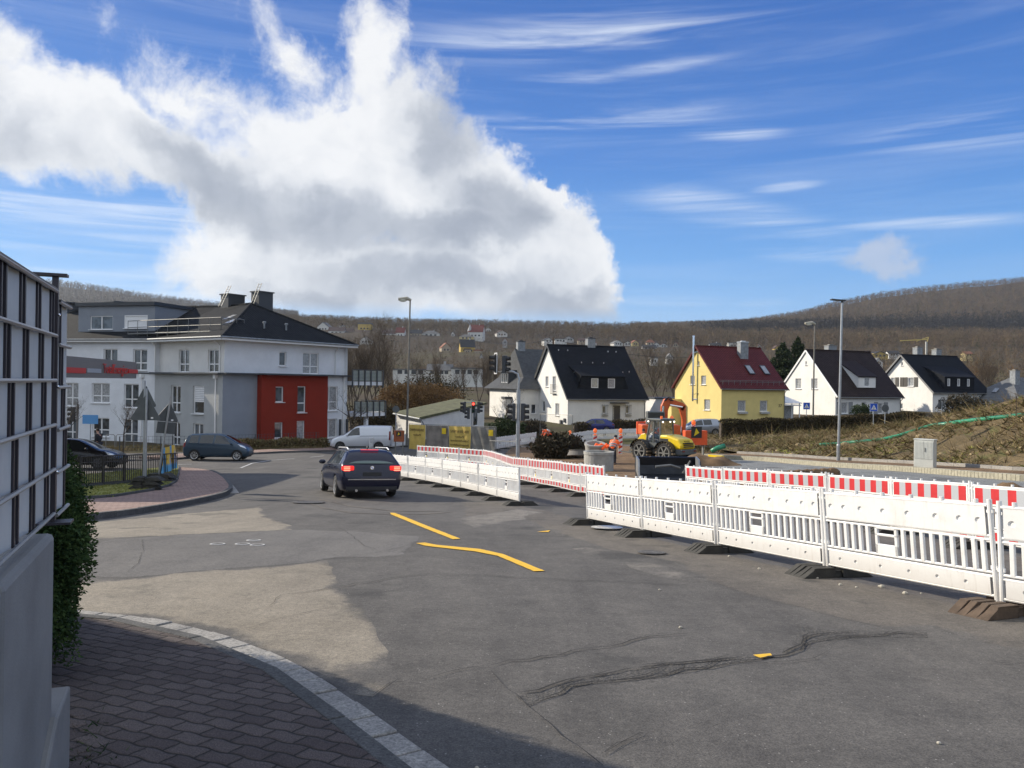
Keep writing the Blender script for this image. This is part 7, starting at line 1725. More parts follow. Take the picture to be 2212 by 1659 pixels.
# excavator
def excavator():
    p = gat(1432, 58); t = thing('excavator', 'orange mobile excavator with its arm arched above the loader', 'excavator', p, 0); O = Vector(p); A = lambda u, v, D=58: at(u, v, D)-O; OM = M['orange_m']
    b = MB(); b.bx((-1.5,-.5,.5),(1.5,.5,1.0)); b.build('undercarriage', M['grey_m'], t, uv=False)
    for x in (-1.1,1.1):
        for y in (-1.0,1.0): wheel_obj(t, x, y, .5, .4, 1 if y > 0 else -1, M['orange_m'], 6)
    b = MB(); b.bx((-1.7,-.95,1.1),(1.2,.95,1.9)); b.build('upper_body', OM, t, uv=False, bevel=.08)
    b = MB(); b.bx((-1.3,-.95,1.9),(.0,-.05,2.9)); b.build('cab', M['grey_m'], t, uv=False, bevel=.08); b = MB(); b.bx((-1.2,-.965,2.0),(-.1,-.94,2.8)); b.build('cab_window', M['carglass'], t, uv=False)
    def arm(nm, pts, w):
        b = MB(); q = [A(*x)+Vector((0,-.2,0)) for x in pts]; b.prism([tuple(v) for v in q], (0,w,0)); return b.build(nm, OM, t, uv=False, bevel=.04)
    cx = lambda l: [((2000+x*.4069)/1.8228,(1550+y*.4069)/1.8228) for x, y in l]
    bm_ = arm('boom', cx([(1478,300),(1540,300),(1545,160),(1570,100),(1620,120),(1690,175),(1720,120),(1690,90),(1560,45),(1510,50),(1480,120)]), .42)
    arm('stick', cx([(1655,150),(1715,100),(1722,250),(1712,400),(1680,400),(1682,250)]), .34)
    b = MB()
    for a, c_ in (((1490,260),(1500,120)),((1560,110),(1680,130))): q = cx([a,c_]); b.tube([A(*q[0])+Vector((0,-.3,0)), A(*q[1])+Vector((0,-.3,0))], .09, 8)
    b.build('hydraulic_cylinder', M['chrome'], bm_, uv=False)
    b = MB()
    for k in range(4): q = cx([(1500+k*6,70),(1530+k*8,38-k*3),(1570+k*8,70)]); b.tube([A(*x)+Vector((0,-.35,0)) for x in q], .025, 5)
    b.build('hydraulic_hose', M['black'], bm_, uv=False)
    q = cx([(1696,400)])[0]; b = MB(); c_ = A(*q); b.prism([tuple(c_+Vector(v)) for v in ((-.4,-.5,.1),(.35,-.5,.1),(.4,-.5,-.5),(0,-.5,-.8),(-.45,-.5,-.45))], (0,1.0,0)); b.build('digging_bucket', M['grey_m'], t, uv=False)
    q = cx([(1572,235)])[0]; b = MB(); b.ball(A(*q)+Vector((0,-.5,0)), .14, 8, (1,1,1.4)); b.build('rotating_beacon', bpy.data.materials['orange_lens'], t, uv=False)
excavator()
# loading bucket standing on the ground
p = at(1446,1033,31); t = thing('loader_bucket', 'big black loading bucket standing on the ground before the loader', 'bucket', (p.x,p.y,G(p.x,p.y)+.02), R_(4))
pr = [(.0,.05),(.75,.0),(.9,.12),(.98,.55),(.85,.9),(.78,.88),(.85,.55),(.75,.2),(.1,.13)]
s = MB(); s.prism([(-1.25,y,z) for y, z in [(a-.3,b) for a, b in pr]], (2.5,0,0))
for x in (-1.27,1.23): s.prism([(x,y-.3,z) for y, z in ((0,.05),(.75,0),(.98,.5),(.85,.9),(.3,.75))], (.05,0,0))
s.build('shell', mat('glossy_black_blue_steel',(.02,.024,.032),.35,.3,noise=.3), t, uv=False)
s = MB()
for x in (-1.35,1.1): s.prism([(x,-.35,.1),(x,.1,.35),(x,.15,.95),(x,-.25,.85)], (.06,0,0))
s.build('hitch_plate', M['steel'], t, uv=False)
s = MB(); s.tube([(-.6,-.1,.55),(.0,-.15,.62),(.4,-.1,.5)], .05, 7); s.tube([(.5,-.15,.3),(.8,-.18,.8)], .04, 6); s.build('bracket', M['dsteel'], t, uv=False)
# crane far off and the overhead line pole
t = thing('crane', 'small yellow tower crane far behind the shuttered house', 'crane', at(2001,760,420)); O = Vector(t.location); A = lambda u, v: at(u, v, 420)-O
YC = mat('crane_yellow',(.55,.42,.12),.6); s = MB(); s.beam(A(2001,775), A(2001,738), .8); s.build('mast', mat('crane_grey',(.4,.4,.38),.6), t, uv=False)
s = MB(); s.beam(A(1945,736), A(2003,733), .5); s.beam(A(1980,737), A(2006,728), .35); s.beam(A(2003,738), A(2006,728), .35); s.build('jib', YC, t, uv=False)
t = thing('utility_pole', 'wooden pole with overhead wires behind the black roof', 'utility pole', gat(1195, 128)); O = Vector(t.location); A = lambda u, v, D=128: at(u, v, D)-O
s = MB(); s.tube([(0,0,0), A(1195,729)], .14, 6); s.beam(A(1191,735), A(1199,735), .1); s.build('post', M['wood'], t, uv=False)
s = MB(); s.tube([A(1195,733), A(1260,748,124), A(1340,764,120), A(1420,771,116), A(1500,772,112)], .035, 4); s.tube([A(1195,733), A(1130,744,135), A(1060,742,150)], .035, 4); s.build('wire', M['black'], t, uv=False)
# cycle stands and mesh fence before the flats
for i, (u, lab) in enumerate(((240,'left'),(262,'middle'),(281,'right'))):
    p = gat(u, 52); s = MB(); s.tube([(-.3,0,0),(-.3,0,.75),(-.22,0,.85),(.22,0,.85),(.3,0,.75),(.3,0,0)], .025, 6); o = s.build('cycle_stand', M['dsteel'], uv=False); o.location = (p[0],p[1],p[2]+.35); tag(o, f'{lab} one of three cycle stands under the ground floor window', 'cycle stand', 'cycle stands')
t = thing('mesh_fence', 'thin dark mesh fence along the front of the flats', 'fence', gat(400, 54)); O = Vector(t.location); s = MB(); P_ = [Vector(gat(u, D)) for u, D in ((260,51.5),(375,53),(480,55.2),(560,57.5),(690,61.5))]
for i in range(4):
    a, b_ = P_[i]-O, P_[i+1]-O; n_ = int((b_-a).length/.25)
    for k in range(n_+1): q = a.lerp(b_, k/n_); w = .05 if k % 10 == 0 else .012; s.beam((q.x,q.y,q.z),(q.x,q.y,q.z+1.1), w)
    for z in (.1,.35,.6,.85,1.08): s.beam((a.x,a.y,a.z+z),(b_.x,b_.y,b_.z+z), .014)
s.build('mesh', M['anth'], t, uv=False)
# ---------------------------------------------------------------- vegetation
def leaf_mat(name, cols, rough=.8, trans=0):
    m = bpy.data.materials.new(name); m.use_nodes = True; t = NT(m.node_tree); out = t.n('ShaderNodeOutputMaterial'); b = t.n('ShaderNodeBsdfPrincipled'); t.l(b.outputs[0], out.inputs[0]); b.inputs['Roughness'].default_value = rough; b.inputs['Specular IOR Level'].default_value = .15
    a = t.n('ShaderNodeAttribute', attribute_name='rnd'); t.l(t.ramp(a.outputs['Fac'], [(i/(len(cols)-1), c) for i, c in enumerate(cols)]), b.inputs['Base Color']); return m
M['wood_far'] = leaf_mat('bare_woodland', [(.055,.040,.028),(.10,.073,.048),(.15,.108,.068),(.115,.09,.062),(.20,.135,.075),(.065,.068,.03),(.03,.045,.022)])
M['wood_shade'] = leaf_mat('painted_shade_wood', [(.012,.013,.015),(.022,.021,.022),(.034,.031,.029),(.018,.019,.021),(.012,.016,.014)])  # near-black colours stand in for shade on the steep slope
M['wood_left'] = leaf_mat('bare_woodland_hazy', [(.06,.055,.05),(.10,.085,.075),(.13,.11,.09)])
M['twig'] = leaf_mat('twigs', [(.05,.036,.025),(.10,.072,.048),(.15,.108,.07)]); M['bark'] = mat('bark', (.075,.058,.044), .9, noise=.4, nscale=9)
M['beech'] = leaf_mat('dry_brown_leaves', [(.10,.06,.026),(.19,.11,.045),(.29,.175,.075)]); M['thuja'] = leaf_mat('thuja_sprays', [(.014,.032,.012),(.032,.062,.020),(.065,.10,.03)])
M['conifer'] = leaf_mat('conifer_needles', [(.014,.026,.015),(.03,.048,.022),(.06,.075,.03)]); M['hedge_l'] = leaf_mat('hedge_twigs_and_leaves', [(.03,.026,.014),(.06,.048,.024),(.10,.075,.036)])
M['hay'] = leaf_mat('dry_grass_and_stalks', [(.08,.056,.027),(.15,.107,.052),(.24,.175,.09),(.085,.095,.03),(.34,.26,.14)]); M['lawnblade'] = leaf_mat('lawn_blades', [(.13,.15,.03),(.23,.235,.055),(.33,.31,.10)])
M['shrub'] = leaf_mat('dark_shrub', [(.022,.022,.014),(.045,.04,.024),(.085,.062,.038)]); M['green'] = leaf_mat('evergreen_shrub', [(.015,.03,.012),(.035,.055,.02),(.07,.095,.04)])
def blades(base, tip, width, rnd):
    """thin triangles base->tip; arrays (n,3),(n,3),(n,)"""
    n = len(base); d = tip-base; r = RNG.normal(size=(n,3)); s = np.cross(d, r); s /= np.linalg.norm(s, axis=1, keepdims=True)+1e-9
    v = np.empty((n,3,3)); v[:,0] = base-s*width[:,None]/2; v[:,1] = base+s*width[:,None]/2; v[:,2] = tip
    return v.reshape(-1,3), np.arange(n*3).reshape(-1,3), np.repeat(rnd, 3)
def leaves(c, size, rnd, out=None, asp=.5):
    """little rhombic leaves at c (n,3), turned mostly outwards"""
    n = len(c); a = RNG.normal(size=(n,3)); 
    if out is not None: a = out+a*.8
    a /= np.linalg.norm(a, axis=1, keepdims=True)+1e-9; r = RNG.normal(size=(n,3)); s = np.cross(a, r); s /= np.linalg.norm(s, axis=1, keepdims=True)+1e-9
    L = size[:,None]; v = np.empty((n,4,3)); v[:,0] = c; v[:,1] = c+a*L*.5+s*L*asp*.5; v[:,2] = c+a*L; v[:,3] = c+a*L*.5-s*L*asp*.5
    return v.reshape(-1,3), np.arange(n*4).reshape(-1,4), np.repeat(rnd, 4)
Hf = lambda x, y: H(x, y)
KEEP = []; SEEN = []      # (x, y, r) clear circles for far houses
def forest(name, u0, u1, D0, D1, cell, h0, h1, nb, bw, m, prob=None, conif=.06, dens=1.0):
    P = []
    D = D0
    while D < D1:
        w = (u1-u0)/FPX*D; k = int(w/cell)
        for i in range(k):
            if random.random() > dens: continue
            u = u0+(u1-u0)*(i+random.random())/k; d = D+random.uniform(0, cell); r = ray(u, 840); x, y = r.x/r.y*d, d
            if prob and random.random() > prob(u, d, x, y): continue
            if any((x-a)**2+(y-b)**2 < c*c for a, b, c in KEEP): continue
            if any(a0-.003 < x/y < a1+.003 and D_-45 < y < D_ and random.random() < .92 for a0, a1, D_ in SEEN): continue
            P.append((x, y, H(x, y)-.3))
        D += cell*(1 if D < 700 else 1.15)
    P = np.array(P); n = len(P); hh = RNG.uniform(h0, h1, n)*np.where(RNG.random(n) < .15, .65, 1); tr = RNG.random(n)*.8; isc = RNG.random(n) < conif; tr[isc] = RNG.uniform(.86, 1, isc.sum()); hh[isc] *= 1.05
    z = RNG.uniform(.18, .95, (n, nb)); ang = RNG.uniform(0, 2*np.pi, (n, nb)); co = isc[:,None]; wdt = RNG.uniform(.75, 1.3, n)[:,None]
    rad = RNG.random((n, nb))**.5*np.where(co, .20*(1.05-z), .30*wdt*np.sqrt(np.clip(1-((z-.62)/.42)**2, .05, 1)))*hh[:,None]
    b = np.stack([P[:,0,None]+rad*np.cos(ang)*np.where(co,.35,.8), P[:,1,None]+rad*np.sin(ang)*np.where(co,.35,.8), P[:,2,None]+z*hh[:,None]*.88], -1)
    ln = hh[:,None]*RNG.uniform(.10, .24, (n, nb)); a2 = ang+RNG.normal(size=(n,nb))*.7; el = RNG.uniform(.1, 1.35, (n, nb))
    t = np.where(co[...,None], np.stack([P[:,0,None]+rad*1.25*np.cos(ang), P[:,1,None]+rad*1.25*np.sin(ang), P[:,2,None]+z*hh[:,None]*.9-.02*hh[:,None]], -1),
        b+np.stack([ln*np.cos(a2)*np.cos(el), ln*np.sin(a2)*np.cos(el), ln*np.sin(el)], -1))
    wd = np.where(isc[:,None], bw*2.6, bw)*RNG.uniform(.6, 1.5, (n, nb)); rr = np.clip(tr[:,None]+RNG.uniform(-.07,.07,(n,nb)), 0, 1)
    tb = P.copy(); tt = P.copy(); tt[:,2] += hh*.85
    B = np.concatenate([b.reshape(-1,3), tb]); T = np.concatenate([t.reshape(-1,3), tt]); W = np.concatenate([wd.ravel(), np.full(n, bw*1.3)]); A = np.concatenate([rr.ravel(), tr*.9])
    v, f, a = blades(B, T, W, A); o = np_mesh(name, v, None, m, attr=a, tris=f); tag(o, kind='stuff'); return o
def bare_tree(seed, h, spread=.5, stems=1, twigs=6, up=.35, r0=None):
    rs = random.Random(seed); tr = MB(); B, T, W, A = [], [], [], []
    def grow(p, d, L, r, lev):
        n = 4; pts = [p]; q = p; dd = d.copy()
        for i in range(n): dd = (dd+Vector((rs.uniform(-1,1),rs.uniform(-1,1),rs.uniform(-.4,1)*up))*.16).normalized(); q = q+dd*L/n; pts.append(q)
        if lev < 3: tr.tube(pts, [r*(1-.55*i/n) for i in range(n+1)], 6 if lev == 0 else 4, False)
        else:
            for i in range(n): B.append(pts[i]); T.append(pts[i+1]+(pts[i+1]-pts[i])*.3); W.append(r*2.2*(1-.2*i)); A.append(rs.random())
        if lev >= 4: return
        k = (5,5,5,twigs,0)[lev] if lev else int(h*1.1)+3
        for i in range(k):
            f = rs.uniform(.3 if lev == 0 else .25, 1); j = min(int(f*n), n-1); b = pts[j].lerp(pts[j+1], f*n-j); side = Vector((rs.uniform(-1,1),rs.uniform(-1,1),rs.uniform(-.1,.6))).normalized()
            nd = (dd*(1-spread)+side*spread*1.3+Vector((0,0,up))).normalized(); grow(b, nd, L*(.55-.25*f*(lev == 0))*rs.uniform(.7,1.15), r*(1-.5*f)*.55, lev+1)
    for s in range(stems):
        a = 2*math.pi*s/stems; d = Vector((math.cos(a)*.22*(stems>1), math.sin(a)*.22*(stems>1), 1)).normalized(); grow(Vector((0,0,-.1)), d, h*rs.uniform(.75,1)*.8, (r0 or h*.014)/(stems**.5), 0)
    v, f, a = blades(np.array([tuple(x) for x in B]), np.array([tuple(x) for x in T]), np.maximum(np.array(W), h*.0011), np.array(A))
    return tr, (v, f, a)
def tree_thing(name, label, proto, loc, rz, group, sc=1, cat='tree'):
    if isinstance(proto, dict):
        if 'o' not in proto:
            t = thing(name, label, cat, loc, rz, group); proto['tr'].build('trunk', M['bark'], t, uv=False, fix=False); v, f, a = proto['cr']; np_mesh('crown', v, None, proto.get('m', M['twig']), t, attr=a, tris=f); proto['o'] = t
        else:
            t = copy_tree(proto['o'], loc, rz, label); t.name = name
        t['label'] = label; t.scale = (sc, sc, sc)
        if group: t['group'] = group
        return t
def mk(seed, *a, **k): tr, cr = bare_tree(seed, *a, **k); return {'tr': tr, 'cr': cr}
Y1, Y2 = mk(3, 4.6, spread=.55, twigs=4, r0=.05), mk(9, 5.0, spread=.7, twigs=4, r0=.07)
def vs(u, vt, vb, D): return (vb-vt)/FPX*D
tree_thing('young_tree', 'bare young tree before the white wing, nearest to the triangular signs', Y1, gat(268,50), .3, 'bare young trees before the flats'); tree_thing('young_tree', 'bare young tree next to the privacy fence edge', Y1, gat(136,47), 2.1, 'bare young trees before the flats', 1.05)
tree_thing('young_tree', 'bare young tree with side branches at the right end of the flats', Y2, gat(759,60.5), 1.0, 'bare young trees before the flats', 1.1); tree_thing('young_tree', 'bare young tree in front of the villa oriel', Y2, gat(1086,76), 2.6, None, 1.15)
BT = [mk(21, 11, spread=.42, stems=3, twigs=5, up=.5), mk(22, 9.5, spread=.5, twigs=6), mk(23, 12, spread=.38, stems=2, twigs=5, up=.6)]
g_t = 'bare trees behind the buildings'
k = 0
for (u, D, pi, sc, lab) in ((762,104,0,.95,'bare tree just right of the upper balcony, leftmost of the tall group'),(790,100,2,1.0,'tall bare tree in the group between balconies and lamp post'),(815,98,0,1.15,'tallest many stemmed bare tree in the group left of the lamp post'),(840,112,1,1.0,'bare tree behind the brown beech, right of the tall group'),(775,125,1,1.1,'bare tree at the back of the group right of the flats'),
    (912,135,1,.95,'bare tree standing just right of the old lamp post'),(945,140,2,.8,'slim bare tree in front of the white halls'),(985,140,1,.85,'bare alder at the left edge of the green meadow'),(1003,150,1,.8,'bare alder on the green meadow before the white hall'),(1035,150,2,.75,'bare tree behind the villa roof, left side'),
    (1060,130,0,.9,'bushy bare tree rising behind the villa roof'),(1405,128,1,.9,'bare tree right beside the black roof'),(1428,135,2,.9,'bare tree in the gap between black roof and yellow house, left one'),(1455,130,0,.85,'bare tree in the gap just left of the yellow gable'),(1480,150,1,.9,'bare tree behind the yellow house flue'),
    (1580,170,0,.95,'bare tree above the ridge of the dark red roof'),(1660,165,1,1.0,'bare tree between dark red chimney and the conifers'),(1885,160,1,.9,'bare tree between the two right white houses'),(2130,140,0,.9,'bare tree before the grey hipped house')):
    tree_thing('bare_tree', lab, BT[pi], (gat(u,D)[0], D, H(gat(u,D)[0], D)), k*1.3, g_t, sc); k += 1
LB = dict(BT[1]); 
def brown(seed, h): tr, (v, f, a) = bare_tree(seed, h, spread=.6, twigs=8); return {'tr': tr, 'cr': (v, f, a), 'm': M['beech']}
BB = brown(31, 9)
for (u, D, sc, lab) in ((2050,190,1.0,'reddish brown tree behind the shuttered house chimney'),(2095,185,1.15,'broad reddish brown tree left of the grey hipped roof'),(2195,190,.95,'reddish brown tree above the grey hipped roof'),(1640,210,1.0,'reddish brown tree behind the dark red roof')): tree_thing('brown_tree', lab, BB, (gat(u,D)[0], D, H(gat(u,D)[0], D)), u*.7, 'reddish brown trees behind the houses', sc*1.35)
def mass(name, label, cat, loc, ell, n, size, m, group=None, squash=None, stem=True, out=True, rz=0, noise=.25):
    """shrub: many small leaves through an uneven volume, on a few stems"""
    t = thing(name, label, cat, loc, rz, group); ex, ey, ez = ell
    d = RNG.normal(size=(n,3)); d /= np.linalg.norm(d, axis=1, keepdims=True); rr = RNG.random(n)**.33*(1+noise*np.sin(d[:,0]*7+loc[0]*3)*np.sin(d[:,1]*6+d[:,2]*8+loc[1])); c = d*rr[:,None]*np.array([ex,ey,ez]); c[:,2] += ez
    if squash: c[:,2] = np.where(c[:,2] < 0, 0, c[:,2]); c[:,:2] *= np.array([squash(z/(2*ez)) for z in c[:,2]])[:,None]
    v, f, a = leaves(c, RNG.uniform(.6,1.4,n)*size, np.clip(RNG.random(n)*.8+.2*rr, 0, 1), d if out else None); np_mesh('foliage', v, f, m, t, attr=a)
    if stem:
        s = MB()
        for k in range(5): a_ = 2*math.pi*k/5; s.tube([(0,0,-.15),(ex*.25*math.cos(a_),ey*.25*math.sin(a_),ez*.8),(ex*.5*math.cos(a_),ey*.5*math.sin(a_),ez*1.5)], [.05*ez,.035*ez,.015*ez], 5)
        s.build('stems', M['bark'], t, uv=False)
    return t
cone = lambda q: max(.12, 1.25*(1-q)**.6) if q > .12 else .75+q*2.5
for i, (x, y, lab) in enumerate(((-3.02,4.65,'dark green thuja right behind the concrete wall, nearest the camera'),(-3.34,5.2,'dark green thuja in the middle of the three behind the wall'),(-3.68,5.8,'farthest dark green thuja of the three behind the wall'))):
    mass('thuja', lab, 'thuja', (x, y, G(x,y)-.05), (.37,.37,.90+.03*i), 60000, .027, M['thuja'], 'thujas behind the concrete wall', lambda q: 1.08 if q < .7 else max(.3, 1.08-(q-.7)*1.8))
c = at(1206,985,51); mass('bush', 'dark leafless bush behind the middle striped barriers', 'bush', (c.x,51,G(c.x,51)-.3), (1.75,1.3,.95), 9000, .22, M['shrub'], None, None, out=False)
mass('bush', 'evergreen bush left of the traffic light mast', 'bush', gat(1098,72), (1.5,1.2,1.0), 3500, .22, M['green'], 'garden bushes'); mass('bush', 'dark bush right of the traffic light mast', 'bush', gat(1150,74), (1.4,1.1,.85), 3000, .22, M['shrub'], 'garden bushes')
mass('beech', 'broad beech with dry orange brown leaves left of the lamp post', 'tree', (gat(868,96)[0],96,H(gat(868,96)[0],96)), (3.2,2.6,2.4), 15000, .2, M['beech'], 'brown leaved beeches'); mass('beech', 'beech with dry orange brown leaves behind the mossy garage', 'tree', (gat(925,98)[0],98,H(gat(925,98)[0],98)), (4.6,2.6,2.4), 15000, .2, M['beech'], 'brown leaved beeches')
mass('thicket', 'olive brown thicket behind the beeches', 'bush', (gat(925,112)[0],112,H(gat(925,112)[0],112)), (5.5,3,3.0), 9000, .28, M['hedge_l'], None, out=False); mass('thicket', 'brown thicket between flats and van', 'bush', (gat(815,78)[0],78,H(gat(815,78)[0],78)), (3.0,2.4,1.6), 8000, .2, M['hedge_l'], None, out=False)
layer = lambda q: (1.15*(1-q)**.75+.08)*(1+.28*math.sin(q*38))
for (u, D, hgt, w, lab) in ((1690,112,4.4,2.7,'dark green conifer right of the dark red roof, broader one'),(1722,118,5.0,2.4,'dark green conifer with the taller tip beside the broad one'),(1835,165,4.2,2.2,'small conifer behind the chimney of the brown roof')):
    mass('conifer', lab, 'tree', (gat(u,D)[0], D, H(gat(u,D)[0], D)+.5), (w,w,hgt), 12000, .34, M['conifer'], 'conifers behind the houses', layer)
mass('bush', 'round clipped bush before the white house front door', 'bush', gat(1862,86), (1.1,1.0,.75), 2500, .16, M['green'], None); mass('bush', 'dark bush in front of the shuttered house', 'bush', gat(2080,92), (2.6,1.6,1.3), 4000, .24, M['shrub'], None, out=False)
# long clipped hedge
def hedge(name, label, pts, h, th, n, m, size, group=None):
    P = [Vector(p) for p in pts]; t = thing(name, label, 'hedge', (P[0].x,P[0].y,G(*P[0].xy)), 0, group); O = Vector(t.location); L = [(P[i+1]-P[i]).length for i in range(len(P)-1)]; tot = sum(L); C = np.empty((n,3)); q = RNG.random((n,4))
    for i in range(n):
        s = q[i,0]*tot; k = 0
        while k < len(L)-1 and s > L[k]: s -= L[k]; k += 1
        p = P[k].lerp(P[k+1], s/L[k]); d = (P[k+1]-P[k]).normalized(); nn = Vector((-d.y,d.x,0)); e = q[i,1]; a = (q[i,2]-.5)*th; z = q[i,3]*h
        if e < .45: a = -th/2+.12*(q[i,2]-.5)
        elif e < .75: z = h+.12*(q[i,3]-.5)+.08*math.sin(s*1.7)
        x, y = p.x+nn.x*a, p.y+nn.y*a; C[i] = (x-O.x, y-O.y, G(x,y)+z-O.z)
    v, f, a = leaves(C, RNG.uniform(.6,1.5,n)*size, RNG.random(n)); np_mesh('foliage', v, f, m, t, attr=a)
    s = MB()
    for k in range(len(P)-1): a, b = P[k]-O, P[k+1]-O; s.prism([(a.x,a.y-th*.3,G(*P[k].xy)-O.z),(b.x,b.y-th*.3,G(*P[k+1].xy)-O.z),(b.x,b.y+th*.3,G(*P[k+1].xy)-O.z),(a.x,a.y+th*.3,G(*P[k].xy)-O.z)], (0,0,h*.9))
    s.build('stems', M['bark'], t, uv=False)
    return t
hedge('hedge', 'long dark clipped hedge in front of the yellow and white houses', [Vector((*sp(1556,66),0)), Vector((*sp(1640,66),0)), Vector((*sp(1760,66.5),0)), Vector((*sp(1990,68),0))], 1.75, 1.2, 42000, M['hedge_l'], .13)
hedge('hedge', 'low straw brown shrub strip along the red cube of the flats', [Vector((*sp(505,56.3),0)), Vector((*sp(600,58),0)), Vector((*sp(705,60.5),0))], .6, .8, 7000, M['hay'], .16)
hedge('hedge', 'low brown hedge below the door of the white house', [Vector((*sp(1240,80),0)), Vector((*sp(1320,84),0)), Vector((*sp(1400,86),0))], 1.0, .9, 5000, M['hedge_l'], .16)
# grass, stalks and ground cover
def tufts(name, pts, hmin, hmax, w, m, lean=.6, per=1):
    P = np.repeat(np.array(pts), per, axis=0); n = len(P); P[:,:2] += RNG.normal(size=(n,2))*.06; h = RNG.uniform(hmin, hmax, n); t = P.copy(); t[:,:2] += RNG.normal(size=(n,2))*h[:,None]*lean; t[:,2] += h*RNG.uniform(.4,1,n)
    v, f, a = blades(P, t, RNG.uniform(.6,1.4,n)*w, RNG.random(n)); o = np_mesh(name, v, None, m, attr=a, tris=f); tag(o, kind='stuff')
pts = []
for k in range(9500):
    a, b = random.random(), random.random()**.8; p = bank_fn(a, b)
    if math.sin(p[0]*1.1)+math.sin(p[1]*.9+p[0]*.4)+random.uniform(-1.2,1.2) > -.5: pts.append(p)
tufts('dry_grass', pts, .12, .6, .045, M['hay'], 1.0, 5)
pts = [bank_fn(random.random(), random.random()) for _ in range(2600)]; tufts('green_weeds', [p for p in pts if math.sin(p[0]*.7+1)+math.sin(p[1]*1.1) > .5], .08, .3, .06, M['lawnblade'], .8, 5)
pts = [bank_fn(random.random()*.75, random.uniform(.05,.9)) for _ in range(420)]; tufts('dry_stalks', pts, .35, 1.5, .03, M['hay'], .45, 4)
pts = []
while len(pts) < 5200:
    x, y = random.uniform(13,36), random.uniform(52,74)
    pts.append((x, y, G(x,y)+.0))
tufts('dry_grass', pts, .15, .6, .04, M['hay'], .9, 5)
pts = []
def inside(p, poly):
    c = False
    for i in range(len(poly)):
        a, b = poly[i], poly[i-1]
        if (a[1] > p[1]) != (b[1] > p[1]) and p[0] < (b[0]-a[0])*(p[1]-a[1])/(b[1]-a[1])+a[0]: c = not c
    return c
while len(pts) < 9000:
    x, y = random.uniform(-22,-9), random.uniform(13,34)
    if inside((x,y), LAWN): pts.append((x, y, G(x,y)+.145))
tufts('lawn_grass', pts, .03, .10, .02, M['lawnblade'], .7, 3)
pts = [(x+random.gauss(0,.05), y+random.gauss(0,.08), G(x,y)+.02) for x, y in ((-1.93,3.45),(-1.9,3.35),(-1.86,3.2),(-1.98,3.6),(-2.1,3.85),(-1.8,3.1)) for _ in range(16)]; tufts('weeds', pts, .015, .05, .008, M['green'], .8, 2)
pts = []
for k in range(2600):
    u = random.uniform(130,700); D = random.uniform(51,56)+(u-130)/120*1.0; q = gat(u, D)
    if D > 50+(u-130)/118*1.0+2.2: pts.append(q)
tufts('verge_grass', pts, .1, .4, .03, M['hay'], .7, 4)
TW = mk(41, 2.6, spread=.7, twigs=5, r0=.03)
for i, (a, b, sc, lab) in enumerate(((.62,.72,1.0,'leafless shrub on the embankment crest left of the small triangular sign'),(.66,.62,.9,'leafless shrub on the embankment right of the crossing signs'),(.74,.8,1.2,'tall leafless shrub on the embankment crest near the right edge'),(.5,.7,.8,'leafless shrub low on the embankment near the silver lamp'),(.56,.35,.7,'small leafless shrub on the slope above the kerb'),(.83,.5,.9,'leafless shrub on the slope above the utility cabinet'))):
    tree_thing('bare_shrub', lab, TW, bank_fn(a,b), i*1.1, 'leafless shrubs on the embankment', sc, 'shrub')
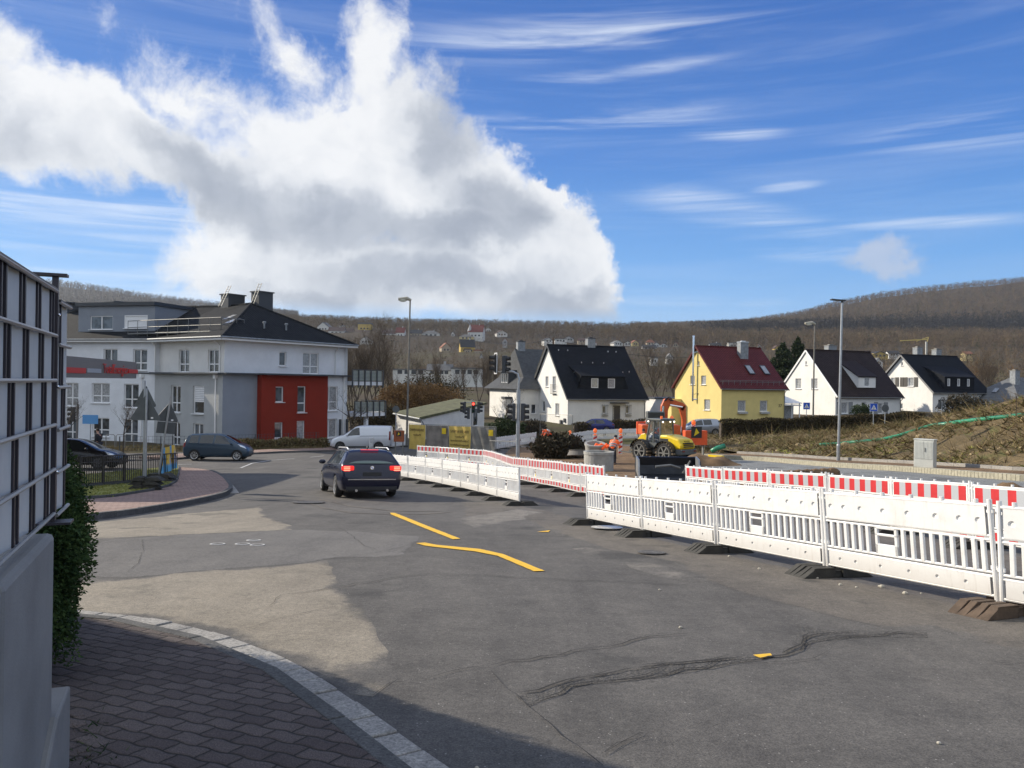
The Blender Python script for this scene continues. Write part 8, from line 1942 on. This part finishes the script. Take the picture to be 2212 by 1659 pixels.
# ---------------------------------------------------------------- village on the far slope
def hill_hit(u, v):
    r = ray(u, v); o = Vector((0,0,EYE)); t = 170
    while t < 1500:
        p = o+r*t
        if p.z < H(p.x, p.y): break
        t += 3
    return o+r*t
FW = [mat('far_'+n, c, .9) for n, c in (('white_wall',(.62,.61,.58)),('pale_yellow_wall',(.55,.45,.22)),('yellow_wall',(.50,.36,.10)),('beige_wall',(.42,.35,.26)),('grey_wall',(.36,.36,.36)))]
FR = [mat('far_'+n, c, .8, noise=.2, nscale=.5) for n, c in (('red_roof',(.15,.035,.028)),('brown_roof',(.075,.045,.038)),('dark_roof',(.03,.032,.038)),('grey_roof',(.13,.13,.13)),('orange_roof',(.22,.085,.045)))]
WIN = mat('far_window', (.05,.055,.06), .2)
def far_house(label, u0, u1, vt, vb, w_, r_, mode='e', yaw=0, nw=2, D=None):
    um = (u0+u1)/2
    if D is None: p = hill_hit(um, vb); D = p.y
    else: p = at(um, vb, D)
    w = (u1-u0)/FPX*D; h = (vb-vt)/FPX*D; wh = h*(.52 if mode != 'f' else .85); d = max(6, w*.7); t = thing('far_house', label, 'house', p, R_(yaw), 'far village houses'); KEEP.append((p.x, p.y, w*.75+2)); SEEN.append(((p.x-w*.5)/p.y, (p.x+w*.5)/p.y, p.y)); hw = w/2
    b = MB()
    if mode == 'g':
        b.prism([(-hw,0,-3),(hw,0,-3),(hw,0,wh),(0,0,h*.97),(-hw,0,wh)], (0,d,0))
    else: b.bx((-hw,0,-3),(hw,d,wh)); 
    if mode == 'e': [b.prism([(x,0,wh),(x,d,wh),(x,d/2,h*.96)], (.05,0,0)) for x in (-hw,hw-.05)]
    b.build('wall', w_, t, uv=False)
    r = MB(); o = .4
    if mode == 'g':
        for s in (-1,1): slab(r, [(s*(hw+o),-o,wh-o*.5),(s*(hw+o),d+o,wh-o*.5),(0,d+o,h),(0,-o,h)], .25)
    elif mode == 'e':
        slab(r, [(-hw-o,-o,wh-o*.4),(hw+o,-o,wh-o*.4),(hw+o,d/2,h),(-hw-o,d/2,h)], .25); slab(r, [(-hw-o,d+o,wh-o*.4),(hw+o,d+o,wh-o*.4),(hw+o,d/2,h),(-hw-o,d/2,h)], .25)
    elif mode == 'h':
        e = [(-hw-o,-o,wh),(hw+o,-o,wh),(hw+o,d+o,wh),(-hw-o,d+o,wh)]; a, c = (-hw*.3,d/2,h), (hw*.3,d/2,h)
        for q in ((e[0],e[1],c,a),(e[1],e[2],c),(e[2],e[3],a,c),(e[3],e[0],a)): r.poly(q)
    else: r.bx((-hw-.3,-.3,wh),(hw+.3,d+.3,h))
    rf = r.build('roof', r_, t, uv=False)
    if mode in 'eh' and w > 7: s = MB(); s.bx((hw*.3,d*.45,h-1),(hw*.3+.7,d*.45+.7,h+.9)); s.build('chimney', FW[4], rf, uv=False)
    for k in range(nw):
        x = -hw+w*(k+1)/(nw+1); s = MB(); z = wh*.5; s.bx((x-w*.05-.2,-.06,z-.3),(x+w*.05+.2,.02,z+1.0)); s.build('window', WIN, t, uv=False)
    return t
k6 = lambda x, y: ((1250+x*.3617)/1.8228, (1250+y*.3617)/1.8228); k4 = lambda x, y: ((1800+x*.4069)/1.8228, (1250+y*.4069)/1.8228); k5 = lambda x, y: ((2500+x*.4069)/1.8228, (1250+y*.4069)/1.8228); k7 = lambda x, y: ((3100+x*.4821)/1.8228, (1050+y*.4821)/1.8228)
W0, W1, W2, W3, W4 = FW; R0, R1, R2, R3, R4 = FR
for kf, x0, x1, y0, y1, w_, r_, mode, yaw, lab in (
 (k6,-10,125,50,155,W0,R3,'g',-15,'far white gabled house directly above the hipped roof of the flats'),(k6,120,290,100,195,W0,R1,'e',5,'long low far white house with red brown roof right of the first gable'),(k6,245,305,80,115,W0,R2,'g',0,'tiny far white gable peeping over the long low house'),
 (k6,300,385,115,190,W3,R1,'e',0,'small brownish far house left of the yellow block'),(k6,440,580,55,175,W2,R3,'f',0,'far yellow block with a grey middle on the slope'),(k6,415,545,145,200,W0,R1,'e',0,'low far white house below the yellow block'),(k6,695,862,130,222,W0,R1,'e',8,'far white house with red brown roof left of the lamp post'),
 (k6,850,945,105,228,W0,R0,'e',-8,'taller far white house with red roof touching the lamp post'),(k6,1010,1130,130,218,W3,R2,'e',0,'far beige house with dark roof just right of the lamp post'),(k6,1140,1330,140,213,W0,R3,'h',6,'wide far white house with grey hip roof right of the lamp post'),(k6,1455,1490,150,212,W0,R2,'g',0,'narrow far white gable left of the villa with spires'),
 (k6,1640,1800,75,245,W0,R0,'e',-12,'prominent far white house with steep red roof and spire'),(k6,1545,1700,180,245,W1,R3,'h',0,'pale yellow far house in front of the red spired house'),(k6,1558,1715,235,412,W2,R2,'e',14,'yellow far house with dark blue black roof'),(k6,1700,1790,350,432,W3,R4,'f',0,'beige far house right below the dark roofed yellow one'),
 (k6,1765,1797,390,495,W0,R3,'g',0,'slim far white gable right of the beige house'),(k6,1825,1890,105,165,W0,R3,'g',10,'far pale gable half hidden by a fir near the spired house'),(k6,1950,2070,135,208,W0,R1,'g',18,'far white gabled house on the slope above the villa roof'),(k6,460,590,200,295,W0,R1,'g',0,'far half timbered looking gable below the low white house'),
 (k6,775,862,225,270,W3,R4,'g',0,'small far gable half hidden by trees left of the lamp post'),(k6,1350,1455,275,385,W3,R4,'g',20,'far house with pale orange roof amid the trees'),(k6,2015,2067,220,295,W4,R4,'g',0,'far pale house with arched front above the villa'),
 (k4,838,935,195,245,W0,R2,'g',20,'far white gable left of the overhead line pole'),(k4,945,1060,205,245,W0,R3,'f',0,'far white flat block right of the overhead line pole'),(k4,1030,1130,180,230,W4,R2,'g',0,'far dark gabled house above the black roof ridge'),(k4,1170,1250,200,245,W3,R1,'e',0,'far beige house above the middle of the black roof'),
 (k4,1280,1350,228,268,W0,R0,'h',0,'small far red roofed house left of the slate chimney'),(k4,1510,1612,222,272,W0,R3,'g',25,'far white gable just right of the slate chimney'),(k4,1612,1690,228,272,W0,R2,'g',-10,'far white gable with dark roof, second right of the slate chimney'),(k4,1690,1760,218,275,W1,R4,'g',10,'far cream gable with orange roof beyond the black roof end'),
 (k4,1835,1912,212,275,W3,R4,'h',0,'far brown roofed house with dormer on the slope'),(k4,1900,1962,240,292,W0,R2,'g',0,'far small white gable, left of a pair'),(k4,1962,2035,248,292,W0,R1,'g',0,'far small white gable, right of a pair'),(k4,2088,2140,238,284,W3,R4,'g',-20,'far cream gable left of the yellow house roof'),
 (k4,1795,1930,262,315,W4,R2,'e',0,'far grey house with dark roof below the brown roofed one'),(k4,1872,1940,385,455,W0,R3,'f',0,'far white house half hidden among bare trees'),(k4,2030,2090,345,440,W0,R3,'g',0,'far white house high among bare trees left of the yellow house'),(k4,70,130,300,370,W3,R1,'f',0,'far beige house at the top left of the villa'),
 (k5,728,830,245,292,W0,R2,'e',0,'far white house above the dark red roof ridge'),(k5,908,1000,240,300,W0,R3,'f',0,'far white block behind the yellow house chimney'),(k5,1190,1222,258,302,W0,R1,'g',0,'tiny far white gable right of the yellow house chimney'),(k5,1350,1402,270,330,W2,R1,'g',0,'tiny far yellow gable left of the conifers'),
 (k7,690,830,690,745,W2,R2,'g',10,'far yellowish gable between the brown and the slate roofs'),(k7,830,915,685,735,W0,R2,'e',0,'far white house with dark roof left of the slate chimney pair'),(k7,715,780,742,815,W0,R3,'g',0,'far white gable low between the two right white houses'),(k7,1455,1515,690,735,W1,R4,'e',0,'far cream house behind the reddish brown trees')):
    a, b = kf(x0,y0), kf(x1,y1); far_house(lab, a[0], b[0], a[1], b[1], w_, r_, mode, yaw, nw=2 if b[0]-a[0] < 22 else 3)
# spire of the red roofed house, white halls in the valley
for lab, x0, x1, y0, y1, D in (('long white hall in the valley behind the thicket',820,1200,560,640,255),('white hall with blue grey roof in the valley right of the lamp post',1195,1455,505,640,240),('long white hall at the right end of the valley row',1455,1790,545,650,235)):
    a, b = k6(x0,y0), k6(x1,y1); far_house(lab, a[0], b[0], a[1], b[1], W0, R3, 'e' if 'blue' in lab else 'f', 0, 4, D)
a = k6(1650,75); p = hill_hit(k6(1655,240)[0], k6(1655,240)[1]); A_ = lambda x, y: at(*k6(x,y), p.y)-p
t = thing('tower', 'small pointed stair tower on the far red roofed house', 'tower', p, 0); s = MB(); q = A_(1660,150); s.bx((q.x-1.8,-1,-2),(q.x+1.8,2,q.z)); s.build('wall', W0, t, uv=False); s = MB(); q2 = A_(1660,72); s.lathe([(2.4,q.z),(.05,q2.z)], 6, (q.x,.5,0)); s.build('roof', W4, t, uv=False)
# woods
vill = lambda u, d, x, y: (.95 if d > 260 else .6)*(1 if not (900 < u < 1000 and d < 270) else .1)*(1 if u > 1000 or d > 300 else .6)
forest('village_trees', 560, 2320, 190, 650, 7.0, 4, 9, 46, .14, M['wood_far'], vill, .05)
forest('ridge_wood', 540, 1480, 660, 900, 6.0, 8, 12.5, 60, .24, M['wood_far'], lambda u, d, x, y: 1 if d > 700 else .75, .02)
forest('lower_wood', 1300, 2420, 600, 830, 6.5, 10, 15, 56, .24, M['wood_far'], lambda u, d, x, y: sstep(1280, 1500, u)*.9+.1, .03)
forest('shade_dark_wood', 1480, 2480, 870, 1080, 8.0, 12, 18, 44, .5, M['wood_shade'], lambda u, d, x, y: sstep(1480, 1600, u), .25)  # band of trees coloured dark to paint the slope's shaded face
forest('hill_wood', 1360, 2480, 1040, 1560, 8.8, 11, 16, 44, .38, M['wood_far'], None, .04)
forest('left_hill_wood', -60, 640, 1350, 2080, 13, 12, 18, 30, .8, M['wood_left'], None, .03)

# ---------------------------------------------------------------- air
def air():
    zs = [ (o.matrix_world @ Vector(c)).z for o in scene.objects if o.type == 'MESH' for c in o.bound_box]
    m = bpy.data.materials.new('thin_haze'); m.use_nodes = True; t = NT(m.node_tree); out = t.n('ShaderNodeOutputMaterial'); v = t.n('ShaderNodeVolumePrincipled'); v.inputs['Color'].default_value = (.80,.87,.96,1); v.inputs['Density'].default_value = .00009; v.inputs['Anisotropy'].default_value = .3; t.l(v.outputs[0], out.inputs['Volume'])
    b = MB(); b.bx((-7700,-7700,min(zs)-1),(7700,7700,max(zs)+15)); o = b.build('haze', m, uv=False); tag(o, kind='stuff')
bpy.context.view_layer.update(); air()
